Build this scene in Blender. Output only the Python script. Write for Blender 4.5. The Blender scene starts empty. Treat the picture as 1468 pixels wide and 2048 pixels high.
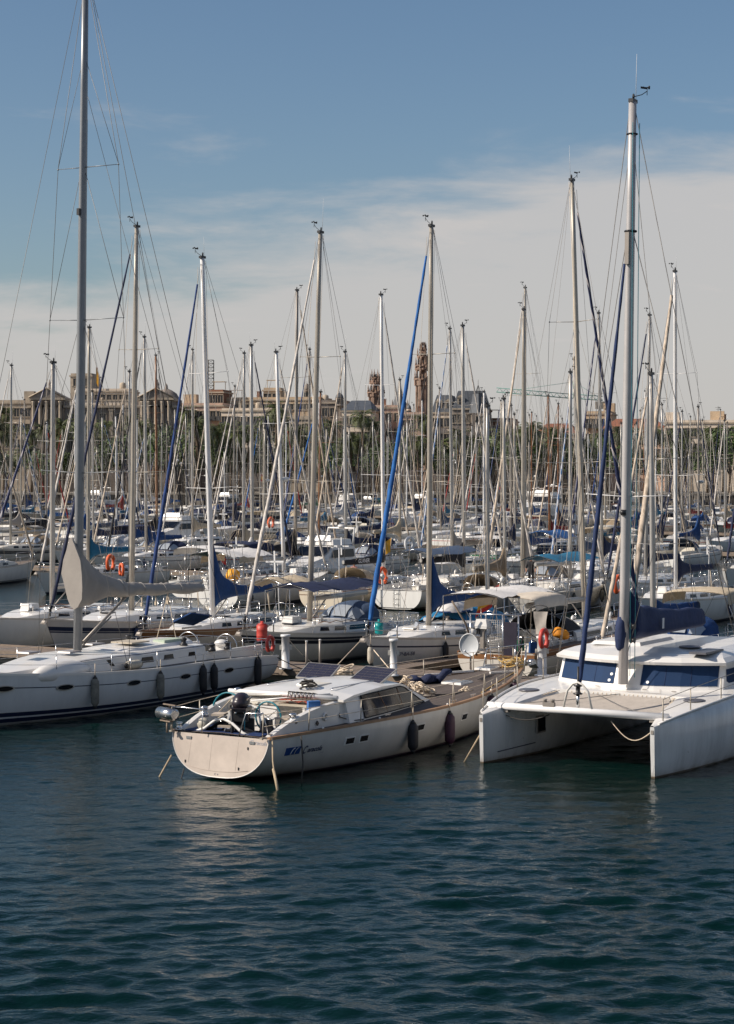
import bpy, math, random
from mathutils import Vector, Matrix, noise
random.seed(7)
S = bpy.context.scene
col = S.collection
R = math.radians
F = 3900.0            # focal length in pixels of a 1468 px wide picture
YH = 940.0            # picture row of the horizon
CH = 8.0              # camera height over the water

# ---------------------------------------------------------------- camera
cam = bpy.data.cameras.new('camera')
camo = bpy.data.objects.new('camera', cam)
col.objects.link(camo)
S.camera = camo
camo.location = (0, 0, CH)
camo.rotation_euler = (R(90), 0, 0)
cam.sensor_fit = 'VERTICAL'
cam.sensor_height = 36
cam.lens = 36 * F / 2048
cam.shift_y = -(1024 - YH) / 2048
cam.clip_start = 1
cam.clip_end = 12000
cam.dof.use_dof = True
cam.dof.focus_distance = 82
cam.dof.aperture_fstop = 7.5
# ---------------------------------------------------------------- world
SUN_EL, SUN_AZ = 36.0, 192.0          # azimuth counter-clockwise from +X
sd = Vector((math.cos(R(SUN_AZ)) * math.cos(R(SUN_EL)), math.sin(R(SUN_AZ)) * math.cos(R(SUN_EL)), math.sin(R(SUN_EL))))
W = bpy.data.worlds.new('World')
S.world = W
W.use_nodes = True
nt = W.node_tree
nt.nodes.clear()
def N(t, tree=None, **kw):
    n = (tree or nt).nodes.new(t)
    for k, v in kw.items():
        if k[0] == 'i' and k[1:].isdigit():
            n.inputs[int(k[1:])].default_value = v
        else:
            setattr(n, k, v)
    return n
sky = N('ShaderNodeTexSky', sky_type='NISHITA', sun_disc=False)
sky.sun_elevation = R(SUN_EL)
sky.sun_rotation = math.atan2(sd.x, sd.y)
sky.air_density = 1.0; sky.dust_density = 1.2; sky.ozone_density = 2.2
tc = N('ShaderNodeTexCoord')
sep = N('ShaderNodeSeparateXYZ'); nt.links.new(tc.outputs['Generated'], sep.inputs[0])
hsv = N('ShaderNodeHueSaturation'); hsv.inputs['Saturation'].default_value = 1.10
nt.links.new(sky.outputs[0], hsv.inputs['Color'])
def maprange(src, a, b, c, d, tree=None, smooth=True):
    t = tree or nt
    m = N('ShaderNodeMapRange', t)
    m.inputs[1].default_value = a; m.inputs[2].default_value = b
    m.inputs[3].default_value = c; m.inputs[4].default_value = d
    if smooth: m.interpolation_type = 'SMOOTHSTEP'
    t.links.new(src, m.inputs[0])
    return m.outputs[0]
def mth(op, a, b, tree=None):
    t = tree or nt
    m = N('ShaderNodeMath', t, operation=op)
    for i, x in enumerate((a, b)):
        if isinstance(x, (int, float)): m.inputs[i].default_value = x
        else: t.links.new(x, m.inputs[i])
    return m.outputs[0]
# a thin cloud sheet high up: the direction is laid on a plane overhead so that the clouds foreshorten to the horizon
zc = mth('ADD', mth('MAXIMUM', sep.outputs[2], 0.0), 0.16)
cx = mth('DIVIDE', sep.outputs[0], zc); cy = mth('DIVIDE', sep.outputs[1], zc)
cmb = N('ShaderNodeCombineXYZ'); nt.links.new(cx, cmb.inputs[0]); nt.links.new(cy, cmb.inputs[1])
def cloud(scale, off, det, rough, sx=1.0, sy=1.0):
    mp = N('ShaderNodeMapping'); mp.inputs['Location'].default_value = off; mp.inputs['Scale'].default_value = (sx, sy, 1)
    nt.links.new(cmb.outputs[0], mp.inputs[0])
    n = N('ShaderNodeTexNoise'); n.inputs['Scale'].default_value = scale; n.inputs['Detail'].default_value = det
    n.inputs['Roughness'].default_value = rough; n.inputs['Distortion'].default_value = 0.35
    nt.links.new(mp.outputs[0], n.inputs['Vector'])
    return n.outputs['Fac']
c1 = cloud(0.55, (9.3, 10.7, 0.0), 7, 0.52, 1.0, 1.6)
c2 = cloud(2.6, (8.2, 1.7, 0), 9, 0.60, 1.0, 1.3)
base = mth('ADD', mth('MULTIPLY', c1, 0.72), mth('MULTIPLY', c2, 0.33))
low = mth('ADD', maprange(sep.outputs[2], 0.03, 0.215, 0.31, -0.13), mth('MULTIPLY', mth('MINIMUM', mth('MAXIMUM', sep.outputs[0], -0.25), 0.25), 0.42))     # more veil towards the horizon
den = maprange(mth('ADD', base, low), 0.50, 0.68, 0.0, 1.0)
wisp = maprange(c2, 0.60, 0.80, 0.0, 0.28)
den = mth('MINIMUM', mth('ADD', mth('MULTIPLY', den, 0.85), wisp), 0.93)
mixc = N('ShaderNodeMix', data_type='RGBA')
nt.links.new(den, mixc.inputs['Factor'])
nt.links.new(hsv.outputs[0], mixc.inputs[6])
mixc.inputs[7].default_value = (6.3, 6.05, 5.9, 1)
bg = N('ShaderNodeBackground'); bg.inputs[1].default_value = 0.080
nt.links.new(mixc.outputs[2], bg.inputs[0])
out = N('ShaderNodeOutputWorld'); nt.links.new(bg.outputs[0], out.inputs[0])
# ---------------------------------------------------------------- sun
sl = bpy.data.lights.new('sun', 'SUN')
sl.energy = 5.0; sl.angle = R(0.6); sl.color = (1.0, 0.90, 0.78)
so = bpy.data.objects.new('sun', sl); col.objects.link(so)
so.rotation_euler = sd.to_track_quat('Z', 'Y').to_euler()
S.view_settings.view_transform = 'Standard'
S.view_settings.look = 'None'
S.view_settings.gamma = 1
S.view_settings.use_curve_mapping = False
S.view_settings.exposure = 0.20
S.render.engine = 'CYCLES'
S.cycles.use_denoising = True
S.cycles.max_bounces = 6
S.cycles.caustics_reflective = False
S.cycles.caustics_refractive = False

# ---------------------------------------------------------------- materials
MATS = {}
def srgb(r, g, b):
    return tuple(((c / 255) / 12.92 if c / 255 <= 0.04045 else ((c / 255 + 0.055) / 1.055) ** 2.4) for c in (r, g, b)) + (1,)
def mat(name, c, rough=0.5, metal=0.0, var=0.12, vs=3.0, bump=0.0, bs=40.0, spec=0.5, trans=0.0, coat=0.0, var2=0.0):
    if name in MATS: return MATS[name]
    m = bpy.data.materials.new(name); m.use_nodes = True
    t = m.node_tree; b = t.nodes['Principled BSDF']
    c = tuple(c[:3]) + (1,)
    b.inputs['Roughness'].default_value = rough; b.inputs['Metallic'].default_value = metal
    b.inputs['Specular IOR Level'].default_value = spec
    b.inputs['Coat Weight'].default_value = coat
    b.inputs['Transmission Weight'].default_value = trans
    tcn = N('ShaderNodeTexCoord', t)
    oi = N('ShaderNodeObjectInfo', t)
    if var > 0:
        n = N('ShaderNodeTexNoise', t); n.inputs['Scale'].default_value = vs; n.inputs['Detail'].default_value = 6; n.inputs['Roughness'].default_value = .65
        t.links.new(tcn.outputs['Object'], n.inputs['Vector'])
        f = maprange(n.outputs['Fac'], .3, .7, 1 - var, 1 + var * .4, t, False)
        if var2 > 0:
            f = mth('MULTIPLY', f, maprange(oi.outputs['Random'], 0, 1, 1 - var2, 1 + var2 * .5, t, False), t)
        mx = N('ShaderNodeMix', t, data_type='RGBA', blend_type='MULTIPLY'); mx.inputs[0].default_value = 1
        mx.inputs[6].default_value = c; t.links.new(f, mx.inputs[7]); t.links.new(mx.outputs[2], b.inputs['Base Color'])
    else: b.inputs['Base Color'].default_value = c
    if bump > 0:
        n2 = N('ShaderNodeTexNoise', t); n2.inputs['Scale'].default_value = bs; n2.inputs['Detail'].default_value = 4
        t.links.new(tcn.outputs['Object'], n2.inputs['Vector'])
        bp = N('ShaderNodeBump', t); bp.inputs['Strength'].default_value = bump; bp.inputs['Distance'].default_value = .05
        t.links.new(n2.outputs['Fac'], bp.inputs['Height']); t.links.new(bp.outputs[0], b.inputs['Normal'])
    MATS[name] = m
    return m
M = {}
M['gel'] = mat('white gelcoat', (.72, .70, .67), .28, var=.10, vs=.9, coat=.2)
M['gel2'] = mat('cream gelcoat', (.66, .62, .54), .35, var=.14, vs=1.2)
M['deckgrey'] = mat('worn grey deck', (.42, .40, .37), .6, var=.25, vs=2)
M['nonskid'] = mat('non-skid deck', (.64, .62, .58), .6, var=.2, vs=1.5, bump=.2)
M['alu'] = mat('anodised aluminium', (.46, .44, .41), .42, .55, var=.15, vs=1.3)
M['alud'] = mat('dull aluminium', (.30, .27, .24), .5, .4, var=.2, vs=1.2)
M['maswhite'] = mat('white painted spar', (.72, .71, .70), .35, var=.08)
M['masbeige'] = mat('beige anodised spar', (.42, .38, .32), .4, .3, var=.12)
M['maswood'] = mat('varnished wooden spar', (.22, .09, .035), .35, var=.25, vs=4)
M['steel'] = mat('stainless steel', (.62, .61, .60), .22, .95, var=.05)
M['wire'] = mat('rigging wire', (.20, .19, .18), .5, .3, var=0)
M['rope'] = mat('weathered rope', (.42, .33, .22), .9, var=.3, vs=30)
M['ropew'] = mat('cream rope', (.66, .55, .42), .9, var=.3, vs=18)
M['ropeb'] = mat('dark wet rope', (.05, .045, .04), .8, var=.3, vs=12)
M['ropey'] = mat('yellow rope', (.55, .36, .12), .8, var=.25, vs=12)
M['black'] = mat('black plastic', (.018, .018, .02), .45, var=.2)
M['glass'] = mat('smoked window', (.008, .008, .011), .10, var=.0, spec=.3)
M['wood'] = mat('varnished wood trim', (.24, .105, .045), .4, var=.3, vs=6)
M['woodg'] = mat('grey weathered wood', (.22, .17, .13), .75, var=.3, vs=5)
M['royal'] = mat('royal blue canvas', (.006, .048, .17), .85, var=.3, vs=2.5, bump=.5, bs=9)
M['bright'] = mat('bright blue canvas', (.008, .085, .27), .8, var=.3, vs=3, bump=.5, bs=9)
M['teal'] = mat('teal blue canvas', (.01, .13, .24), .85, var=.25, vs=2.5, bump=.5, bs=9)
M['navy'] = mat('navy canvas', (.010, .018, .06), .85, var=.3, vs=2.5, bump=.5, bs=9)
M['slate'] = mat('slate blue canvas', (.05, .08, .14), .85, var=.2, vs=2.5, bump=.4, bs=9)
M['blackc'] = mat('black canvas', (.012, .012, .016), .85, var=.3, vs=2.5, bump=.5, bs=9)
M['grey'] = mat('grey canvas', (.34, .31, .28), .9, var=.14, vs=1.2, bump=.18, bs=5)
M['beige'] = mat('beige canvas', (.50, .41, .29), .9, var=.2, vs=2, bump=.5, bs=8)
M['tan'] = mat('tan canvas', (.24, .18, .12), .9, var=.25, vs=2, bump=.5, bs=8)
M['whitec'] = mat('white canvas', (.62, .60, .58), .85, var=.12, vs=2, bump=.5, bs=7)
M['redc'] = mat('red canvas', (.28, .025, .02), .85, var=.25, vs=2, bump=.4, bs=8)
M['green'] = mat('green paint', (.02, .24, .08), .5, var=.2)
M['greenc'] = mat('green canvas', (.012, .12, .06), .85, var=.2, bump=.4, bs=8)
M['orange'] = mat('orange lifebuoy foam', (.75, .12, .03), .6, var=.15)
M['red'] = mat('faded red plastic', (.50, .05, .035), .5, var=.2)
M['yellow'] = mat('yellow plastic', (.80, .36, .01), .6, var=.2)
M['tealp'] = mat('turquoise plastic', (.0, .24, .25), .4, var=.1)
M['fender'] = mat('aubergine fender', (.045, .010, .032), .55, var=.35, vs=4)
M['fenderg'] = mat('dirty grey fender', (.20, .19, .16), .7, var=.45, vs=5)
M['fenderk'] = mat('black fender', (.015, .014, .018), .6, var=.3, vs=5)
M['fenderw'] = mat('dirty white fender', (.5, .46, .38), .6, var=.35, vs=5)
M['skin'] = mat('skin', (.42, .22, .15), .6, var=.05)
M['hair'] = mat('dark hair', (.02, .014, .01), .7, var=.1)
M['concrete'] = mat('quay concrete', (.28, .25, .21), .9, var=.35, vs=.35, bump=.2, bs=6)
M['quaydark'] = mat('dark mottled quay wall', (.07, .062, .055), .9, var=.5, vs=.3)  # far darker than the quay concrete, with random mottling
M['pave'] = mat('promenade paving', (.30, .27, .23), .9, var=.3, vs=.2)
M['city'] = mat('city ground', (.16, .15, .13), .9, var=.3, vs=.05)
M['stone'] = mat('dark mottled stone', (.25, .21, .18), .9, var=.45, vs=.35, bump=.3, bs=3)  # brown-grey base, darker than the limestone, with random mottling
M['stonel'] = mat('pale limestone', (.42, .35, .27), .9, var=.35, vs=.4, bump=.2, bs=3)
M['plaster'] = mat('pale plaster', (.66, .56, .45), .9, var=.25, vs=.4)
M['plasterp'] = mat('pinkish plaster', (.56, .39, .30), .9, var=.25, vs=.4)
M['ochre'] = mat('ochre plaster', (.50, .375, .25), .9, var=.3, vs=.4)
M['brick'] = mat('red brick wall', (.24, .115, .07), .9, var=.3, vs=1)
M['tile'] = mat('terracotta roof', (.26, .105, .06), .85, var=.35, vs=1.5, bump=.4, bs=6)
M['slater'] = mat('slate roof', (.075, .085, .10), .6, var=.3, vs=1)
M['towers'] = mat('carved tower stone', (.29, .195, .145), .9, var=.45, vs=.6, bump=.4, bs=3)
M['winb'] = mat('dark window pane', (.03, .032, .035), .2, var=.3)
M['frond'] = mat('palm fronds', (.090, .110, .032), .6, var=.5, vs=.6, var2=.45)
M['fronddry'] = mat('dry palm fronds', (.13, .085, .03), .8, var=.4, vs=.8)
M['leaf'] = mat('tree leaves', (.060, .100, .020), .6, var=.5, vs=.3, var2=.4)
M['trunk'] = mat('palm trunk', (.12, .085, .055), .95, var=.5, vs=3, bump=.6, bs=8)
M['crane'] = mat('green crane paint', (.10, .26, .23), .6, var=.1)
M['iron'] = mat('painted iron', (.05, .05, .05), .6, var=.1)
M['lampw'] = mat('white lamp paint', (.65, .65, .65), .4, var=.05)
M['flagr'] = mat('red flag cloth', (.55, .03, .02), .8, var=.15)
M['flagy'] = mat('yellow flag cloth', (.80, .40, .03), .8, var=.15)
M['trampo'] = mat('woven trampoline net', (.45, .40, .35), .9, var=.15, vs=4, bump=.5, bs=60)
M['blueglass'] = mat('blue window covers', (.008, .030, .085), .75, var=.12, vs=2, spec=.25)
M['cushion'] = mat('blue cushion', (.05, .16, .42), .85, var=.25, vs=8, bump=.3, bs=30)
M['solar'] = mat('solar cells', (.035, .03, .045), .2, var=.2, vs=3)
M['antif'] = mat('antifouling', (.02, .03, .05), .8, var=.3)
M['clear'] = mat('clear vinyl', (.30, .33, .37), .12, var=.15, vs=3)

def hullmat(name, c, bands, dirt=.12, under=(.03, .035, .05), top=None):
    """hull paint: bands = [(v0, v1, colour)] with v the height between waterline (0) and sheer (1)"""
    m = bpy.data.materials.new(name); m.use_nodes = True
    t = m.node_tree; b = t.nodes['Principled BSDF']
    b.inputs['Roughness'].default_value = .3; b.inputs['Coat Weight'].default_value = .25
    uv = N('ShaderNodeUVMap', t); sp = N('ShaderNodeSeparateXYZ', t); t.links.new(uv.outputs[0], sp.inputs[0])
    cur = None
    def mixin(fac, colr, prev):
        mx = N('ShaderNodeMix', t, data_type='RGBA'); t.links.new(fac, mx.inputs[0])
        if isinstance(prev, tuple): mx.inputs[6].default_value = prev
        else: t.links.new(prev, mx.inputs[6])
        mx.inputs[7].default_value = tuple(colr[:3]) + (1,)
        return mx.outputs[2]
    tcn = N('ShaderNodeTexCoord', t)
    mp = N('ShaderNodeMapping', t); mp.inputs['Scale'].default_value = (2.2, 2.2, .35); t.links.new(tcn.outputs['Object'], mp.inputs[0])
    n = N('ShaderNodeTexNoise', t); n.inputs['Scale'].default_value = 1.1; n.inputs['Detail'].default_value = 8; n.inputs['Roughness'].default_value = .7
    t.links.new(mp.outputs[0], n.inputs[0])
    f = maprange(n.outputs['Fac'], .35, .75, 1.0, 1 - dirt, t)
    mx = N('ShaderNodeMix', t, data_type='RGBA', blend_type='MULTIPLY'); mx.inputs[0].default_value = 1
    mx.inputs[6].default_value = tuple(c[:3]) + (1,); t.links.new(f, mx.inputs[7]); cur = mx.outputs[2]
    # yellow-brown scum just above the waterline
    cur = mixin(mth('MULTIPLY', maprange(sp.outputs[1], .0, .16, .5, 0.0, t), maprange(n.outputs['Fac'], .3, .6, 0.2, 1, t), t), (.22, .17, .11), cur)
    for v0, v1, cc in bands + [(-9, .035, under)]:
        g = mth('MULTIPLY', mth('GREATER_THAN', sp.outputs[1], v0, t), mth('LESS_THAN', sp.outputs[1], v1, t), t)
        cur = mixin(g, cc, cur)
    t.links.new(cur, b.inputs['Base Color'])
    return m
WH = (.72, .71, .68)
NV = (.012, .02, .055)
H = {}
H['plain'] = hullmat('white hull paint', WH, [(.03, .09, NV)])
H['navy1'] = hullmat('white hull with navy sheer stripe', WH, [(.74, .79, NV), (.03, .10, NV)])
H['navyw'] = hullmat('grey-white hull with broad navy band', (.56, .53, .49), [(.66, .70, NV), (.715, .83, NV)])
H['dblack'] = hullmat('cream hull with double black band', (.62, .575, .50), [(.68, .80, (.012, .012, .02)), (.82, .90, (.012, .012, .02)), (.03, .08, NV), (.10, .12, NV)])
H['navy2'] = hullmat('white hull with two navy boot stripes', (.70, .70, .69), [(.695, .72, NV), (.11, .19, NV), (.03, .075, NV), (.0, .03, NV)], .08)
H['charter'] = hullmat('white hull with boot stripes', (.66, .67, .68), [(.735, .755, NV), (.165, .25, NV), (.045, .13, NV)], .10, under=(.3, .3, .29))
H['bluehull'] = hullmat('dark blue hull', (.014, .035, .11), [(.82, .86, WH), (.03, .09, (.3, .02, .02))])
H['redst'] = hullmat('white hull with red stripes', WH, [(.78, .83, (.35, .02, .02)), (.03, .09, (.3, .02, .02))])
H['cream'] = hullmat('cream hull', (.60, .53, .42), [(.8, .84, (.12, .05, .02)), (.03, .09, (.1, .03, .02))])
H['greenh'] = hullmat('green hull', (.02, .14, .06), [(.82, .87, WH)])
H['greyh'] = hullmat('dull grey hull', (.36, .345, .32), [(.03, .09, NV)], .25)
H['boot2'] = hullmat('white hull with black boot stripes', WH, [(.03, .10, (.01, .01, .012)), (.13, .17, (.01, .01, .012))])
H['woodst'] = hullmat('white hull with brown sheer strake', (.60, .56, .50), [(.80, .97, (.20, .09, .035)), (.03, .09, NV)])
H['caracola'] = hullmat('scuffed off-white hull', (.60, .575, .54), [(.035, .05, (.05, .02, .06))], .14, under=(.06, .03, .06))
H['cat'] = hullmat('catamaran hull paint', (.64, .64, .63), [], .26, under=(.13, .10, .07))
H['motor'] = hullmat('motor yacht hull', WH, [(.72, .86, (.02, .025, .04)), (.03, .08, NV)])
def teakmat(name, c, pitch, seam=.35):
    m = bpy.data.materials.new(name); m.use_nodes = True
    t = m.node_tree; b = t.nodes['Principled BSDF']; b.inputs['Roughness'].default_value = .75
    uv = N('ShaderNodeUVMap', t); sp = N('ShaderNodeSeparateXYZ', t); t.links.new(uv.outputs[0], sp.inputs[0])
    fr = mth('FRACT', mth('MULTIPLY', sp.outputs[1], 1 / pitch, t), 0, t)
    line = mth('LESS_THAN', fr, .16, t)
    cell = mth('FLOOR', mth('MULTIPLY', sp.outputs[1], 1 / pitch, t), 0, t)
    wn = N('ShaderNodeTexWhiteNoise', t, noise_dimensions='1D'); t.links.new(cell, wn.inputs['W'])
    n = N('ShaderNodeTexNoise', t); n.inputs['Scale'].default_value = 2.5; n.inputs['Detail'].default_value = 8; n.inputs['Roughness'].default_value = .7
    mp = N('ShaderNodeMapping', t); mp.inputs['Scale'].default_value = (1, 14, 1); t.links.new(uv.outputs[0], mp.inputs[0]); t.links.new(mp.outputs[0], n.inputs[0])
    f = mth('MULTIPLY', maprange(n.outputs['Fac'], .3, .7, .65, 1.15, t, False), maprange(wn.outputs[0], 0, 1, .8, 1.15, t, False), t)
    mx = N('ShaderNodeMix', t, data_type='RGBA', blend_type='MULTIPLY'); mx.inputs[0].default_value = 1
    mx.inputs[6].default_value = c + (1,); t.links.new(f, mx.inputs[7])
    m2 = N('ShaderNodeMix', t, data_type='RGBA'); t.links.new(line, m2.inputs[0]); t.links.new(mx.outputs[2], m2.inputs[6]); m2.inputs[7].default_value = (c[0] * seam, c[1] * seam, c[2] * seam, 1)
    t.links.new(m2.outputs[2], b.inputs['Base Color'])
    return m
M['teak'] = teakmat('weathered teak planking', (.125, .098, .082), .09, .3)
M['plank'] = mat('grey dock plank', (.23, .18, .145), .85, var=.35, vs=4, var2=.25)
def spiralmat(name, a, b_, pitch=1.2, frac=.3):
    m = bpy.data.materials.new(name); m.use_nodes = True
    t = m.node_tree; b = t.nodes['Principled BSDF']; b.inputs['Roughness'].default_value = .8
    uv = N('ShaderNodeUVMap', t); sp = N('ShaderNodeSeparateXYZ', t); t.links.new(uv.outputs[0], sp.inputs[0])
    fr = mth('FRACT', mth('ADD', mth('MULTIPLY', sp.outputs[1], 1 / pitch, t), sp.outputs[0], t), 0, t)
    mx = N('ShaderNodeMix', t, data_type='RGBA'); t.links.new(mth('LESS_THAN', fr, frac, t), mx.inputs[0])
    mx.inputs[6].default_value = a + (1,); mx.inputs[7].default_value = b_ + (1,)
    tcn = N('ShaderNodeTexCoord', t)
    n = N('ShaderNodeTexNoise', t); n.inputs['Scale'].default_value = 3; t.links.new(tcn.outputs['Object'], n.inputs[0])
    m2 = N('ShaderNodeMix', t, data_type='RGBA', blend_type='MULTIPLY'); m2.inputs[0].default_value = 1
    t.links.new(mx.outputs[2], m2.inputs[6]); t.links.new(maprange(n.outputs['Fac'], .3, .7, .75, 1.1, t), m2.inputs[7])
    t.links.new(m2.outputs[2], b.inputs['Base Color'])
    return m
J = {
 'white': spiralmat('white furled sailcloth', (.62, .57, .52), (.40, .36, .32), .9, .18),
 'royal': spiralmat('royal blue furled sail strip', (.006, .030, .13), (.010, .048, .19), 1.1, .3),
 'bright': spiralmat('bright blue furled sail strip', (.007, .090, .31), (.012, .13, .40), 1.3, .4),
 'navy': spiralmat('navy furled sail strip', (.008, .013, .045), (.015, .025, .075), 1.1, .3),
 'black': spiralmat('black furled sail strip', (.012, .012, .016), (.03, .03, .035), 1.1, .3),
 'striped': spiralmat('navy and white spiral furled sail', (.010, .018, .07), (.45, .42, .42), 1.5, .2),
 'lightblue': spiralmat('pale blue spiral furled sail', (.55, .54, .55), (.06, .16, .34), .9, .45),
 'beige': spiralmat('beige furled sailcloth', (.52, .43, .34), (.36, .29, .22), 1.0, .2),
 'red': spiralmat('red furled sail strip', (.25, .02, .02), (.4, .05, .04), 1.0, .3),
}

# ---------------------------------------------------------------- mesh builder
class MB:
    def __init__(s): s.v = []; s.f = []; s.sm = []; s.m = []; s.uv = {}
    def add(s, vs, fs, smooth=False, mi=0, uvs=None):
        o = len(s.v); s.v.extend([tuple(p) for p in vs])
        for f_ in fs: s.f.append(tuple(o + i for i in f_)); s.sm.append(smooth); s.m.append(mi)
        if uvs:
            for i, u in enumerate(uvs): s.uv[o + i] = u
        return s
    def box(s, c, d, rz=0, mi=0, taper=1.0, rx=0, ry=0):
        hx, hy, hz = d[0] / 2, d[1] / 2, d[2] / 2
        mtx = Matrix.Rotation(rz, 3, 'Z') @ Matrix.Rotation(ry, 3, 'Y') @ Matrix.Rotation(rx, 3, 'X')
        vs = []
        for z in (-hz, hz):
            k = taper if z > 0 else 1
            for x, y in ((-hx, -hy), (hx, -hy), (hx, hy), (-hx, hy)):
                p = mtx @ Vector((x * k, y * k, z)); vs.append((p.x + c[0], p.y + c[1], p.z + c[2]))
        return s.add(vs, [(3, 2, 1, 0), (4, 5, 6, 7), (0, 1, 5, 4), (1, 2, 6, 5), (2, 3, 7, 6), (3, 0, 4, 7)], False, mi)
    def loft(s, secs, closed=True, caps=True, smooth=True, mi=0, uvf=None):
        n = len(secs[0]); vs = [p for sec in secs for p in sec]; fs = []
        for i in range(len(secs) - 1):
            for j in range(n if closed else n - 1):
                k = (j + 1) % n
                fs.append((i * n + j, i * n + k, (i + 1) * n + k, (i + 1) * n + j))
        uvs = [uvf(i, j) for i in range(len(secs)) for j in range(n)] if uvf else None
        s.add(vs, fs, smooth, mi, uvs)
        if caps and closed:
            o = len(s.v) - len(vs)
            s.f.append(tuple(o + j for j in range(n - 1, -1, -1))); s.sm.append(False); s.m.append(mi)
            s.f.append(tuple(o + (len(secs) - 1) * n + j for j in range(n))); s.sm.append(False); s.m.append(mi)
        return s
    def tube(s, pts, r, n=6, caps=True, mi=0, sq=1.0, uv=False):
        pts = [Vector(p) for p in pts]
        rs = r if isinstance(r, (list, tuple)) else [r] * len(pts)
        secs = []; up0 = None; L = 0; Ls = []
        for i, p in enumerate(pts):
            t = (pts[min(i + 1, len(pts) - 1)] - pts[max(i - 1, 0)])
            if t.length < 1e-9: t = Vector((0, 0, 1))
            t.normalize()
            if up0 is None:
                a = Vector((1, 0, 0)) if abs(t.x) < .9 else Vector((0, 1, 0))
                u = (a - t * a.dot(t)).normalized()
            else:
                u = up0 - t * up0.dot(t)
                u = u.normalized() if u.length > 1e-6 else t.orthogonal().normalized()
            up0 = u; w = t.cross(u)
            secs.append([tuple(p + (u * math.cos(2 * math.pi * k / n) + w * math.sin(2 * math.pi * k / n) * sq) * rs[i]) for k in range(n)])
            if i: L += (p - pts[i - 1]).length
            Ls.append(L)
        return s.loft(secs, True, caps, True, mi, (lambda i, j: (j / n, Ls[i])) if uv else None)
    def lathe(s, prof, n=12, c=(0, 0, 0), mi=0, smooth=True):
        secs = [[(c[0] + r * math.cos(2 * math.pi * k / n), c[1] + r * math.sin(2 * math.pi * k / n), c[2] + z) for k in range(n)] for r, z in prof]
        return s.loft(secs, True, True, smooth, mi)
    def sphere(s, c, r, n=10, m=6, sc=(1, 1, 1), mi=0):
        secs = []
        for i in range(m + 1):
            a = math.pi * (i / m) * .98 + .01 * math.pi
            secs.append([(c[0] + r * sc[0] * math.sin(a) * math.cos(2 * math.pi * k / n), c[1] + r * sc[1] * math.sin(a) * math.sin(2 * math.pi * k / n), c[2] - r * sc[2] * math.cos(a)) for k in range(n)])
        return s.loft(secs, True, True, True, mi)
    def torus(s, c, Rr, r, axis='Z', n=20, m=8, a0=0, a1=2 * math.pi, mi=0, sy=1.0, rot=None):
        pts = []
        full = abs(a1 - a0 - 2 * math.pi) < 1e-6
        for i in range(n + 1):
            a = a0 + (a1 - a0) * i / n
            p = Vector((math.cos(a) * Rr, math.sin(a) * Rr * sy, 0))
            if axis == 'X': p = Vector((0, p.x, p.y))
            elif axis == 'Y': p = Vector((p.x, 0, p.y))
            if rot is not None: p = rot @ p
            pts.append(p + Vector(c))
        return s.tube(pts, r, m, not full, mi)
    def mesh(s, name):
        me = bpy.data.meshes.new(name)
        me.from_pydata(s.v, [], s.f)
        me.polygons.foreach_set('use_smooth', s.sm)
        if s.uv:
            uvl = me.uv_layers.new(name='UVMap')
            li = [0] * len(me.loops); me.loops.foreach_get('vertex_index', li)
            flat = []
            for i in li: flat.extend(s.uv.get(i, (0, 0)))
            uvl.data.foreach_set('uv', flat)
        for i in range(max(s.m, default=0) + 1): me.materials.append(None)
        if max(s.m, default=0): me.polygons.foreach_set('material_index', s.m)
        me.update()
        return me
    def build(s, name, m, parent=None, **kw): return mk(name, s.mesh(name), m, parent, **kw)
def mk(name, me, m=None, parent=None, loc=None, rot=None, **kw):
    o = bpy.data.objects.new(name, me); col.objects.link(o)
    if parent is not None: o.parent = parent
    if loc is not None: o.location = loc
    if rot is not None: o.rotation_euler = rot
    if m is not None:
        ml = m if isinstance(m, (list, tuple)) else [m]
        for i, x in enumerate(ml):
            if i >= len(o.material_slots): break
            o.material_slots[i].link = 'OBJECT'; o.material_slots[i].material = x
    if kw: tag(o, **kw)
    return o
def tag(o, label=None, cat=None, group=None, kind=None):
    if label: o['label'] = label
    if cat: o['category'] = cat
    if group: o['group'] = group
    if kind: o['kind'] = kind
    return o
def empty(name, loc, rz=0, mtx=None, **kw):
    o = bpy.data.objects.new(name, None); col.objects.link(o); o.empty_display_size = .2
    o.location = loc; o.rotation_euler = mtx.to_euler() if mtx is not None else (0, 0, rz)
    if kw: tag(o, **kw)
    return o
CACHE = {}
def cached(key, fn):
    if key not in CACHE:
        CACHE[key] = fn().mesh(key if isinstance(key, str) else str(key[0]))
    return CACHE[key]
def at(px, py, z):
    D = F * (CH - z) / (py - YH); return Vector(((px - 734) * D / F, D, z))
def lerp(a, b, t): return a + (b - a) * t
def textmesh(txt, size, shear=0.0, ext=0.0):
    cu = bpy.data.curves.new('lettering', 'FONT'); cu.body = txt; cu.size = size; cu.shear = shear; cu.extrude = ext; cu.offset = size * .018; cu.resolution_u = 3
    o = bpy.data.objects.new('lettering', cu); col.objects.link(o)
    me = bpy.data.meshes.new_from_object(o, depsgraph=bpy.context.evaluated_depsgraph_get())
    bpy.data.objects.remove(o); bpy.data.curves.remove(cu)
    if not me.materials: me.materials.append(None)
    return me

TXT = {}
def cached_text(t_, sz):
    if (t_, sz) not in TXT: TXT[(t_, sz)] = textmesh(t_, sz)
    return TXT[(t_, sz)]
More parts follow.
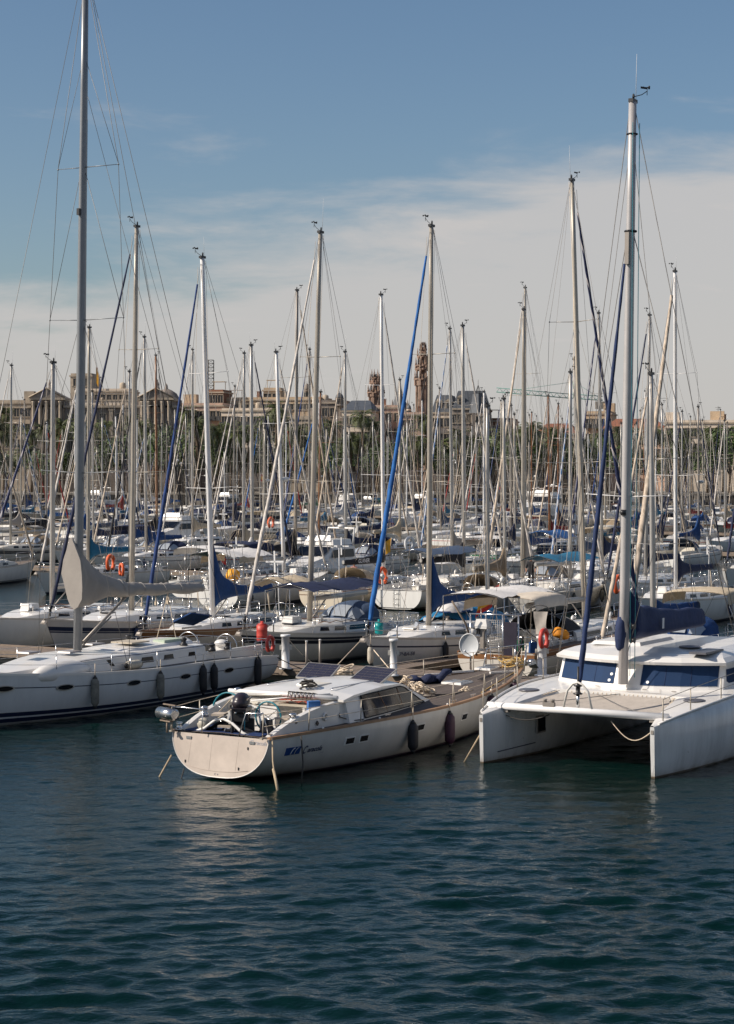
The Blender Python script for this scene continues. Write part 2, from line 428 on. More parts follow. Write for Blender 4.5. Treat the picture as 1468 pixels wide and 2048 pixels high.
# ---------------------------------------------------------------- hull form
class Hull:
    def __init__(s, L, B, fs, fm, fb, ts=.78, d=.45, ks=.05, stem=.55, trake=0.0, tm=.42, full=1.0, pw=2.1, eb=1.1, es=.55):
        s.L, s.B, s.fs, s.fm, s.fb, s.ts, s.d, s.ks, s.stem, s.trake, s.tm, s.full, s.pw, s.eb, s.es = L, B, fs, fm, fb, ts, d, ks, stem, trake, tm, full, pw, eb, es
    def hb(s, t):
        if t < s.tm: g = 1 - (1 - s.ts) * ((s.tm - t) / s.tm) ** 2
        else: g = 1 - ((t - s.tm) / (1 - s.tm)) ** s.pw
        return max(s.B / 2 * g, .015)
    def sh(s, t):
        return s.fm + (s.fs - s.fm) * ((.4 - t) / .4) ** 2 if t < .4 else s.fm + (s.fb - s.fm) * ((t - .4) / .6) ** 1.8
    def kb(s, t):
        if t < .45: return lerp(s.ks, -s.d, math.sin(t / .45 * math.pi / 2))
        return lerp(-s.d, .0, max(0, (t - .45) / .55) ** 3)
    def e1(s, t): return lerp(s.es, s.eb, t ** 1.8)
    def pt(s, t, th, side):
        f, k = s.sh(t), s.kb(t)
        z = f - (f - k) * math.sin(th)
        y = s.hb(t) * max(math.cos(th), 0) ** s.e1(t)
        v = z / f
        x = -s.L / 2 + s.L * t - s.stem * (1 - v) * t ** 5 + s.trake * v * (1 - t) ** 8
        return (x, side * y, z), (x, v)
    def yat(s, x, z):
        t = min(max((x + s.L / 2) / s.L, 0), 1); f, k = s.sh(t), s.kb(t)
        sn = min(max((f - z) / (f - k), 0), 1)
        return s.hb(t) * max(math.cos(math.asin(sn)), 0) ** s.e1(t)
    def t(s, x): return min(max((x + s.L / 2) / s.L, 0), 1)
    def deckz(s, x): return s.sh(s.t(x))
    def deckb(s, x): return s.hb(s.t(x))
    def mb(s, nt=22, nh=9):
        m = MB(); secs = []; uvs = []
        for i in range(nt + 1):
            t = 1 - (1 - i / nt) ** 1.15 if False else i / nt
            sec = []; u = []
            for j in range(nh + 1):
                p, w = s.pt(t, math.pi / 2 * j / nh, -1); sec.append(p); u.append(w)
            for j in range(nh - 1, -1, -1):
                p, w = s.pt(t, math.pi / 2 * j / nh, 1); sec.append(p); u.append(w)
            secs.append(sec); uvs.append(u)
        m.loft(secs, False, False, True, 0, lambda i, j: uvs[i][j])
        m.add(secs[0], [tuple(range(len(secs[0])))], False, 0, [(u_[0], max(u_[1], .06)) for u_ in uvs[0]])
        return m
    def deck(s, well=None, camber=.05, nt=24, dz=0.0, inset=.015):
        """deck sheet with an opening for the cockpit well (x0, x1, half width)"""
        xs = [-s.L / 2 + s.trake * (1 if i == 0 else 0) + s.L * i / nt for i in range(nt + 1)]
        if well: xs = sorted(set([x for x in xs if min(abs(x - well[0]), abs(x - well[1])) > .12] + [well[0], well[1]]))
        m = MB(); rows = []
        for x in xs:
            b = max(s.deckb(x) - inset, .005); z = s.deckz(x) + dz
            w = min(well[2], b * .9) if well else b * .5
            ys = [-b, -w, 0, w, b]
            rows.append([(x, y, z + camber * (1 - (y / b) ** 2)) for y in ys])
        vs = [p for r in rows for p in r]; uvs = []
        for r in rows:
            for p in r: uvs.append((p[0], p[1] / max(abs(r[0][1]), .05) * s.B / 2))
        fs = []
        for i in range(len(rows) - 1):
            for j in range(4):
                if well and j in (1, 2) and rows[i][0][0] >= well[0] - 1e-6 and rows[i + 1][0][0] <= well[1] + 1e-6: continue
                fs.append((i * 5 + j, (i + 1) * 5 + j, (i + 1) * 5 + j + 1, i * 5 + j + 1))
        return m.add(vs, fs, False, 0, uvs)
    def rail(s, w=.05, h=.06, x0=None, x1=None, side=0, n=26, off=0.0):
        m = MB()
        x0 = -s.L / 2 + s.trake if x0 is None else x0; x1 = s.L / 2 - .03 if x1 is None else x1
        for sd_ in ((-1, 1) if side == 0 else (side,)):
            secs = []
            for i in range(n + 1):
                x = lerp(x0, x1, i / n); b = s.deckb(x) + off; z = s.deckz(x)
                ws = min(w, b)
                secs.append([(x, sd_ * (b + .008), z - .02), (x, sd_ * (b + .008), z + h), (x, sd_ * (b - ws), z + h), (x, sd_ * (b - ws), z - .02)])
            m.loft(secs, True, True, False)
        return m
def well_mb(x0, x1, w, ztop, depth=.45, wall=.10, coam=.28):
    """cockpit well: floor, benches and raised coamings"""
    m = MB()
    m.add([(x0, -w, ztop - depth), (x1, -w, ztop - depth), (x1, w, ztop - depth), (x0, w, ztop - depth)], [(0, 1, 2, 3)])
    for sd_ in (-1, 1):
        m.box(((x0 + x1) / 2, sd_ * (w - .22), ztop - depth / 2 - .04), (x1 - x0, .44, depth * .9))
        m.box(((x0 + x1) / 2, sd_ * (w + .06), ztop + coam / 2 - .12), (x1 - x0, .14, coam + .24), taper=.96)
    m.box((x1 - .03, 0, ztop - depth / 2), (.06, 2 * w, depth))
    m.box((x0 + .03, 0, ztop - depth / 2), (.06, 2 * w, depth))
    return m
class Roof:
    """coachroof between x0 (aft) and x1 (front tip)"""
    def __init__(s, h, x0, x1, H_, wf=.62, slope=.35, wmin=.12, flat=.75):
        s.h, s.x0, s.x1, s.H, s.wf, s.slope, s.wmin, s.flat = h, x0, x1, H_, wf, slope, wmin, flat
    def w(s, x):
        u = (x - s.x0) / (s.x1 - s.x0)
        return max(min(s.h.deckb(x) * s.wf + .1, s.h.deckb(s.x0) * s.wf + .15) * (1 if u < s.flat else math.sqrt(max(1 - ((u - s.flat) / (1 - s.flat)) ** 2 * .8, .05))), s.wmin)
    def hh(s, x):
        u = (x - s.x0) / (s.x1 - s.x0)
        return s.H * (1 if u < 1 - s.slope else max(math.cos((u - 1 + s.slope) / s.slope * math.pi / 2), .03)) * (1 - .18 * u)
    def mb(s, n=14):
        secs = []
        for i in range(n + 1):
            x = lerp(s.x0, s.x1, i / n); w = s.w(x); h = s.hh(x); z = s.h.deckz(x)
            ins = min(.10, h * .35)
            half = [(w, 0), (w - ins * .8, h * .86), (w - ins * 1.7, h), (w * .45, h + .045)]
            secs.append([(x, y, z + q) for y, q in half] + [(x, 0, z + h + .06)] + [(x, -y, z + q) for y, q in reversed(half)])
        m = MB()
        m.loft(secs, True, True, False)
        return m
    def win(s, xa, xb, side, lo=.3, hi=.72, sl=.0, t=.012):
        m = MB(); vs = []
        for x, q in ((xa, lo), (xb, lo), (xb - sl, hi), (xa + sl * .3, hi)):
            h = s.hh(x); w = s.w(x); ins = min(.10, h * .35)
            vs.append((x, side * (w - ins * .8 * q / .86 + t), s.h.deckz(x) + h * q))
        vs += [(x, y - side * .05, z) for x, y, z in vs]
        m.add(vs, [(0, 1, 2, 3), (7, 6, 5, 4), (0, 4, 5, 1), (1, 5, 6, 2), (2, 6, 7, 3), (3, 7, 4, 0)])
        return m
def guard_mb(h, x0, x1, side, zt=.6, step=1.9, n=24):
    m = MB()
    k = max(int((x1 - x0) / step), 1)
    for i in range(k + 1):
        x = lerp(x0, x1, i / k); y = side * (h.deckb(x) - .06); z = h.deckz(x)
        m.tube([(x, y, z), (x, y, z + zt)], .014, 5)
    for q in (.5, 1):
        pts = [(lerp(x0, x1, i / n), side * (h.deckb(lerp(x0, x1, i / n)) - .06), h.deckz(lerp(x0, x1, i / n)) + zt * q) for i in range(n + 1)]
        m.tube(pts, .007, 4)
    return m
def pulpit_mb(h, zt=.62, back=1.3):
    m = MB(); L2 = h.L / 2
    for q in (.5, 1):
        pts = []
        for sd_ in (-1, 1):
            seq = [0, .5, 1] if sd_ < 0 else [1, .5, 0]
            for u in seq:
                x = L2 - back * (1 - u) - .12; y = sd_ * max(h.deckb(min(x, L2 - .35)) - .05, .12)
                pts.append((x, y, h.deckz(x) + zt * q * (1 + .06 * u)))
        m.tube(pts, .016, 5)
    for sd_ in (-1, 1):
        for u in (0, .75):
            x = L2 - back * (1 - u) - .12; y = sd_ * max(h.deckb(min(x, L2 - .35)) - .05, .12)
            m.tube([(x, y, h.deckz(x)), (x, y, h.deckz(x) + zt)], .016, 5)
    return m
def pushpit_mb(h, zt=.62, fwd=1.2):
    m = MB(); x0 = -h.L / 2 + h.trake + .12
    b0 = h.deckb(x0) - .07; z = h.deckz(x0)
    for q in (.5, 1):
        m.tube([(x0 + fwd, b0 + .03, z + zt * q), (x0 + .1, b0, z + zt * q), (x0, b0 - .15, z + zt * q), (x0, .35, z + zt * q)], .016, 5)
        m.tube([(x0 + fwd, -b0 - .03, z + zt * q), (x0 + .1, -b0, z + zt * q), (x0, -b0 + .15, z + zt * q), (x0, -.35, z + zt * q)], .016, 5)
    for y in (b0 - .1, .35, -.35, -b0 + .1): m.tube([(x0, y, z), (x0, y, z + zt)], .016, 5)
    for y in (b0 + .03, -b0 - .03): m.tube([(x0 + fwd, y, z), (x0 + fwd, y, z + zt)], .016, 5)
    return m
def arc_cloth(x0, x1, w, z0, rise, fwd_drop=0.0, aft_drop=0.0, n=8, m_=10, side_drop=.25, th=.02):
    """a fabric canopy stretched over hoops"""
    m = MB()
    for dz in (0, -th):
        rows = []
        for i in range(n + 1):
            u = i / n; x = lerp(x0, x1, u)
            zz = z0 + rise * math.sin(math.pi * min(max(u * .9 + .05, 0), 1)) * .4 - fwd_drop * max(u - .6, 0) / .4 * (max(u - .6, 0) / .4) - aft_drop * max(.3 - u, 0) / .3
            sag = .02 * math.sin(u * math.pi * 3)
            rows.append([(x, w * math.cos(math.pi * j / m_) * (1 if 0 < j < m_ else 1), zz + sag + rise * math.sin(math.pi * j / m_) ** .6 - (side_drop if j in (0, m_) else 0) + dz) for j in range(m_ + 1)])
        m.loft(rows, False, False, True)
    return m
def dodger_mb(x0, w, z, hgt, ln=1.3):
    m = MB(); rows = []
    for i in range(7):
        u = i / 6; x = x0 + ln * u; hh = hgt * math.sqrt(max(1 - u ** 2.2, 0)) + .02
        rows.append([(x, w * (1 - .12 * u) * math.cos(math.pi * j / 10), z + hh * math.sin(math.pi * j / 10) ** .55) for j in range(11)])
    m.loft(rows, False, False, True)
    return m
def dodger_win_mb(x0, w, z, hgt, ln=1.3):
    m = MB()
    for j0, j1 in ((1.2, 3.4), (3.9, 6.1), (6.6, 8.8)):
        rows = []
        for i in range(4):
            u = .62 + .33 * i / 3; x = x0 + ln * u + .015; hh = hgt * math.sqrt(max(1 - u ** 2.2, 0)) + .04
            rows.append([(x, (w + .012) * (1 - .12 * u) * math.cos(math.pi * lerp(j0, j1, k / 3) / 10), z + hh * math.sin(math.pi * lerp(j0, j1, k / 3) / 10) ** .55 + .012) for k in range(4)])
        m.loft(rows, False, False, True)
    return m
def cover_mb(ln, tall=1.5, r=.19, seed=0, nsec=16, top=.32, sag=0.0):
    """sail cover lying on the boom from the mast (x=0) aft"""
    rnd = random.Random(seed); secs = []
    for i in range(nsec + 1):
        s_ = i / nsec; x = -.05 - ln * s_
        wv = 1 + rnd.uniform(-.08, .08)
        tp = (top * (1 - .35 * s_) + tall * math.exp(-s_ * 7.5)) * wv
        hw = (r * (1 - .45 * s_) + .02) * wv
        bt = -.16 * (1 - .3 * s_) - sag * math.sin(math.pi * s_) - .45 * math.exp(-s_ * 9) * (tall > .7)
        secs.append([(x, hw * math.cos(a) * (1.1 if math.sin(a) < 0 else .8), lerp(bt, tp, (math.sin(a) + 1) / 2)) for a in [2 * math.pi * k / 10 for k in range(10)]])
    m = MB(); m.loft(secs, True, True, True)
    return m
def mast_mb(hgt, r=.105, sq=1.4, top=.72):
    m = MB(); n = 6
    pts = [(0, 0, hgt * i / n) for i in range(n + 1)]
    m.tube(pts, [r * (1 if i < 4 else lerp(1, top, (i - 3) / 3)) for i in range(n + 1)], 8, True, 0, 1.0)
    m.v = [(x * sq, y, z) for x, y, z in m.v]
    return m
def spreader_mb(w, sweep=.25):
    m = MB()
    for sd_ in (-1, 1):
        m.tube([(0, sd_ * .05, 0), (-sweep, sd_ * w, .04 * w)], [.035, .02], 5, True, 0, .5)
        m.sphere((-sweep, sd_ * w, .04 * w), .035, 6, 4)
    return m
def vane_mb(k=0):
    m = MB()
    m.tube([(.0, 0, 0), (.32, 0, .10), (.5, 0, .22)], .012, 4)
    m.tube([(.5, 0, .1), (.5, 0, .34)], .012, 4)
    for i in range(3):
        a = i * 2.1 + .4; m.tube([(.5, 0, .32), (.5 + .1 * math.cos(a), .1 * math.sin(a), .32)], .008, 4)
        m.sphere((.5 + .11 * math.cos(a), .11 * math.sin(a), .32), .035, 5, 4)
    m.box((.38, 0, .30), (.22, .008, .06))
    return m
def antenna_mb(h=.9): return MB().tube([(-.12, .02, 0), (-.14, .02, h)], [.009, .005], 4)
def masthead_mb(sq=1.4):
    m = MB(); m.box((-.02, 0, .04), (.34, .14, .10)); m.lathe([(.035, 0), (.035, .12), (.02, .16)], 6, (-.05, .0, .09))
    return m
def lifebuoy_mb(Rr=.27, r=.075):
    return MB().torus((0, 0, 0), Rr, r, 'X', 22, 8, R(-60) , R(240), 0, 1.35)
def fender_mb(ln=.75, r=.13):
    m = MB()
    m.lathe([(.02, -ln / 2 - .10), (.04, -ln / 2 - .06), (r * .55, -ln / 2 - .01), (r * .95, -ln / 2 + .07), (r, -ln / 4), (r, ln / 4), (r * .95, ln / 2 - .07), (r * .55, ln / 2 + .01), (.04, ln / 2 + .06), (.02, ln / 2 + .10)], 12)
    return m
def furl_mb(foot, head, r=.10, seed=0):
    rnd = random.Random(seed); a, b = Vector(foot), Vector(head); pts = []; rs = []
    nn = 44
    for i in range(nn + 1):
        u = i / nn; p = a.lerp(b, .02 + .92 * u)
        p.z -= .05 * math.sin(math.pi * u); k = r * .07 * (1 - u)
        pts.append((p.x + k * math.cos(i * 1.9), p.y + k * math.sin(i * 1.9), p.z))
        rs.append(r * (lerp(.92, .38, u) if u > .06 else .45 + u * 8) * (1 + rnd.uniform(-.13, .13)) * (1 + .05 * math.sin(u * 23 + seed)))
    m = MB(); m.tube(pts, rs, 7, True, 0, 1.0, True)
    return m
def drum_mb(): return MB().lathe([(.03, -.25), (.03, -.12), (.11, -.11), (.12, -.09), (.06, -.07), (.06, .05), (.11, .06), (.11, .08), (.03, .10), (.03, .3)], 8)
PROTO = {
 8: dict(L=8.6, B=2.9, fs=.85, fm=.88, fb=1.15, ts=.74),
 10: dict(L=10.2, B=3.3, fs=.95, fm=1.0, fb=1.3, ts=.76),
 12: dict(L=12.2, B=3.8, fs=1.08, fm=1.14, fb=1.45, ts=.78),
 14: dict(L=14.0, B=4.2, fs=1.15, fm=1.22, fb=1.6, ts=.78),
}
HULLS = {k: Hull(**v, stem=.9, trake=.0) for k, v in PROTO.items()}
USED = set()
BOATS = []        # (x, y, half length) footprints, for spacing
def sloop(x, y, th, size, mh, label, hull='plain', cover='royal', jib='white', canopy='none', mastm='alu', lean=0.0, name='sailboat',
          group='sailboats moored in the marina', detail=2, sc=1.0, boom=True, nspr=2, covertall=.8, seed=0, radar=0, J_=None, extras=(), canopy2='none', cabinm='gel', deckm='nonskid', jr=.10, n_name=None):
    """x, y: where the mast stands; th: heading in degrees; mh: masthead height above the water"""
    h = HULLS[size]; L = h.L
    xm = .08 * L
    c, s_ = math.cos(R(th)), math.sin(R(th))
    mtx = Matrix.Rotation(lean, 3, 'Y') @ Matrix.Rotation(R(th), 3, 'Z')
    root = empty(name, (x - c * xm * sc, y - s_ * xm * sc, 0), mtx=mtx, label=label, cat='sailboat', group=group)
    root.scale = (sc, sc, sc)
    BOATS.append((x, y, th, L * sc))
    mh = mh / sc
    P = lambda nm, key, fn, m: mk(nm, cached((nm, size) + tuple(key), fn), m, root)
    far = detail == 0
    wl = (-L / 2 + .35, -.18 * L, h.deckb(-.3 * L) * .55)
    P('hull', (), lambda: h.mb(16 if far else 22, 7 if far else 9), H[hull])
    P('deck', (), lambda: h.deck(wl), M[deckm])
    P('cockpit', (), lambda: well_mb(wl[0], wl[1], wl[2], h.deckz(-.3 * L), .42, .1, .24), M[cabinm])
    rf = Roof(h, -.185 * L, .30 * L, .42)
    P('cabin', (), lambda: rf.mb(), M[cabinm])
    for sd_ in (-1, 1):
        for k, (a, b) in enumerate(((-.14, -.02), (.0, .07), (.10, .15))):
            if far and k == 2: continue
            P('window', (sd_, k), lambda: rf.win(a * L, b * L, sd_, .28, .74, .08), M['glass'])
    if not far:
        P('toe_rail', (), lambda: h.rail(), M['wood'] if hull in ('woodst', 'cream') else M['alu'])
        P('pulpit', (), lambda: pulpit_mb(h), M['steel'])
        P('pushpit', (), lambda: pushpit_mb(h), M['steel'])
        for sd_ in (-1, 1): P('guard_rail', (sd_,), lambda: guard_mb(h, -L / 2 + 1.3, L / 2 - 1.4, sd_), M['steel'])
        for k, hx in enumerate((.2, .02)):
            P('hatch', (k,), lambda: MB().box((hx * L, 0, h.deckz(hx * L) + rf.hh(hx * L) + .075), (.55, .5, .05), taper=.93), M['glass'] if (seed + k) % 2 else M['gel2'])
        P('steering_wheel', (), lambda: MB().torus((-.36 * L, 0, h.deckz(-.36 * L) + .35), .42, .018, 'X', 18, 5).tube([(-.36 * L + .08, 0, h.deckz(0) - .4), (-.36 * L + .08, 0, h.deckz(0) + .38)], .06, 6), M['steel'])
    bz = h.deckz(xm) + rf.hh(xm) + .05
    top = mh
    zb = round(top - bz, 1)
    rr = (.105 if size >= 12 else .09) * (1 if detail == 2 else .82)
    mast = mk('mast', cached(('mast', zb, rr), lambda: mast_mb(zb, rr)), M[mastm], root, (xm, 0, bz))
    for k in range(nspr):
        zz = zb * ((.36, .68) if nspr == 2 else ((.5,) if nspr == 1 else (.27, .52, .76)))[k]
        wsp = h.B / 2 * (.86 - .22 * k) * .82
        mk('spreader', cached(('spreader', round(wsp, 2)), lambda: spreader_mb(wsp)), M[mastm], mast, (0, 0, zz))
    mk('masthead', cached(('masthead',), masthead_mb), M['black'], mast, (0, 0, zb))
    mk('wind_vane', cached(('wind_vane',), vane_mb), M['black'], mast, (0, 0, zb + .08))
    if seed % 3 != 1: mk('antenna', cached(('antenna', seed % 2), lambda: antenna_mb(.9 + .5 * (seed % 2))), M['lampw'], mast, (0, 0, zb + .05))
    if radar: mk('radar_dome', cached(('radar',), lambda: MB().lathe([(.05, -.16), (.22, -.12), (.30, -.04), (.30, .06), (.24, .12), (.05, .15)], 12).box((-.22, 0, -.14), (.3, .12, .04))), M['gel'], mast, (.42, 0, radar - bz))
    bl = .38 * L; bh = bz + .95
    if boom:
        P('boom', (), lambda: MB().tube([(xm - .12, 0, bh), (xm - bl, 0, bh + .1)], .085, 8, True, 0, 1.4), M['alu'] if mastm != 'maswood' else M['maswood'])
        P('vang', (), lambda: MB().tube([(xm - .15, 0, bz + .1), (xm - 1.3, 0, bh - .02)], .03, 6), M['alud'])
        P('mainsheet', (), lambda: MB().tube([(xm - bl + .4, 0, bh + .05), (xm - bl + .25, .05, h.deckz(-.2 * L) + .2)], .02, 5).tube([(xm - bl + .3, 0, bh + .05), (xm - bl + .1, -.06, h.deckz(-.2 * L) + .2)], .012, 4), M['ropew'])
        P('topping_lift', (zb,), lambda: MB().tube([(xm - bl + .05, 0, bh + .1), (xm - .12, 0, top - .05)], .007, 3), M['wire'])
    if cover != 'none':
        P('sail_cover', (seed % 3, covertall, zb > 15), lambda: cover_mb(bl * .97, covertall, .17 + .03 * (size > 10), seed % 3), M[cover]).location = (xm - .02, 0, bh + .02)
    # standing rigging
    foot = (L / 2 - .25, 0, h.deckz(L / 2) + .12); head = (xm + .12, 0, top - .25)
    if jib != 'none':
        P('furled_jib', (zb, seed % 4, jr), lambda: furl_mb(foot, head, jr, seed % 4), J[jib])
        if not far: P('furling_drum', (), lambda: drum_mb(), M['black']).location = (L / 2 - .3, 0, h.deckz(L / 2) + .4)
    P('forestay', (zb,), lambda: MB().tube([foot, head], .010, 4), M['wire'])
    P('backstay', (zb,), lambda: MB().tube([(xm - .15, 0, top - .05), (-L / 2 + .15, 0, h.deckz(-L / 2) + 2.2)], .009, 3).tube([(-L / 2 + .15, 0, h.deckz(-L / 2) + 2.2), (-L / 2 + .1, h.B * .3, h.deckz(-L / 2))], .009, 3).tube([(-L / 2 + .15, 0, h.deckz(-L / 2) + 2.2), (-L / 2 + .1, -h.B * .3, h.deckz(-L / 2))], .009, 3), M['wire'])
    for sd_ in (-1, 1):
        def sh():
            m = MB(); y0 = sd_ * (h.deckb(xm) - .12); pts = [(xm - .25, y0, h.deckz(xm))]
            for k in range(nspr):
                zz = zb * ((.36, .68) if nspr == 2 else ((.5,) if nspr == 1 else (.27, .52, .76)))[k]; wsp = h.B / 2 * (.86 - .22 * k) * .82
                pts.append((xm - .25, sd_ * wsp, bz + zz + .03))
                m.tube([(xm - .25, y0 * .97, h.deckz(xm)) if k == 0 else (xm - .25, sd_ * wsp0, bz + zz0), (xm, sd_ * .05, bz + zz - .1)], .008, 3)
                wsp0, zz0 = wsp, zz
            pts.append((xm - .05, sd_ * .05, top - .1))
            m.tube(pts, .010, 3)
            return m
        P('shroud', (zb, sd_, nspr), sh, M['wire'])
    if not far:
        for sd_ in (-1, 1):
            for k, (xx, yy) in enumerate(((-.30, .70), (-.22, .62), (-.16, .38))):
                if k == 2 and detail < 2: continue
                wx = xx * L; zz = h.deckz(wx) + (.12 if k < 2 else rf.hh(wx) + .04)
                mk('winch', cached(('winch',), lambda: MB().lathe([(.10, 0), (.10, .05), (.065, .07), (.06, .13), (.085, .16), (.085, .19), (.03, .21)], 10)), M['steel' if seed % 2 else 'alud'], root, (wx, sd_ * h.deckb(wx) * yy, zz))
            P('grab_rail', (sd_,), lambda: MB().tube([(x, sd_ * rf.w(x) * .72, h.deckz(x) + rf.hh(x) + (.10 if i % 2 else .04)) for i, x in enumerate([lerp(-.15 * L, .13 * L, k / 8) for k in range(9)])], .018, 4), M['wood' if seed % 3 == 0 else 'steel'])
            P('lazy_jack', (sd_, zb), lambda: MB().tube([(xm - .1, sd_ * .05, bz + zb * .45), (xm - bl * .35, sd_ * .12, bz + 2.6), (xm - bl * .3, sd_ * .12, bh)], .007, 3).tube([(xm - bl * .35, sd_ * .12, bz + 2.6), (xm - bl * .75, sd_ * .12, bh + .1)], .007, 3), M['ropew'])
        P('halyard', (zb, seed % 3), lambda: MB().tube([(xm + .22, .10, top - .3), (xm + .35, .25 + .1 * (seed % 3), bz + zb * .3), (xm + .3, .2, bz + .3)], .010, 3).tube([(xm - .2, .05, top - .1), (xm - .32, -.2, bz + 1.5), (xm - .3, -.3, bz)], .009, 3).tube([(xm + .2, -.1, top - .4), (xm + .6, -.6, bz + 3), (xm + .9, -.7, bz + .1)], .009, 3), M['ropew'])
        for k in range(2):
            vx = (.045 + .16 * k) * L
            mk('ventilator', cached(('dorade',), lambda: MB().tube([(0, 0, 0), (0, 0, .16), (.04, 0, .24), (.14, 0, .26)], [.05, .05, .065, .085], 9)), M['gel' if seed % 2 else 'steel'], root, (vx, (.35 if (k + seed) % 2 else -.35), h.deckz(vx) + rf.hh(vx) + .02))
        mk('anchor', cached(('anchor', size), lambda: MB().tube([(L / 2 - .9, 0, h.deckz(L / 2) + .10), (L / 2 + .12, 0, h.deckz(L / 2) + .05)], .03, 5).box((L / 2 + .12, 0, h.deckz(L / 2) - .06), (.20, .30, .05), 0, 0, .5, 0, R(50))), M['alud'], root)
        P('stern_ladder', (), lambda: MB().tube([(-L / 2 - .05, -.18, h.deckz(-L / 2) + .5), (-L / 2 - .06, -.18, .25)], .014, 4).tube([(-L / 2 - .05, .18, h.deckz(-L / 2) + .5), (-L / 2 - .06, .18, .25)], .014, 4).tube([(-L / 2 - .06, -.18, .4), (-L / 2 - .06, .18, .4)], .014, 4).tube([(-L / 2 - .06, -.18, .7), (-L / 2 - .06, .18, .7)], .014, 4).tube([(-L / 2 - .06, -.18, 1.0), (-L / 2 - .06, .18, 1.0)], .014, 4), M['steel'])
        if n_name:
            me = cached_text(n_name, .20)
            mk('lettering', me, M['iron'], root, (-L / 2 - .012, h.hb(0) * .62, h.fs * .72), (R(90), 0, R(-90)))
        P('stern_locker', (), lambda: MB().box((-L / 2 + .75, -h.deckb(-L / 2 + .7) * .55, h.deckz(-L / 2) + .16), (.55, .45, .3), taper=.92), M['gel2'])
        if seed % 3 == 0: P('liferaft', (), lambda: MB().box((.19 * L, 0, h.deckz(.19 * L) + rf.hh(.19 * L) + .22), (.75, .5, .26), taper=.88), M['gel'])
        if seed % 4 == 1: P('stern_outboard', (), lambda: MB().sphere((-L / 2 + .1, h.deckb(-L / 2) * .6, h.deckz(-L / 2) + .78), .17, 10, 7, (1.1, .8, 1.0)).box((-L / 2 + .1, h.deckb(-L / 2) * .6, h.deckz(-L / 2) + .35), (.1, .1, .6)), M['black' if seed % 8 == 1 else 'gel'])
        if seed % 4 == 2: P('wind_generator', (), lambda: MB().tube([(-L / 2 + .3, -h.B * .28, h.deckz(-L / 2)), (-L / 2 + .3, -h.B * .28, h.deckz(-L / 2) + 2.6)], .03, 5).box((-L / 2 + .3, -h.B * .28, h.deckz(-L / 2) + 2.6), (.5, .06, .12)).box((-L / 2 + .55, -h.B * .28, h.deckz(-L / 2) + 2.6), (.03, .08, 1.0)).box((-L / 2 + .55, -h.B * .28, h.deckz(-L / 2) + 2.6), (.03, 1.0, .08)), M['lampw'])
    # canopies
    for cv, kind in ((canopy, 'dodger'), (canopy2, 'bimini')):
        if cv == 'none': continue
        z = h.deckz(-.18 * L)
        if kind == 'dodger':
            d = P('dodger', (), lambda: dodger_mb(-.24 * L, h.deckb(-.2 * L) * .62, z + .22, .95, .115 * L + .3), M[cv])
            if not far: mk('dodger_window', cached(('dwin', size), lambda: dodger_win_mb(-.24 * L, h.deckb(-.2 * L) * .62, z + .22, .95, .115 * L + .3)), M['clear'], d)
        else:
            d = P('bimini', (), lambda: arc_cloth(-.47 * L, -.27 * L, h.deckb(-.4 * L) * .85, z + 1.75, .28), M[cv])
            fr = MB()
            for xx in (-.46 * L, -.37 * L, -.28 * L):
                b_ = h.deckb(-.4 * L) * .83
                fr.tube([(-.37 * L, -b_ - .02, z + .3), (xx, -b_, z + 1.5)], .015, 4).tube([(-.37 * L, b_ + .02, z + .3), (xx, b_, z + 1.5)], .015, 4)
            mk('bimini_frame', CACHE.setdefault(('bfr', size), fr.mesh('bimini_frame')), M['steel'], d)
    return root
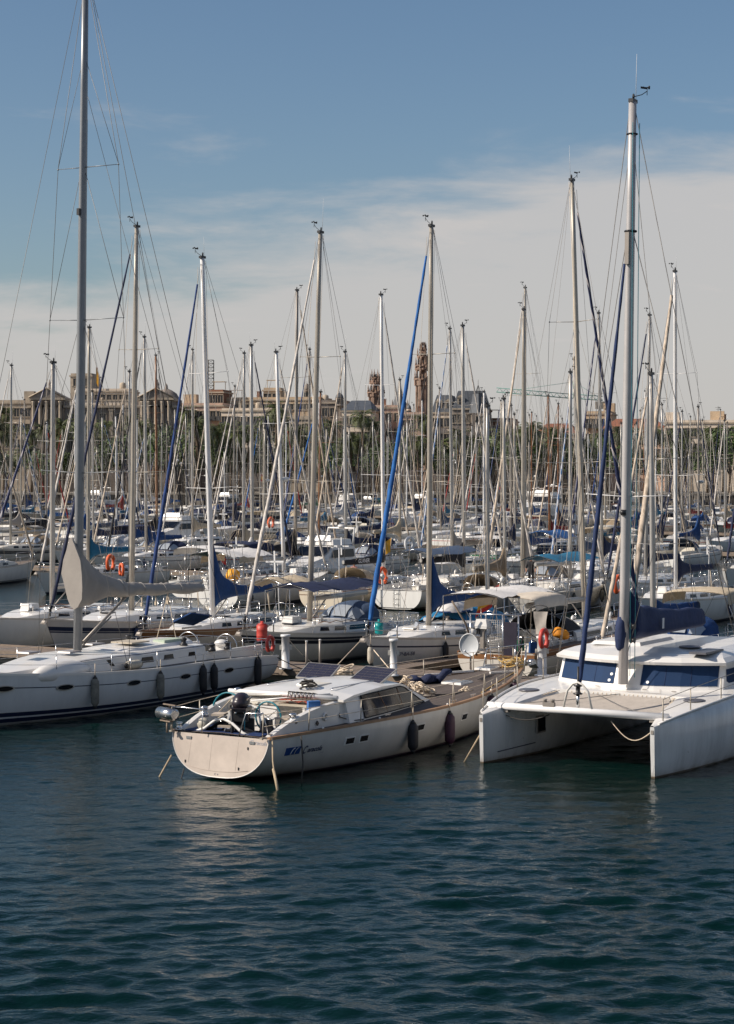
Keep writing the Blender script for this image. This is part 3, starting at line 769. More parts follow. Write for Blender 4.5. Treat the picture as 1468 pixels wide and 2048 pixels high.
# ================================================================ SETTING
import numpy as np
def grid_mesh(name, xs, ys, zf):
    X, Y = np.meshgrid(xs, ys); Z = zf(X, Y)
    co = np.stack([X, Y, Z], -1).reshape(-1, 3).astype(np.float32)
    ny, nx = X.shape; idx = np.arange(nx * ny).reshape(ny, nx)
    q = np.stack([idx[:-1, :-1], idx[:-1, 1:], idx[1:, 1:], idx[1:, :-1]], -1).reshape(-1, 4).astype(np.int32)
    me = bpy.data.meshes.new(name)
    me.vertices.add(len(co)); me.vertices.foreach_set('co', co.ravel())
    me.loops.add(q.size); me.loops.foreach_set('vertex_index', q.ravel())
    me.polygons.add(len(q)); me.polygons.foreach_set('loop_start', np.arange(0, q.size, 4, dtype=np.int32))
    me.polygons.foreach_set('use_smooth', np.ones(len(q), dtype=bool))
    me.update(calc_edges=True); me.materials.append(None)
    return me
def water_mat():
    m = bpy.data.materials.new('harbour water'); m.use_nodes = True
    t = m.node_tree; b = t.nodes['Principled BSDF']
    b.inputs['Base Color'].default_value = (.0005, .0105, .0092, 1)
    b.inputs['Roughness'].default_value = .045
    b.inputs['IOR'].default_value = 1.33
    b.inputs['Specular IOR Level'].default_value = .38
    tcn = N('ShaderNodeTexCoord', t)
    def nz(sc, stretch, rot, det, rough=.55):
        mp = N('ShaderNodeMapping', t); mp.inputs['Scale'].default_value = (sc / stretch, sc, sc); mp.inputs['Rotation'].default_value = (0, 0, R(rot))
        t.links.new(tcn.outputs['Object'], mp.inputs[0])
        n = N('ShaderNodeTexNoise', t); n.inputs['Scale'].default_value = 1; n.inputs['Detail'].default_value = det; n.inputs['Roughness'].default_value = rough
        n.inputs['Distortion'].default_value = .25
        t.links.new(mp.outputs[0], n.inputs[0]); return n.outputs['Fac']
    h = mth('ADD', mth('ADD', mth('MULTIPLY', nz(3.2, 1.5, 8, 3), .9, t), mth('MULTIPLY', nz(8, 1.5, -14, 3, .6), .42, t), t), mth('MULTIPLY', nz(19, 1.4, 10, 2, .6), .13, t), t)
    bp = N('ShaderNodeBump', t); bp.inputs['Strength'].default_value = 1.0; bp.inputs['Distance'].default_value = .035
    t.links.new(h, bp.inputs['Height']); t.links.new(bp.outputs[0], b.inputs['Normal'])
    return m
M['water'] = water_mat()
rw = np.random.RandomState(4)
waves = []
for i in range(60):
    lam = math.exp(rw.uniform(math.log(.26), math.log(1.5)))
    ang = R(90) + rw.normal(0, .50)
    k = 2 * math.pi / lam
    waves.append((k * math.cos(ang), k * math.sin(ang), .0058 * lam ** 1.0, rw.uniform(0, 6.28)))
def zwave(X, Y):
    Z = np.zeros_like(X)
    for kx, ky, a, p in waves: 
        s_ = np.sin(kx * X + ky * Y + p); Z += a * (s_ + .25 * s_ * np.abs(s_))
    Z *= .78 + .34 * np.sin(.21 * X + .9 + .6 * np.sin(.13 * Y)) * np.sin(.17 * Y + .08 * X + 1.1)
    fade = np.clip((86 - Y) / 14, 0, 1) * np.clip((17 - np.abs(X)) / 2.5, 0, 1) * np.clip((Y - 19) / 2, 0, 1)
    return Z * fade * (.42 + .58 * np.clip((46 - Y) / 16, 0, 1))
w_near = mk('water', grid_mesh('water', np.arange(-17, 17.01, .075), np.arange(19, 86.01, .075), zwave), M['water'], kind='structure')
wf = MB()
wf.add([(-600, -200, 0), (600, -200, 0), (600, 19, 0), (-600, 19, 0)], [(0, 1, 2, 3)])
wf.add([(-600, 19, 0), (-17, 19, 0), (-17, 86, 0), (-600, 86, 0)], [(0, 1, 2, 3)])
wf.add([(17, 19, 0), (600, 19, 0), (600, 86, 0), (17, 86, 0)], [(0, 1, 2, 3)])
wf.add([(-600, 86, 0), (600, 86, 0), (600, 382, 0), (-600, 382, 0)], [(0, 1, 2, 3)])
wf.build('water', M['water'], kind='structure')
# quay: lower ledge, wall, promenade
MB().box((0, 384, -.5), (700, 8, 3)).build('quay_ledge', M['concrete'], kind='structure')
MB().box((0, 392, .6), (700, 7.99, 5.0)).build('quay_wall', M['quaydark'], kind='structure')
MB().box((0, 388.3, 3.25), (700, 1.0, .3)).build('quay_kerb', M['concrete'], kind='structure')
MB().box((0, 420, 1.0), (700, 47.9, 4.2)).build('promenade', M['pave'], kind='structure')
g = MB(); g.add([(-1500, 440, 3.08), (1500, 440, 3.08), (3000, 6000, 3.08), (-3000, 6000, 3.08)], [(0, 1, 2, 3)]); g.build('ground', M['city'], kind='structure')
# openings along the quay wall: recessed bays between buttresses
bay = MB().box((0, 0, 0), (.8, .5, 2.0)).mesh('buttress')
for i in range(34):
    mk('quay_buttress', bay, M['concrete'], loc=(-74 + i * 4.5, 387.72, 2.02), kind='structure')

# ================================================================ BUILDINGS
win_me = {}
def window_part(parent, x, y, z, w=1.2, h=2.0, arch=False, pane='winb', fr='stonel', face=-1):
    key = ('bwin', w, h, arch)
    def fn():
        m = MB(); m.box((0, -.10, 0), (w + .3, .2, .16)); m.v = [(a, b, c - h / 2 - .08) for a, b, c in m.v]
        m.box((0, -.08, h / 2 + .12), (w + .3, .24, .16)); m.box((-w / 2 - .07, -.06, 0), (.12, .14, h)); m.box((w / 2 + .07, -.06, 0), (.12, .14, h))
        m.box((0, -.03, 0), (.08, .05, h - .02)); return m
    f_ = mk('window', cached(key, fn), M[fr], parent, (x, y, z))
    def pn():
        m = MB(); m.box((0, .0, 0), (w, .04, h))
        if arch: m.lathe([(w / 2, 0)] * 2, 10)
        return m
    mk('pane', cached(('pane', w, h), lambda: MB().box((0, -.02, 0), (w, .04, h))), M[pane], f_)
def PX(px, D): return (px - 734) * D / F
def PZ(py, D): return CH - (py - YH) * D / F
def building(name, label, px0, px1, py, D, matn, depth=16, rows=3, cols=None, ww=1.2, wh=1.9, roof='flat', roofm='tile', group=None, parapet=True, cornice='stonel', rot=0.0, top_gap=2.2, fh=3.6, zbase=3.1, balcony=False):
    x0, x1, z1 = PX(px0, D), PX(px1, D), PZ(py, D)
    w = x1 - x0; xc = (x0 + x1) / 2
    rot = R(random.Random(int(px0 + py * 3)).uniform(-14, -2)) if not rot else rot
    root = empty(name, (xc, D, zbase), rot, label=label, cat='building', group=group or 'waterfront buildings behind the palms')
    H_ = z1 - zbase
    MB().box((0, depth / 2, H_ / 2), (w, depth, H_)).build('wall', M[matn], root)
    if parapet:
        MB().box((0, depth / 2, H_ + .02), (w + .5, depth + .5, .35)).build('cornice', M[cornice], root)
    if roof == 'flat':
        MB().box((0, depth / 2, H_ + .45), (w - .2, depth - .2, .5)).build('parapet', M[matn], root)
    elif roof == 'hip':
        hr = 2.6; m = MB(); a, b = w / 2 + .3, depth + .3
        m.add([(-a, -.3, H_ + .2), (a, -.3, H_ + .2), (a, b, H_ + .2), (-a, b, H_ + .2), (-a * .6, depth / 2, H_ + hr), (a * .6, depth / 2, H_ + hr)], [(0, 1, 5, 4), (1, 2, 5), (2, 3, 4, 5), (3, 0, 4), (3, 2, 1, 0)])
        m.build('roof', M[roofm], root)
    elif roof == 'mansard':
        hr = 4.2; a = w / 2; m = MB()
        m.add([(-a, 0, H_ + .2), (a, 0, H_ + .2), (a, depth, H_ + .2), (-a, depth, H_ + .2), (-a + 1.2, 1.6, H_ + hr), (a - 1.2, 1.6, H_ + hr), (a - 1.2, depth - 1.6, H_ + hr), (-a + 1.2, depth - 1.6, H_ + hr)], [(0, 1, 5, 4), (1, 2, 6, 5), (2, 3, 7, 6), (3, 0, 4, 7), (4, 5, 6, 7)])
        m.build('roof', M[roofm], root)
        nn = max(int(w / 3), 2)
        for i in range(nn):
            xx = lerp(-a + 1.8, a - 1.8, i / max(nn - 1, 1))
            d_ = mk('dormer', cached(('dormer',), lambda: MB().box((0, .6, .9), (1.4, 2.0, 1.8)).add([(-.9, -.5, 1.8), (.9, -.5, 1.8), (0, -.5, 2.5), (-.9, 1.6, 1.8), (.9, 1.6, 1.8), (0, 1.6, 2.5)], [(0, 1, 2), (3, 5, 4), (0, 2, 5, 3), (1, 4, 5, 2)])), M['stonel'], root, (xx, .75, H_ + .8))
            mk('pane', cached(('dpane',), lambda: MB().box((0, -.42, .9), (.8, .04, 1.2))), M['winb'], d_)
    br = random.Random(int(px0 * 7 + py))
    if roof == 'flat':
        for k in range(max(int(w / 4), 1)):
            xx = br.uniform(-w / 2 + .8, w / 2 - .8); yy = br.uniform(1.0, depth * .7); kind = br.choice(('stair_hut', 'chimney', 'water_tank', 'aerial', 'chimney', 'pergola'))
            z = H_ + .7
            if kind == 'stair_hut': MB().box((xx, yy, z + .9), (br.uniform(1.8, 3.4), 2.4, br.uniform(1.6, 2.6))).build('stair_hut', M[br.choice(('plaster', 'ochre', 'plasterp', 'stonel'))], root)
            elif kind == 'chimney': MB().box((xx, yy, z + .6), (.6, .6, 1.5)).box((xx, yy, z + 1.45), (.8, .8, .12)).build('chimney', M[br.choice(('brick', 'stonel'))], root)
            elif kind == 'water_tank': MB().lathe([(.7, 0), (.75, .1), (.75, 1.3), (.3, 1.6)], 10, (xx, yy, z)).build('water_tank', M['stonel'], root)
            elif kind == 'aerial': MB().tube([(xx, yy, z), (xx, yy, z + 3.4)], .05, 4).tube([(xx - .7, yy, z + 3.1), (xx + .7, yy, z + 3.1)], .04, 3).tube([(xx - .5, yy, z + 2.7), (xx + .5, yy, z + 2.7)], .04, 3).build('aerial', M['iron'], root)
            else: MB().box((xx, yy, z + 1.9), (3.0, 2.4, .12)).box((xx - 1.4, yy, z + .95), (.12, .12, 1.9)).box((xx + 1.4, yy, z + .95), (.12, .12, 1.9)).build('roof_terrace_awning', M[br.choice(('whitec', 'greenc', 'beige'))], root)
    cols = cols or max(int(w / 3.2), 1)
    for r_ in range(rows):
        z = H_ - top_gap - r_ * fh
        if z < 3: break
        for c_ in range(cols):
            xx = lerp(-w / 2, w / 2, (c_ + .5) / cols)
            window_part(root, xx, 0.0, z, ww, wh, fr=cornice)
            if balcony and r_ % 2 == 0:
                mk('balcony', cached(('balc',), lambda: MB().box((0, -.45, -.1), (2.0, .9, .14)).box((0, -.86, .4), (1.9, .04, .9))), M['iron'], root, (xx, 0, z - 1.1))
    return root
# classical customs house on the left
DB = 440
def classical():
    x0, x1 = PX(60, DB), PX(352, DB); zt = PZ(815, DB) - 3.1; w = x1 - x0
    root = empty('classical_building', ((x0 + x1) / 2, DB, 3.1), label='dark classical stone building with pediments and statues behind palms at far left', cat='building', group='waterfront buildings behind the palms')
    MB().box((0, 12, zt / 2), (w, 24, zt)).build('wall', M['stone'], root)
    MB().box((0, 12, zt + .2), (w + 1.2, 25.2, .5)).build('cornice', M['stonel'], root)
    MB().box((0, 12, zt - 6.6), (w + .7, 24.7, .4)).build('string_course', M['stonel'], root)
    bm = MB(); 
    for i in range(int(w / .9)):
        bm.lathe([(.12, 0), (.2, .3), (.1, .7), (.16, .95)], 6, (-w / 2 + .5 + i * .9, .0, zt + .45))
    bm.build('balustrade', M['stonel'], root, kind='stuff')
    MB().box((0, 0, zt + 1.5), (w, .4, .22)).build('coping', M['stonel'], root)
    for i in range(9):
        x = -w / 2 + 1.7 + i * (w - 3.4) / 8
        for r_ in range(3): window_part(root, x, 0, zt - 2.9 - r_ * 6.2, 1.3, 3.0)
        if i < 8:
            mk('pilaster', cached(('pil',), lambda: MB().box((0, -.2, 0), (.8, .42, 5.6)).box((0, -.24, 2.9), (1.1, .5, .4))), M['stonel'], root, (x + (w - 3.4) / 16, 0, zt - 3.4))
    # pavilions with pediments
    for px, wpx in ((312, 64), (95, 64)):
        xx = PX(px, DB) - (x0 + x1) / 2; ww = wpx * DB / F; zz = PZ(800, DB) - 3.1
        MB().box((xx, -.6 + 5, zz / 2), (ww, 10, zz)).build('pavilion', M['stone'], root)
        MB().box((xx, -.6 + 5, zz + .25), (ww + .9, 10.9, .5)).build('cornice', M['stonel'], root)
        pd = MB(); a = ww / 2 + .45
        pd.add([(xx - a, -1.05, zz + .5), (xx + a, -1.05, zz + .5), (xx, -1.05, zz + 2.6), (xx - a, 9.8, zz + .5), (xx + a, 9.8, zz + .5), (xx, 9.8, zz + 2.6)], [(0, 1, 2), (3, 5, 4), (0, 2, 5, 3), (1, 4, 5, 2), (0, 3, 4, 1)])
        pd.build('pediment', M['stone'], root)
        pr = MB(); pr.tube([(xx - a, -1.2, zz + .55), (xx, -1.2, zz + 2.68), (xx + a, -1.2, zz + .55)], .16, 4); pr.build('pediment_moulding', M['stonel'], root)
        for k in range(5): MB().lathe([(.42, 0), (.38, .2), (.34, 6.2), (.46, 6.5)], 10, (xx - ww / 2 + .6 + k * (ww - 1.2) / 4, -1.0, zz - 6.8)).build('column', M['stonel'], root)
        window_part(root, xx, -.62, zz - 3.2, 1.3, 2.6)
        st = MB(); st.lathe([(.5, 0), (.5, .5), (.3, .6), (.38, 1.2), (.25, 1.8), (.14, 1.95), (.17, 2.2), (.05, 2.4)], 8, (xx, 3, zz + 2.4)); st.build('statue', M['stone'], root)
    dm = MB(); xx = PX(322, DB) - (x0 + x1) / 2
    dm.lathe([(3.6, 0), (3.6, 1.6), (3.2, 1.8), (2.4, 3.2), (1.2, 4.0), (.4, 4.3), (.3, 5.0), (.05, 5.6)], 14, (xx, 12, zt + .4)); dm.build('roof_dome', M['stone'], root)
    for px in (337, 276, 200): MB().lathe([(.28, 0), (.28, 1.6), (.36, 1.7), (.2, 2.0)], 8, (PX(px, DB) - (x0 + x1) / 2, 4, zt + .4)).build('chimney', M['stonel'], root)
    return root
classical()
building('apartment_block', 'cream rooftop block showing above the far left classical building', 150, 262, 783, 470, 'plaster', 10, 1, 9, 1.0, 1.2, top_gap=1.4)
building('apartment_block', 'small pale grey tower block at the left edge', 140, 184, 752, 500, 'stonel', 8, 1, 2, top_gap=1.6)
building('apartment_block', 'brown block with penthouse under the lattice antenna mast', 352, 447, 812, 455, 'plasterp', 12, 4, 7, balcony=True)
building('apartment_block', 'dark red brick block carrying the lattice antenna', 414, 447, 785, 470, 'brick', 8, 1, 3, top_gap=1.6)
building('office_block', 'long flat ochre block left of centre', 445, 642, 800, 470, 'ochre', 14, 4, 15, 1.6, 1.3, top_gap=1.7)
building('apartment_block', 'cream terrace block in front of the long ochre one', 440, 560, 822, 445, 'plaster', 12, 4, 9, balcony=True)
building('roof_hut', 'square ochre plant room on top of the long ochre block', 526, 562, 781, 475, 'ochre', 5, 1, 2, 1.8, 1.5, top_gap=1.5)
building('apartment_block', 'grey stone house with balconies, left of centre', 560, 640, 838, 440, 'stonel', 12, 4, 6, balcony=True)
building('apartment_block', 'pale house with green shutters and low hip roof, at centre', 683, 742, 822, 445, 'plaster', 12, 4, 4, roof='hip', roofm='slater')
building('apartment_block', 'pink blank-gabled house left of the tall carved tower', 737, 802, 816, 455, 'plasterp', 12, 3, 4)
building('apartment_block', 'pink house with terrace at the foot of the tall carved tower', 795, 850, 830, 447, 'plasterp', 12, 3, 3)
building('apartment_block', 'small grey stone house left of the round turrets', 625, 690, 806, 462, 'stone', 12, 3, 4)
building('apartment_block', 'ornate cream house with arched dormer, right of the tall carved tower', 862, 912, 826, 448, 'plaster', 12, 4, 4, roof='mansard', roofm='slater')
building('post_office', 'dark grand building with slate mansard and dormers, right of the carved towers', 905, 978, 818, 442, 'stone', 20, 5, 8, roof='mansard', roofm='slater')
building('warehouse', 'low dark brown block right of the slate mansard building', 976, 1024, 842, 455, 'brick', 14, 2, 4)
building('apartment_block', 'long pale block with red tiled roof beneath the crane jib', 1072, 1150, 868, 450, 'ochre', 16, 3, 9, roof='hip', roofm='tile')
building('apartment_block', 'tall ochre block with setback top, right of the crane', 1172, 1222, 828, 470, 'ochre', 12, 4, 5, balcony=True)
building('apartment_block', 'long ochre block with tiled roof near the right edge', 1205, 1330, 858, 460, 'plasterp', 14, 4, 13, roof='hip', roofm='tile')
building('apartment_block', 'plain cream block beyond the right edge of the palms', 1330, 1480, 846, 450, 'plaster', 14, 4, 13)
building('apartment_block', 'grey stone block at the left margin', -40, 62, 806, 450, 'stonel', 14, 4, 9)
building('white_villa', 'low white block between palms under the crane jib', 1000, 1072, 880, 448, 'plaster', 12, 2, 6)
def turret(name, label, px, py_top, py_base, wpx, D, m, rm):
    root = empty(name, (PX(px, D), D, PZ(py_base, D)), label=label, cat='tower', group='small turrets on the skyline')
    h = PZ(py_top, D) - PZ(py_base, D); r = wpx * D / F / 2
    MB().lathe([(r * 1.1, 0), (r, .2), (r, h * .45), (r * 1.15, h * .47), (r * 1.15, h * .52)], 12).build('drum', M[m], root)
    MB().lathe([(r * 1.02, h * .52), (r * .98, h * .62), (r * .75, h * .76), (r * .35, h * .84), (r * .1, h * .88), (r * .05, h)], 12).build('dome', M[rm], root)
    for k in range(8):
        a = 2 * math.pi * k / 8 + .2
        mk('window', cached(('twin', round(h, 1)), lambda: MB().box((0, 0, 0), (.5, .08, h * .25))), M['winb'], root, (math.cos(a) * (r + .01), math.sin(a) * (r + .01), h * .27), (0, 0, a + math.pi / 2))
    MB().box((0, 2, -4), (2.6 * r, 2.6 * r, 8)).build('base', M[m], root)
turret('domed_turret', 'small domed belvedere turret above the long ochre block', 614, 762, 800, 11, 472, 'stone', 'stone')
turret('domed_turret', 'grey slate-domed turret right of the belvedere turret', 679, 782, 812, 16, 455, 'stone', 'slater')
turret('corner_turret', 'white corner turret with dark dome beside the blue furled sail', 818, 806, 832, 9, 452, 'plaster', 'slater')
def church():
    D = 480; root = empty('church', (PX(800, D), D, 3.1), label='church with steep dark pyramid roof between the two carved towers', cat='church')
    z = PZ(820, D) - 3.1; w = 34 * D / F
    MB().box((0, 3, z / 2), (w, 6, z)).build('wall', M['plaster'], root)
    MB().lathe([(w * .62, 0), (w * .5, .6), (w * .12, 5.0), (.1, 6.6)], 4, (0, 3, z), smooth=False).build('roof', M['slater'], root)
    for s_ in (-1, 1): MB().lathe([(.3, 0), (.3, 1), (.05, 2.6)], 6, (s_ * w * .45, 0.3, z)).build('pinnacle', M['stone'], root)
    window_part(root, 0, 0, z - 3, 1.2, 2.4)
church()
def carved_tower(name, label, px, py_top, py_base, wpx, D, tiers, grp='carved stone towers'):
    root = empty(name, (PX(px, D), D, 3.1), label=label, cat='tower', group=grp)
    zt = PZ(py_top, D) - 3.1; r0 = wpx * D / F / 2
    z0 = 0
    for k, (f0, f1, rr, open_) in enumerate(tiers):
        za, zb = zt * f0, zt * f1; r = r0 * rr; h = zb - za
        if not open_:
            MB().lathe([(r, za), (r, zb)], 8, smooth=False).build('shaft', M['towers'], root)
            for j in range(8):
                a = math.pi / 8 + 2 * math.pi * j / 8
                MB().box((math.cos(a) * r, math.sin(a) * r, (za + zb) / 2), (.5, .5, h), a).build('buttress', M['towers'], root)
                a2 = 2 * math.pi * j / 8
                for q in range(max(int(h / 4), 1)):
                    mk('opening', cached(('slit',), lambda: MB().box((0, 0, 0), (.08, .35, .7))), M['winb'], root, (math.cos(a2) * (r * .925 + .03), math.sin(a2) * (r * .925 + .03), za + 2 + q * 4), (0, 0, a2))
        else:
            MB().lathe([(r * .45, za), (r * .45, zb)], 8, smooth=False).build('core', M['towers'], root)
            for j in range(8):
                a = math.pi / 8 + 2 * math.pi * j / 8
                MB().lathe([(.34, za), (.22, za + .4), (.22, zb - .5), (.36, zb)], 6, (math.cos(a) * r * .9, math.sin(a) * r * .9, 0)).build('column', M['towers'], root)
        MB().lathe([(r * .98, zb - .25), (r * 1.16, zb), (r * 1.16, zb + .35), (r * .9, zb + .4)], 8, smooth=False).build('gallery', M['towers'], root)
        for j in range(8):
            a = math.pi / 8 + 2 * math.pi * j / 8
            MB().lathe([(.2, 0), (.26, .4), (.1, .6), (.16, .8), (.02, 1.9)], 5, (math.cos(a) * r * 1.08, math.sin(a) * r * 1.08, zb + .35)).build('pinnacle', M['towers'], root)
    MB().tube([(0, 0, zt * tiers[-1][1]), (0, 0, zt)], [.14, .03], 5).build('spire', M['iron'], root)
    return root
carved_tower('carved_tower', 'tall octagonal carved stone tower with open lantern tiers and spire', 846, 694, 850, 29, 480,
             [(0, .73, .92, False), (.73, .77, 1.12, False), (.77, .84, 1.0, True), (.84, .865, .98, False), (.865, .93, .74, True), (.93, .965, .42, True), (.965, .975, .30, False)])
carved_tower('carved_tower', 'shorter octagonal carved tower with crown, left of the tall one', 752, 744, 850, 29, 485,
             [(0, .79, .92, False), (.79, .82, 1.08, False), (.82, .90, .82, True), (.90, .915, .8, False), (.915, .95, .58, True)])
def post_turret():
    D = 440; root = empty('corner_tower', (PX(957, D), D - .6, 3.1), label='square corner tower with steep slate roof and iron lantern, right of mansard building', cat='tower')
    z = PZ(826, D) - 3.1; w = 26 * D / F
    MB().box((0, 2, z / 2), (w, 4, z)).build('wall', M['stone'], root)
    MB().lathe([(w * .72, 0), (w * .5, 2.6), (w * .42, 4.4), (w * .46, 4.5)], 4, (0, 2, z), smooth=False).build('roof', M['slater'], root).rotation_euler = (0, 0, 0)
    m = MB()
    for a in range(6): m.tube([(math.cos(a) * .7, 2 + math.sin(a) * .7, z + 4.4), (0, 2, z + 6.4)], .05, 4)
    m.tube([(0, 2, z + 6.3), (0, 2, z + 7.6)], .04, 4); m.build('lantern', M['iron'], root)
    for k in range(4): window_part(root, 0, -.02, z - 1.8 - k * 3.6, 1.2, 2)
post_turret()
def lattice_antenna():
    D = 475; zb = PZ(786, D); zt = PZ(720, D)
    root = empty('antenna_mast', (PX(422, D), D, zb), label='steel lattice antenna mast on the dark brick block', cat='antenna')
    h = zt - zb; w = .65
    for x, y in ((-w, -w), (w, -w), (w, w), (-w, w)): MB().tube([(x, y, 0), (x, y, h)], .07, 4).build('leg', M['iron'], root)
    n = 9
    for i in range(n):
        z = h * i / n; z2 = h * (i + 1) / n
        m = MB()
        for (x, y), (x2, y2) in (((-w, -w), (w, -w)), ((w, -w), (w, w)), ((w, w), (-w, w)), ((-w, w), (-w, -w))):
            m.tube([(x, y, z), (x2, y2, z2)], .045, 3); m.tube([(x, y, z2), (x2, y2, z2)], .045, 3)
        m.build('brace', M['iron'], root)
lattice_antenna()
def crane():
    D = 700; s_ = D / F
    X = PX(1148, D); root = empty('tower_crane', (X, D, 3.1), label='pale green tower crane with long jib over the right skyline', cat='crane')
    zj = PZ(797, D) - 3.1
    m = MB(); w = 1.0
    for x, y in ((-w, -w), (w, -w), (w, w), (-w, w)): m.tube([(x, y, 0), (x, y, zj)], .12, 4)
    for i in range(int(zj / 2.4)):
        z = i * 2.4; m.tube([(-w, -w, z), (w, -w, z + 2.4)], .08, 3).tube([(w, -w, z), (w, w, z + 2.4)], .08, 3).tube([(-w, w, z), (-w, -w, z + 2.4)], .08, 3)
    m.build('tower', M['crane'], root)
    L0 = (993 - 1148) * s_; zl = (797 - 784) * s_; 
    def jib(x0, z0, x1, z1, nm):
        m = MB(); a, b = Vector((x0, 0, z0)), Vector((x1, 0, z1)); n = int((b - a).length / 2.2) or 1; hh = 1.5
        m.tube([a + Vector((0, -.7, 0)), b + Vector((0, -.7, 0))], .13, 4).tube([a + Vector((0, .7, 0)), b + Vector((0, .7, 0))], .13, 4).tube([a + Vector((0, 0, hh)), b + Vector((0, 0, hh))], .14, 4)
        for i in range(n):
            p = a.lerp(b, i / n); q = a.lerp(b, (i + .5) / n); r_ = a.lerp(b, (i + 1) / n)
            for y in (-.7, .7):
                m.tube([p + Vector((0, y, 0)), q + Vector((0, 0, hh))], .07, 3).tube([q + Vector((0, 0, hh)), r_ + Vector((0, y, 0))], .07, 3)
        m.build(nm, M['crane'], root)
    jib(-.5, zj, L0, zj + zl, 'jib'); jib(.5, zj, (1205 - 1148) * s_, zj - 4 * s_, 'counter_jib')
    MB().box(((1203 - 1148) * s_, 0, zj - 2.4), (4.5, 2, 2.6)).build('counterweight', M['concrete'], root)
    MB().tube([(0, 0, zj), (0, 0, zj + 6)], .3, 4).build('tower_head', M['crane'], root)
    MB().tube([(0, 0, zj + 6), (L0 * .7, 0, zj + zl * .7 + 1.6)], .08, 3).build('tie_bar', M['crane'], root)
    MB().tube([(0, 0, zj + 6), ((1205 - 1148) * s_, 0, zj - .5)], .08, 3).build('tie_bar', M['crane'], root)
crane()
def rooftop_flag():
    D = 470; root = empty('flag_pole', (PX(193, D), D - .5, PZ(790, D)), label='pole with limp yellow and red flag on the far left roof', cat='flag')
    MB().tube([(0, 0, -2), (0, 0, 7)], .08, 5).build('pole', M['iron'], root)
    m = MB(); m.loft([[(0, 0, 6.8), (0, 0, 3.0)], [(.35, .15, 6.2), (.3, -.1, 2.4)], [(.6, -.1, 5.2), (.5, .1, 1.8)]], False, False, True); m.build('flag', M['flagy'], root)
    m = MB(); m.loft([[(.05, .02, 6.9), (.02, .02, 5.8)], [(.4, .18, 6.4), (.36, .18, 5.2)]], False, False, True); m.build('flag_stripe', M['flagr'], root)
rooftop_flag()
# ================================================================ PALMS AND TREES
def palm_crown_mb(seed, n=34, r=2.9):
    rnd = random.Random(seed); m = MB(); vs = []; fs = []
    for i in range(n):
        a = rnd.uniform(0, 6.283); el = rnd.uniform(-.75, 1.2); ln = r * rnd.uniform(.85, 1.15)
        pts = []
        for k in range(8):
            u = k / 7; ang = el - 1.35 * u * u - .15 * u
            if k == 0: p = Vector((0, 0, 0)); pts.append(p)
            else:
                d = ln / 7; p = pts[-1] + Vector((math.cos(a) * math.cos(ang), math.sin(a) * math.cos(ang), math.sin(ang))) * d; pts.append(p)
        side = Vector((-math.sin(a), math.cos(a), 0))
        for k in range(1, 8):
            p, q = pts[k - 1], pts[k]; t = (q - p).normalized(); up = side.cross(t)
            for j in range(3):
                c = p.lerp(q, (j + .5) / 3); w = .62 * r / 2.9 * math.sin(math.pi * min(.12 + .85 * (k - 1 + j / 3) / 7, 1)) + .08
                for s_ in (-1, 1):
                    tip = c + side * s_ * w + t * w * .55 - Vector((0, 0, 1)) * w * (.25 + rnd.random() * .5)
                    o = len(vs); vs += [c - t * .05, c + t * .07, tip]; fs.append((o, o + 1, o + 2))
    m.add(vs, fs, False)
    return m
def palm_trunk_mb(h, seed):
    rnd = random.Random(seed); bx = rnd.uniform(-.5, .5)
    m = MB(); m.tube([(bx * (u * u), 0, h * u) for u in [i / 6 for i in range(7)]], [.30, .24, .22, .21, .21, .24, .34], 7); return m, bx
def dry_skirt_mb(seed):
    rnd = random.Random(seed); m = MB(); vs = []; fs = []
    for i in range(60):
        a = rnd.uniform(0, 6.283); l = rnd.uniform(.6, 1.5); s = .25
        p = Vector((math.cos(a) * s, math.sin(a) * s, rnd.uniform(-.5, .3)))
        q = p + Vector((math.cos(a) * l * .45, math.sin(a) * l * .45, -l)); w = Vector((-math.sin(a), math.cos(a), 0)) * .09
        o = len(vs); vs += [p - w, p + w, q]; fs.append((o, o + 1, o + 2))
    m.add(vs, fs); return m
crowns = [palm_crown_mb(10 + i, 34 + 4 * (i % 3), 3.0 + .25 * (i % 3)).mesh('crown') for i in range(5)]
skirts = [dry_skirt_mb(i).mesh('dry_fronds') for i in range(2)]
trunks = {}
def where(px):
    for lim, t_ in ((200, 'at far left'), (300, 'in front of the classical building'), (400, 'by the right pavilion'), (470, 'below the lattice antenna'), (560, 'below the roof hut'), (640, 'left of centre'), (720, 'below the small turrets'), (790, 'below the shorter carved tower'), (860, 'below the tall carved tower'), (930, 'below the ornate cream house'), (1000, 'below the slate mansard building'), (1080, 'under the tip of the crane jib'), (1160, 'beneath the crane'), (1250, 'right of the crane')):
        if px < lim: return t_
    return 'at far right'
HT = {0: 'short', 1: 'middling', 2: 'tall', 3: 'very tall'}
LBL = {}
def uniq(lbl, x, alts):
    for a in alts:
        k = lbl + a
        if k not in LBL: LBL[k] = 1; return k
    return lbl + alts[0]
rnd = random.Random(3)
npalm = 0
palm_specs = []
for D_, n_, in ((404, 40), (416, 38), (428, 34)):
    for i in range(n_):
        px = -60 + (1590) * (i + rnd.uniform(.1, .9)) / n_
        h = rnd.choice((6.5, 8.5, 10.5, 12, 13, 14)) if rnd.random() > .12 else rnd.choice((15.5, 17))
        if 680 < px < 800: h = min(h, 11)
        if px > 960: h = min(h, 12.5)
        palm_specs.append((px, D_ + rnd.uniform(-4, 4), h))
palm_specs += [(552, 405, 17.5), (530, 410, 15), (727, 404, 15.8), (745, 405, 14.8), (1062, 405, 13.5), (300, 403, 11), (497, 404, 13)]
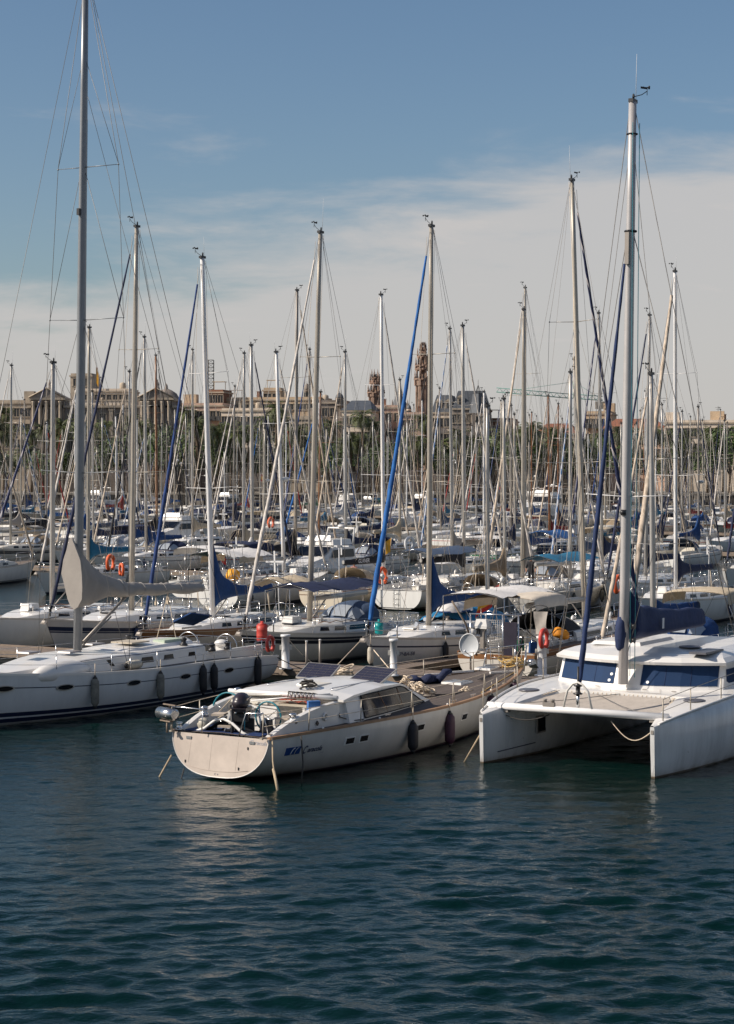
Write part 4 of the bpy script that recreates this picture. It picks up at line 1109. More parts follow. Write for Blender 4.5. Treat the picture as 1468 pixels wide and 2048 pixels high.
for px, D_, h in palm_specs:
    k = int(round(h * 2)); sd_ = npalm % 3
    if (k, sd_) not in trunks:
        tm, bx = palm_trunk_mb(h, sd_); trunks[(k, sd_)] = (tm.mesh('trunk'), bx)
    tr, bx = trunks[(k, sd_)]
    bucket = 0 if h < 9 else 1 if h < 12 else 2 if h < 15 else 3
    lab = '%s date palm %s, %s' % (HT[bucket], where(px), {0: 'close to the quay', 1: 'in the middle of the grove', 2: 'at the back of the grove'}[0 if D_ < 410 else 1 if D_ < 422 else 2])
    root = empty('palm_tree', (PX(px, D_), D_, 3.1), rnd.uniform(0, 6.28), label=lab, cat='palm tree', group='palm trees along the promenade, ' + lab)
    mk('trunk', tr, M['trunk'], root)
    c_ = mk('crown', crowns[npalm % 5], M['frond'], root, (bx, 0, h))
    mk('dry_fronds', skirts[npalm % 2], M['fronddry'], root, (bx, 0, h - .3))
    npalm += 1
def leafy_mb(seed, r=3.6, n=1500):
    rnd = random.Random(seed); m = MB(); vs = []; fs = []
    blobs = [(Vector((rnd.uniform(-1, 1) * r * .7, rnd.uniform(-1, 1) * r * .7, rnd.uniform(-.4, 1.1) * r * .7)), r * rnd.uniform(.3, .55)) for _ in range(12)]
    for i in range(n):
        c, br = rnd.choice(blobs); d = Vector((rnd.gauss(0, 1), rnd.gauss(0, 1), rnd.gauss(0, 1))).normalized()
        p = c + d * br * rnd.uniform(.6, 1.08); u = Vector((rnd.gauss(0, 1), rnd.gauss(0, 1), rnd.gauss(0, 1))).normalized(); v = u.orthogonal().normalized(); s_ = rnd.uniform(.16, .34)
        o = len(vs); vs += [p - u * s_, p + v * s_ * .6, p + u * s_, p - v * s_ * .6]; fs.append((o, o + 1, o + 2, o + 3))
    m.add(vs, fs); return m
leafs = [leafy_mb(40 + i).mesh('crown') for i in range(4)]
ltr = MB(); ltr.tube([(0, 0, 0), (.1, 0, 2.5), (-.1, .1, 5)], [.3, .24, .16], 7)
for a in (0, 2.1, 4.2): ltr.tube([(0, 0, 3), (math.cos(a) * 1.2, math.sin(a) * 1.2, 5), (math.cos(a) * 2, math.sin(a) * 2, 6.6)], [.16, .1, .05], 5)
ltrm = ltr.mesh('trunk')
for i in range(34):
    px = -50 + 1580 * (i + rnd.uniform(.2, .8)) / 34; D_ = rnd.choice((434, 398, 422)); sc_ = rnd.uniform(.8, 1.35)
    lab = '%s round-headed leafy tree among the palms %s' % ('large' if sc_ > 1.05 else 'small', where(px))
    root = empty('leafy_tree', (PX(px, D_), D_, 3.1), rnd.uniform(0, 6), label=lab, cat='tree', group='leafy trees among the palms, ' + lab)
    root.scale = (sc_, sc_, sc_)
    mk('trunk', ltrm, M['trunk'], root); mk('crown', leafs[i % 4], M['leaf'], root, (0, 0, 6.6))
# street lamps, flags and people on the quay
def lamp(px, D, h, kind, lab):
    root = empty('street_lamp', (PX(px, D), D, 3.1), label=lab, cat='street lamp', group='lamps on the promenade')
    if kind == 0:
        MB().tube([(0, 0, 0), (0, 0, h - .6), (.05, 0, h - .2), (.35, 0, h), (.65, 0, h - .2), (.7, 0, h - .5)], .09, 6).build('post', M['lampw'], root)
        MB().lathe([(.05, 0), (.22, -.05), (.2, -.3), (.05, -.35)], 8, (.7, 0, h - .45)).build('lamp_head', M['lampw'], root)
    else:
        MB().tube([(0, 0, 0), (0, 0, h)], .09, 6).tube([(-.7, 0, h - .7), (0, 0, h - .9), (.7, 0, h - .7)], .05, 5).build('post', M['iron'], root)
        for x, z in ((-.7, h - .4), (.7, h - .4), (0, h + .25)): MB().sphere((x, 0, z), .3, 10, 6).build('globe', M['lampw'], root)
lamp(666, 394, 7.2, 0, 'white crook-necked lamp post at the centre of the promenade')
lamp(355, 394, 6.6, 1, 'lamp post with three white globes right of the classical building')
lamp(412, 396, 7.0, 0, 'white crook-necked lamp post below the lattice antenna')
lamp(1090, 396, 6.8, 0, 'white crook-necked lamp post under the crane')
lamp(905, 395, 7.0, 0, 'white crook-necked lamp post below the ornate cream house')
def flagpole(x, y, z, h, lab, vert=True, rz=0):
    root = empty('flag_pole', (x, y, z), rz, label=lab, cat='flag')
    MB().tube([(0, 0, 0), (0, 0, h)], .04, 5).build('pole', M['lampw'], root)
    m = MB(); m.loft([[(0.02, 0, h - .1 - .5 * j) for j in (0, 1, 2, 3)], [(.35, .08, h - .2 - .5 * j) for j in (0, 1, 2, 3)], [(.62, -.05, h - .5 - .5 * j) for j in (0, 1, 2, 3)]], False, False, True); m.build('flag', M['flagr'], root)
    m = MB(); m.loft([[(0.02, -.03, h - .5 - .3 * j) for j in (0, 1, 2)], [(.35, .05, h - .62 - .3 * j) for j in (0, 1, 2)], [(.62, -.08, h - .9 - .3 * j) for j in (0, 1, 2)]], False, False, True); m.build('flag_stripe', M['flagy'], root)
flagpole(PX(521, 390), 390, 3.1, 4.2, 'pole with red and yellow flag on the quay left of centre')
def person(loc, rz, lab, pose='stand', shirt='whitec', trousers='navy', h=1.72):
    """one skinned body; shirt and trousers by height"""
    k = h / 1.75
    J_ = {'pel': (0, 0, .95), 'ch': (0, 0, 1.32), 'nk': (0, 0, 1.50), 'hd': (0.02, 0, 1.60), 'ht': (0.02, 0, 1.74),
          'shl': (0, .19, 1.44), 'ell': (.02, .27, 1.14), 'hal': (.14, .25, .90), 'shr': (0, -.19, 1.44), 'elr': (.02, -.27, 1.14), 'har': (.14, -.25, .90),
          'hpl': (0, .10, .90), 'knl': (.03, .11, .50), 'anl': (-.02, .11, .09), 'tol': (.14, .12, .04), 'hpr': (0, -.10, .90), 'knr': (.0, -.11, .50), 'anr': (-.04, -.11, .09), 'tor': (.12, -.12, .04)}
    if pose == 'sit':
        for a in ('l', 'r'):
            y = .11 if a == 'l' else -.11
            J_['kn' + a] = (.44, y * 1.4, .90); J_['an' + a] = (.46, y * 1.3, .48); J_['to' + a] = (.6, y * 1.3, .44)
    ed = [('pel', 'ch'), ('ch', 'nk'), ('nk', 'hd'), ('hd', 'ht'), ('ch', 'shl'), ('shl', 'ell'), ('ell', 'hal'), ('ch', 'shr'), ('shr', 'elr'), ('elr', 'har'), ('pel', 'hpl'), ('hpl', 'knl'), ('knl', 'anl'), ('anl', 'tol'), ('pel', 'hpr'), ('hpr', 'knr'), ('knr', 'anr'), ('anr', 'tor')]
    rad = {'pel': .14, 'ch': .15, 'nk': .055, 'hd': .095, 'ht': .07, 'shl': .07, 'shr': .07, 'ell': .045, 'elr': .045, 'hal': .035, 'har': .035, 'hpl': .09, 'hpr': .09, 'knl': .06, 'knr': .06, 'anl': .04, 'anr': .04, 'tol': .035, 'tor': .035}
    ks = list(J_); me = bpy.data.meshes.new('body'); me.from_pydata([J_[q] for q in ks], [(ks.index(a), ks.index(b)) for a, b in ed], [])
    o = bpy.data.objects.new('body', me); col.objects.link(o)
    sk = o.modifiers.new('skin', 'SKIN'); ss = o.modifiers.new('sub', 'SUBSURF'); ss.levels = ss.render_levels = 1
    for i, q in enumerate(ks): me.skin_vertices[0].data[i].radius = (rad[q], rad[q] * (1.15 if q in ('ch', 'pel') else 1)); me.skin_vertices[0].data[i].use_root = q == 'pel'
    bm_ = bpy.data.meshes.new_from_object(o.evaluated_get(bpy.context.evaluated_depsgraph_get())); bpy.data.objects.remove(o)
    bm_.materials.clear()
    for _ in range(3): bm_.materials.append(None)
    for p in bm_.polygons:
        c = p.center; p.use_smooth = True
        arm = abs(c.y) > .22 and c.z < 1.3
        p.material_index = 0 if (c.z > 1.52 or (arm and c.z < 1.12)) else (1 if c.z > .98 else 2)
    b_ = mk('person', bm_, [M['skin'], M[shirt], M[trousers]], None, loc, (0, 0, rz), label=lab, cat='person')
    b_.scale = (k, k, k)
    MB().sphere((0.0, 0, 1.69), .105, 10, 6, (1, .9, .9)).build('hair', M['hair'], b_)
    return b_
person((PX(192, 392), 391.5, 3.1), -1.2, 'person in white shirt and dark trousers walking on the quay at far left')
person((PX(1000, 392), 391.5, 3.1), 1.2, 'person in red top standing on the quay right of the mansard building', shirt='redc')
person((PX(540, 392), 391.8, 3.1), 2.2, 'person in dark clothes on the quay left of centre', shirt='navy')
# ================================================================ PONTOONS
DV = Vector((.857, -.515, 0)); NV_ = Vector((.515, .857, 0))      # along the pontoons / across them
TH_OUT, TH_IN = 59.0, 239.0                                        # headings of berthed boats
def SN(s_, n): return DV * s_ + NV_ * n
def from_px(px, n):
    """point on the row line n that shows in picture column px"""
    k = (px - 734) / F; D = n / (.857 + .515 * k); return Vector((k * D, D, 0))
PA = math.atan2(DV.y, DV.x)
plank_me = MB().box((0, 0, 0), (.185, 2.3, .045)).mesh('plank')
fl_me = MB().box((0, 0, 0), (2.2, 1.6, .5)).mesh('float')
def pontoon(n, s0, s1, lab, planks=None, w=2.3):
    root = empty('pontoon', SN((s0 + s1) / 2, n), PA, label=lab, cat='pontoon', group='floating pontoons'); L_ = s1 - s0
    MB().box((0, -w / 2 + .06, .40), (L_, .14, .26)).build('edge_beam', M['woodg'], root)
    MB().box((0, w / 2 - .06, .40), (L_, .14, .26)).build('edge_beam', M['woodg'], root)
    MB().box((0, 0, .36), (L_, w - .3, .16)).build('frame', M['iron'], root)
    for i in range(int(L_ / 3.5)): mk('float', fl_me, M['concrete'], root, (-L_ / 2 + 1.7 + i * 3.5, 0, .08))
    MB().box((0, 0, .46), (L_, w - .26, .03)).build('walkway', M['plank'], root)
    if planks:
        a, b = planks
        for i in range(int((b - a) / .2)):
            mk('plank', plank_me, M['plank'], root, (a + i * .2 - (s0 + s1) / 2, 0, .50 + rnd.uniform(-.004, .004)))
    return root
pontoon(62.5, -78, 2, 'near timber pontoon between the front boats and the row with furled blue sails', (-44, -18))
# finger jetty beside the grey hull
def finger(s_, n0, n1, lab):
    root = empty('finger_jetty', SN(s_, n0), math.atan2(NV_.y, NV_.x), label=lab, cat='jetty')
    L_ = n1 - n0
    MB().box((L_ / 2, 0, .42), (L_, .9, .10)).build('deck', M['plank'], root)
    MB().box((L_ / 2, -.45, .34), (L_, .08, .3)).build('edge_beam', M['woodg'], root); MB().box((L_ / 2, .45, .34), (L_, .08, .3)).build('edge_beam', M['woodg'], root)
    MB().box((L_ - .8, 0, .05), (1.4, .8, .5)).build('float', M['concrete'], root)
finger(-37.3, 63.8, 72, 'narrow wooden finger jetty beside the grey-white hull with the blue furled sail')
for i, n in enumerate((116.5, 168, 220, 272, 322)):
    pontoon(n, -75 - n * .75, 40 - n * .3, ['second', 'middle', 'fourth', 'fifth', 'farthest'][i] + ' timber pontoon back among the moored yachts' if i < 4 else 'farthest timber pontoon close under the quay')
def pedestal(p, h, lab, r=.13):
    root = empty('service_pedestal', p, label=lab, cat='pedestal', group='white service pedestals on the near pontoon')
    MB().lathe([(r * 1.6, 0), (r * 1.6, .05), (r, .06), (r, h - .1), (r * 1.25, h - .09), (r * 1.25, h)], 14).build('post', M['lampw'], root)
    MB().box((r + .03, 0, h * .62), (.08, .12, .16)).box((-r - .03, 0, h * .62), (.08, .12, .16)).build('socket', M['gel2'], root)
pz = .52
pedestal(at(787, 1352, pz), 1.35, 'tall white round pedestal on the pontoon behind the solar panels')
pedestal(at(571, 1338, pz), 1.3, 'white pedestal on the pontoon beside the red horseshoe lifebuoy', .15)
pedestal(at(1084, 1352, pz), 1.45, 'thick white pedestal below the wheel and the orange horseshoe lifebuoy', .17)
for k, (px, py, h) in enumerate(((613, 1349, 1.2), (640, 1336, 1.05))):
    r_ = empty('mooring_pole', at(px, py, .5), label=['grey steel pole at the pontoon edge, taller of the pair by the solar panel', 'grey steel pole further back, shorter of the pair by the solar panel'][k], cat='pole')
    MB().tube([(0, 0, 0), (0, 0, h)], .045, 8).build('tube', M['alud'], r_); MB().lathe([(.05, 0), (.05, .04)], 8, (0, 0, h)).build('cap', M['lampw'], r_)
# red gas bottle / drum on the bow behind
# ================================================================ helper for ropes
def rope(name, pts, r, m, lab, cat='rope', sag=0.0, grp=None):
    P_ = [Vector(p) for p in pts]
    if len(P_) == 2 and sag:
        a, b = P_; P_ = [a.lerp(b, i / 12) - Vector((0, 0, sag * math.sin(math.pi * i / 12))) for i in range(13)]
    o = MB().tube(P_, r, 6).build(name, M[m]); tag(o, lab, cat, grp); return o
def fender(lab, p, m, ln=.75, r=.13, rz=0, grp=None, tilt=None, line=.5):
    root = empty('fender', p, rz, label=lab, cat='fender', group=grp)
    b = mk('fender_body', cached(('fender', ln, r), lambda: fender_mb(ln, r)), M[m], root)
    if tilt: root.rotation_euler = tilt
    elif line: MB().tube([(0, 0, ln / 2 + .08), (0, 0, ln / 2 + line)], .012, 4).build('lanyard', M['ropew'], root)
    MB().lathe([(r * .62, -ln / 2 - .015), (.045, -ln / 2 - .07), (.03, -ln / 2 - .11)], 10).build('end_cap', M['black'], root)
    MB().lathe([(r * .62, ln / 2 + .015), (.045, ln / 2 + .07), (.03, ln / 2 + .11)], 10).build('end_cap', M['black'], root)
    return root
def coil(lab, p, m, Rr=.25, n=5, seed=0, r=.018, name='rope_coil'):
    rd = random.Random(seed); mb = MB()
    for i in range(n):
        rot = Matrix.Rotation(rd.uniform(-.35, .35), 3, 'X') @ Matrix.Rotation(rd.uniform(-.35, .35), 3, 'Y') @ Matrix.Rotation(rd.uniform(0, 3), 3, 'Z')
        mb.torus((rd.uniform(-.05, .05), rd.uniform(-.05, .05), .03 + .03 * i), Rr * rd.uniform(.75, 1.1), r, 'Z', 18, 5, sy=rd.uniform(.5, .9), rot=rot)
    o = mb.build(name, M[m], None, loc=p); tag(o, lab, 'rope'); return o
def rope_heap(lab, p, m, seed, w=.5, h=.45, n=16, r=.022):
    """a gasketed bundle of line: many slumped loops thrown over each other"""
    rd = random.Random(seed); mb = MB(); n = int(n * 1.5)
    for i in range(n):
        c = Vector((rd.gauss(0, w * .30), rd.gauss(0, w * .26), 0)); dome = h * math.exp(-(c.length / (w * .62)) ** 2)
        rot = Matrix.Rotation(rd.uniform(0, 3.14), 3, 'Z') @ Matrix.Rotation(rd.gauss(0, .75), 3, 'X') @ Matrix.Rotation(rd.gauss(0, .5), 3, 'Y')
        rr_ = w * rd.uniform(.16, .34); el = rd.uniform(.35, .9); z0 = dome * rd.uniform(.25, .85); a0 = rd.uniform(0, 6.28); pts = []
        for k in range(15):
            t = a0 + 5.9 * k / 14
            q = rot @ Vector((rr_ * math.cos(t), rr_ * el * math.sin(t), 0)) + c
            pts.append((q.x + rd.gauss(0, .008), q.y + rd.gauss(0, .008), max(z0 + q.z * .8, r)))
        mb.tube(pts, r, 5)
    for i in range(7):
        a = rd.uniform(0, 6.3); mb.tube([(math.cos(a) * w * .2, math.sin(a) * w * .2, .08), (math.cos(a + .3) * w * .6, math.sin(a + .3) * w * .6, .03), (math.cos(a + .9) * w * .85, math.sin(a + .9) * w * .75, .02)], r, 5)
    o = mb.build('rope_bundle', M[m], None, loc=p); tag(o, lab, 'rope'); return o
def project_text(txt, size, hull, x0, z0, side, parent, m, shear=0.0, name='lettering', off=.012, sx=1.0):
    me = textmesh(txt, size, shear)
    for v in me.vertices:
        # text runs aft to fore on the starboard side (side -1), fore to aft on the port side
        lx = x0 + (v.co.x * sx if side < 0 else -v.co.x * sx); z = z0 + v.co.y
        v.co = (lx, side * (hull.yat(lx, z) + off), z)
    return mk(name, me, m, parent)
def hull_patch(hull, x0, x1, z0, z1, side, off=.012, n=3, round_=False):
    m = MB()
    if round_:
        ring = []
        for k in range(16):
            a = 2 * math.pi * k / 16; x = (x0 + x1) / 2 + (x1 - x0) / 2 * math.cos(a); z = (z0 + z1) / 2 + (z1 - z0) / 2 * math.sin(a)
            ring.append((x, side * (hull.yat(x, z) + off), z))
        ring2 = [(x, y - side * (off + .05), z) for x, y, z in ring]
        m.loft([ring2, ring], True, True, False)
    else:
        secs = []
        for i in range(n + 1):
            x = lerp(x0, x1, i / n)
            a, b = hull.yat(x, z0), hull.yat(x, z1)
            secs.append([(x, side * (a + off), z0), (x, side * (b + off), z1), (x, side * (b - .05), z1), (x, side * (a - .05), z0)])
        m.loft(secs, True, True, False)
    return m
# ================================================================ CARACOLA: the foreground yacht
def caracola():
    h = Hull(17.45, 4.65, 1.15, 1.2, 1.5, ts=.655, d=.5, ks=.08, stem=.9, trake=0.14, tm=.42, pw=2.0, es=.74, eb=1.15)
    rz = R(58.5)
    root = empty('mastless_yacht', (.70, 57.67, 0), rz, label='mastless white cruising yacht with teak deck and broad rounded transom, nearest in front', cat='yacht')
    m_ = h.mb(34, 14); m_.f.pop(); m_.sm.pop(); m_.m.pop()       # transom built apart
    m_.build('hull', H['caracola'], root)
    # transom: raked flat panel with a rounded bottom, made of three boards
    ring = []
    for j in range(15): ring.append(h.pt(0, math.pi / 2 * j / 14, -1)[0])
    for j in range(13, -1, -1): ring.append(h.pt(0, math.pi / 2 * j / 14, 1)[0])
    ycut = [-9, -.62, .25, 9]
    def ptz(y):   # lower edge of the transom at y
        for a, b in zip(ring[:-1], ring[1:]):
            if min(a[1], b[1]) <= y <= max(a[1], b[1]) and abs(b[1] - a[1]) > 1e-6:
                u = (y - a[1]) / (b[1] - a[1]); return a[2] + (b[2] - a[2]) * u
        return ring[0][2]
    xo = lambda z: -h.L / 2 + h.trake * z / h.fs - .012
    hb0 = h.hb(0)
    m_ = MB(); vs = []; 
    ys = [(-hb0 + .002) + (2 * hb0 - .004) * i / 40 for i in range(41)]
    top = h.fs
    rows = [[(xo(top - (top - ptz(y)) * k / 6), y, top - (top - ptz(y)) * k / 6) for k in range(7)] for y in ys]
    m_.loft(rows, False, False, False); m_.build('transom', M['gelcream'], root)
    rim = MB(); rim.tube([(xo(p[2]), p[1], p[2]) for p in ring], .013, 6); rim.build('transom_edge', M['gel'], root)
    for y in (-.55, .28, .95):
        z0 = ptz(y) + .16; sg = MB(); sg.tube([(xo(top - .05) - .001, y - .05, top - .05), (xo(z0) - .001, y, z0)], .003, 4); sg.build('panel_joint', M['stainj'], root)
    sg = MB(); sg.tube([(xo(ptz(y * .8) + .14) - .004, y, ptz(y * .8) + .15) for y in (-.95, -.5, 0, .5, .95)], .005, 4); sg.build('panel_joint', M['stainj'], root)
    for y in (-1.02, .98): MB().box((xo(1.05) - .01, y, 1.03), (.03, .16, .07)).build('hinge', M['steel'], root)
    for y, z in ((-.9, .88), (-.65, .35), (1.05, .42)): MB().box((xo(z) - .01, y, z), (.02, .025, .07)).build('latch', M['black'], root)
    # transom name, small script
    me = textmesh('Caracola', .15, .35)
    for v in me.vertices: z = 1.0 + v.co.y - .02 * v.co.x; y = -.92 - v.co.x * 1.0; v.co = (xo(z) - .006, y, z)
    mk('lettering', me, M['ink2'], root)
    me = textmesh('C  o', .07, .2)
    for v in me.vertices: z = .14 + v.co.y; y = .1 - v.co.x * 1.0; v.co = (xo(z) - .006, y, z)
    mk('lettering', me, M['ink'], root)
    # decks
    wl = (-8.1, -5.2, 1.32)
    h.deck(wl, .06, 40).build('deck', M['teak'], root)
    h.rail(.09, .05).build('toe_rail', M['woodrail'], root)
    # cockpit: floor, seats, white coamings that slope down aft
    m_ = MB(); z = 1.16
    m_.add([(-8.1, -1.32, z - .5), (-5.2, -1.32, z - .5), (-5.2, 1.32, z - .5), (-8.1, 1.32, z - .5)], [(0, 1, 2, 3)])
    m_.box((-8.07, 0, z - .25), (.06, 2.64, .5)); m_.box((-5.22, 0, z - .1), (.06, 2.64, .9)); m_.build('cockpit_floor', M['gel'], root)
    for sd_ in (-1, 1):
        MB().box((-6.6, sd_ * 1.08, z - .27), (2.7, .48, .42)).build('cockpit_seat', M['gel'], root)
        co = MB(); secs = []
        for i in range(13):
            x = lerp(-8.40, -5.0, i / 12); u = i / 12
            hh = .06 + .62 * (1 - (1 - u) ** 2.2); t_ = .10
            y = sd_ * lerp(1.38, 1.62, u)
            secs.append([(x, y - t_, z - .5 if 1 < i else z - .1), (x, y - t_ + .02, z + hh - .02), (x, y, z + hh), (x, y + t_ - .02, z + hh - .02), (x, y + t_ + .04, z - .05)])
        co.loft(secs, True, True, False); co.build('coaming', M['gel'], root)
    MB().box((-8.12, 0, z + .045), (.75, 2.4, .02)).build('aft_deck_mat', M['cushion2'], root)
    MB().box((-7.55, -.95, z + .03), (1.0, .6, .05)).build('seat_cushion', M['cushion2'], root); MB().box((-7.4, .95, z + .03), (1.3, .55, .05)).build('seat_cushion', M['cushion2'], root)
    arch = MB(); arch.tube([(-8.45, 1.0, z - .02), (-8.45, .6, z + .12), (-8.45, .25, z + .36), (-8.45, 0, z + .40), (-8.45, -.25, z + .32), (-8.45, -.6, z + .08), (-8.45, -.95, z - .03)], .04, 8); arch.build('stern_arch', M['gel'], root)
    seat = MB(); seat.loft([[(-8.42, y, z + .36 * math.exp(-(y / .5) ** 2)) for y in [(-1 + .2 * k) for k in range(11)]], [(-7.95, y, z + .30 * math.exp(-(y / .5) ** 2)) for y in [(-1 + .2 * k) for k in range(11)]]], False, False, True); seat.build('stern_hatch', M['blackc'], root)
    # pilot house
    zd = 1.20
    ph = MB()
    def wy(x, z):  # half width of the pilothouse side
        u = (x + 6.1) / 6.1
        return lerp(1.92, 1.28, max(u, 0) ** 1.6) - (z - zd) * .20
    secs = []
    for x, zz in ((-5.3, 1.84), (-4.9, 1.88), (-4.55, 1.91), (-3.2, 1.94), (-1.9, 1.90), (-1.0, 1.66), (-.3, 1.42), (.25, 1.25)):
        y0 = wy(x, zd); y1 = wy(x, zz) - .04
        z0 = zd + .02
        crown = .10 * min(1, (zz - zd) / .7)
        secs.append([(x, -y0, z0), (x, -y1, zz), (x, -y1 * .55, zz + crown * .85), (x, 0, zz + crown), (x, y1 * .55, zz + crown * .85), (x, y1, zz), (x, y0, z0)])
    ph.loft(secs, True, True, False); ph.build('pilothouse', M['gel'], root)
    rf = MB(); secs = []
    for x, zz, e in ((-5.5, 1.82, .07), (-4.9, 1.90, .07), (-3.2, 1.96, .08), (-1.9, 1.92, .06), (-1.55, 1.84, .05), (-1.2, 1.74, .0)):
        y1 = wy(x, zz) - .04 + e
        secs.append([(x, -y1, zz - .03), (x, -y1, zz + .03), (x, -y1 * .5, zz + .13), (x, 0, zz + .16), (x, y1 * .5, zz + .13), (x, y1, zz + .03), (x, y1, zz - .03), (x, 0, zz + .05)])
    rf.loft(secs, True, True, False); rf.build('pilothouse_roof', M['gel'], root)
    for sd_ in (-1, 1):
        w_ = MB(); lo_, hi_ = [], []; nn = 16
        def ztop(x): return 1.87 if x < -1.75 else max(1.87 - (x + 1.75) * .44, 1.27)
        for i in range(nn + 1):
            x = lerp(-4.45, -.35, i / nn); lo_.append((x, sd_ * (wy(x, 1.27) + .022), 1.27)); hi_.append((x, sd_ * (wy(x, ztop(x)) + .006), max(ztop(x), 1.28)))
        w_.loft([lo_, hi_, [(x, y - sd_ * .05, z_) for x, y, z_ in hi_], [(x, y - sd_ * .05, z_) for x, y, z_ in lo_], lo_], False, False, False); w_.build('side_window', M['glass'], root)
        vs = lo_ + hi_[::-1]
        for xa, xb in ((-3.4, -3.0), (-2.15, -1.95)):
            MB().tube([(xa, sd_ * (wy(xa, 1.85) + .012), 1.85), (xb, sd_ * (wy(xb, 1.28) + .012), 1.28)], .014, 5).build('window_bar', M['wood'], root)
        fr_ = MB(); fr_.tube([(x, y, z_) for x, y, z_ in vs] + [vs[0]], .018, 5); fr_.build('window_frame', M['blackc'], root)
    wsh = MB(); wsh.add([(-.95, -1.0, 1.63), (-.2, -1.02, 1.40), (-.2, 1.02, 1.40), (-.95, 1.0, 1.63), (-.95, 0, 1.74), (-.2, 0, 1.49)], [(0, 1, 5, 4), (4, 5, 2, 3)]); 
    wsh.v = [(x, y, z + .02) for x, y, z in wsh.v]; wsh.build('windscreen', M['glass'], root)
    MB().tube([(-1.5, -1.25, 1.88), (-.8, -1.18, 1.62), (-.1, -1.12, 1.36), (.35, -.9, 1.27)], .05, 6).build('windscreen_rail', M['woodg'], root)
    # portholes
    for x in (-5.5, -4.9, -2.55, -2.15, .55, 5.1):
        f_ = hull_patch(h, x - .21, x + .21, .68, .90, -1, .016).build('porthole', M['gel'], root)
        hull_patch(h, x - .16, x + .16, .715, .865, -1, .024).build('porthole_glass', M['glass'], f_)
    # blue logo panel and name
    lg = hull_patch(h, -7.95, -7.43, .66, .86, -1, .010).build('logo_panel', M['logo'], root)
    for k, x in enumerate((-7.72, -7.58)):
        pts = [(x - .05 + .15 * (1 - math.cos(t_ * 1.35)), 0, .665 + .18 * math.sin(t_ * 1.35)) for t_ in [i / 6 for i in range(7)]]
        MB().tube([(a, -(h.yat(a, c) + .014), c) for a, b, c in pts], .011 - .004 * k, 4).build('logo_arc', M['gel'], lg)
    me = textmesh('C', .30, .32)
    for v in me.vertices: lx = -7.33 + v.co.x * .62; z_ = .64 + v.co.y; v.co = (lx, -(h.yat(lx, z_) + .010), z_)
    mk('lettering', me, M['ink'], root)
    project_text('aracola', .19, h, -7.15, .665, -1, root, M['ink'], .32, off=.010, sx=1.0)
    project_text('yachts', .06, h, -6.62, .58, -1, root, M['ink2'], .2, off=.010)
    # wheels with teal rims
    for y, r_ in ((.95, .52), (-.55, .40)):
        c = (-6.9 if y > 0 else -7.2, y, z + .35)
        w_ = MB().torus(c, r_, .024, 'X', 26, 6).build('steering_wheel', M['tealr'], root)
        sp = MB()
        for k in range(3): a = 2.1 * k + .4; sp.tube([c, (c[0], c[1] + r_ * math.cos(a), c[2] + r_ * math.sin(a))], .012, 4)
        sp.build('spoke', M['steel'], w_)
        MB().box((c[0] + .22, y, z - .0), (.34, .42, .62), taper=.85).build('wheel_pedestal', M['gel'], w_)
    # outboard motor clamped on the stern rail
    ob = empty('outboard_motor', (-8.0, -.25, z + .52), R(20)); ob.parent = root; ob.scale = (1.3, 1.3, 1.25)
    MB().sphere((0, 0, .26), .2, 14, 9, (1.35, .85, .85)).sphere((-.12, 0, .22), .17, 12, 8, (1.0, .95, .8)).box((.02, 0, .08), (.46, .30, .07)).box((-.02, 0, .12), (.48, .32, .02)).build('cowl', M['blackm'], ob)
    MB().box((0, .02, -.20), (.10, .13, .62)).box((.10, -.12, -.22), (.06, .06, .60)).box((-.02, 0, -.50), (.13, .06, .30)).box((-.1, .0, -.08), (.08, .34, .16)).tube([(.1, 0, -.60), (-.22, 0, -.60)], .05, 8).sphere((-.2, 0, -.6), .07, 8, 5).tube([(-.3, .12, .1), (-.34, .1, -.35), (-.28, .14, -.55)], .03, 6).tube([(.14, .2, .2), (.2, .24, -.1), (.12, .2, -.5)], .035, 6).build('leg', M['black'], ob)
    MB().tube([(-.22, -.18, .30), (-.05, -.22, .34), (.25, -.1, .3)], .02, 5).box((-.16, .19, .16), (.16, .03, .05)).build('cowl_trim', M['alud'], ob)
    MB().tube([(.2, .1, .12), (.62, .16, .30)], .03, 6).build('tiller_arm', M['black'], ob)
    MB().tube([(-.05, .1, 0), (-.1, .2, -.3), (0, .15, -.65)], .018, 5).tube([(-.1, -.1, .1), (-.22, -.12, -.3), (-.1, -.05, -.7)], .014, 5).build('hose', M['tealr'], ob)
    MB().box((.07, .0, -.28), (.05, .50, .34)).build('motor_bracket', M['black'], ob)
    br = MB()
    for a, b in (((-8.1, .35, z), (-7.6, -.1, z + .75)), ((-8.1, -.1, z), (-7.6, .2, z + .6)), ((-8.3, .1, z), (-7.7, .15, z + .7)), ((-7.9, -.8, z), (-7.7, -.6, z + .7)), ((-8.2, .5, z), (-8.0, .2, z + .5))): br.tube([a, b], .022, 5)
    br.build('stern_frame', M['steel'], root)
    # barbecue drum on a stern stanchion
    bq = empty('barbecue', (-8.72, 1.62, 1.62)); bq.parent = root; bq.rotation_euler = (0, 0, R(72))
    MB().tube([(-.34, 0, 0), (-.335, 0, 0), (.335, 0, 0), (.34, 0, 0)], [.10, .155, .155, .10], 18).build('drum', M['steel'], bq)
    MB().box((.02, 0, -.19), (.46, .12, .03)).tube([(0, 0, -.2), (0, 0, -.5)], .025, 6).box((-.12, 0, .24), (.55, .05, .03)).tube([(-.1, 0, .15), (-.1, 0, .24)], .012, 4).build('bracket', M['woodg'], bq)
    # rails
    st = [(-8.75, 1.58), (-7.1, 1.85), (-5.0, 2.2), (-2.6, 2.25), (-.2, 2.2), (2.2, 1.95), (4.5, 1.5), (6.6, .9), (8.2, .35)]
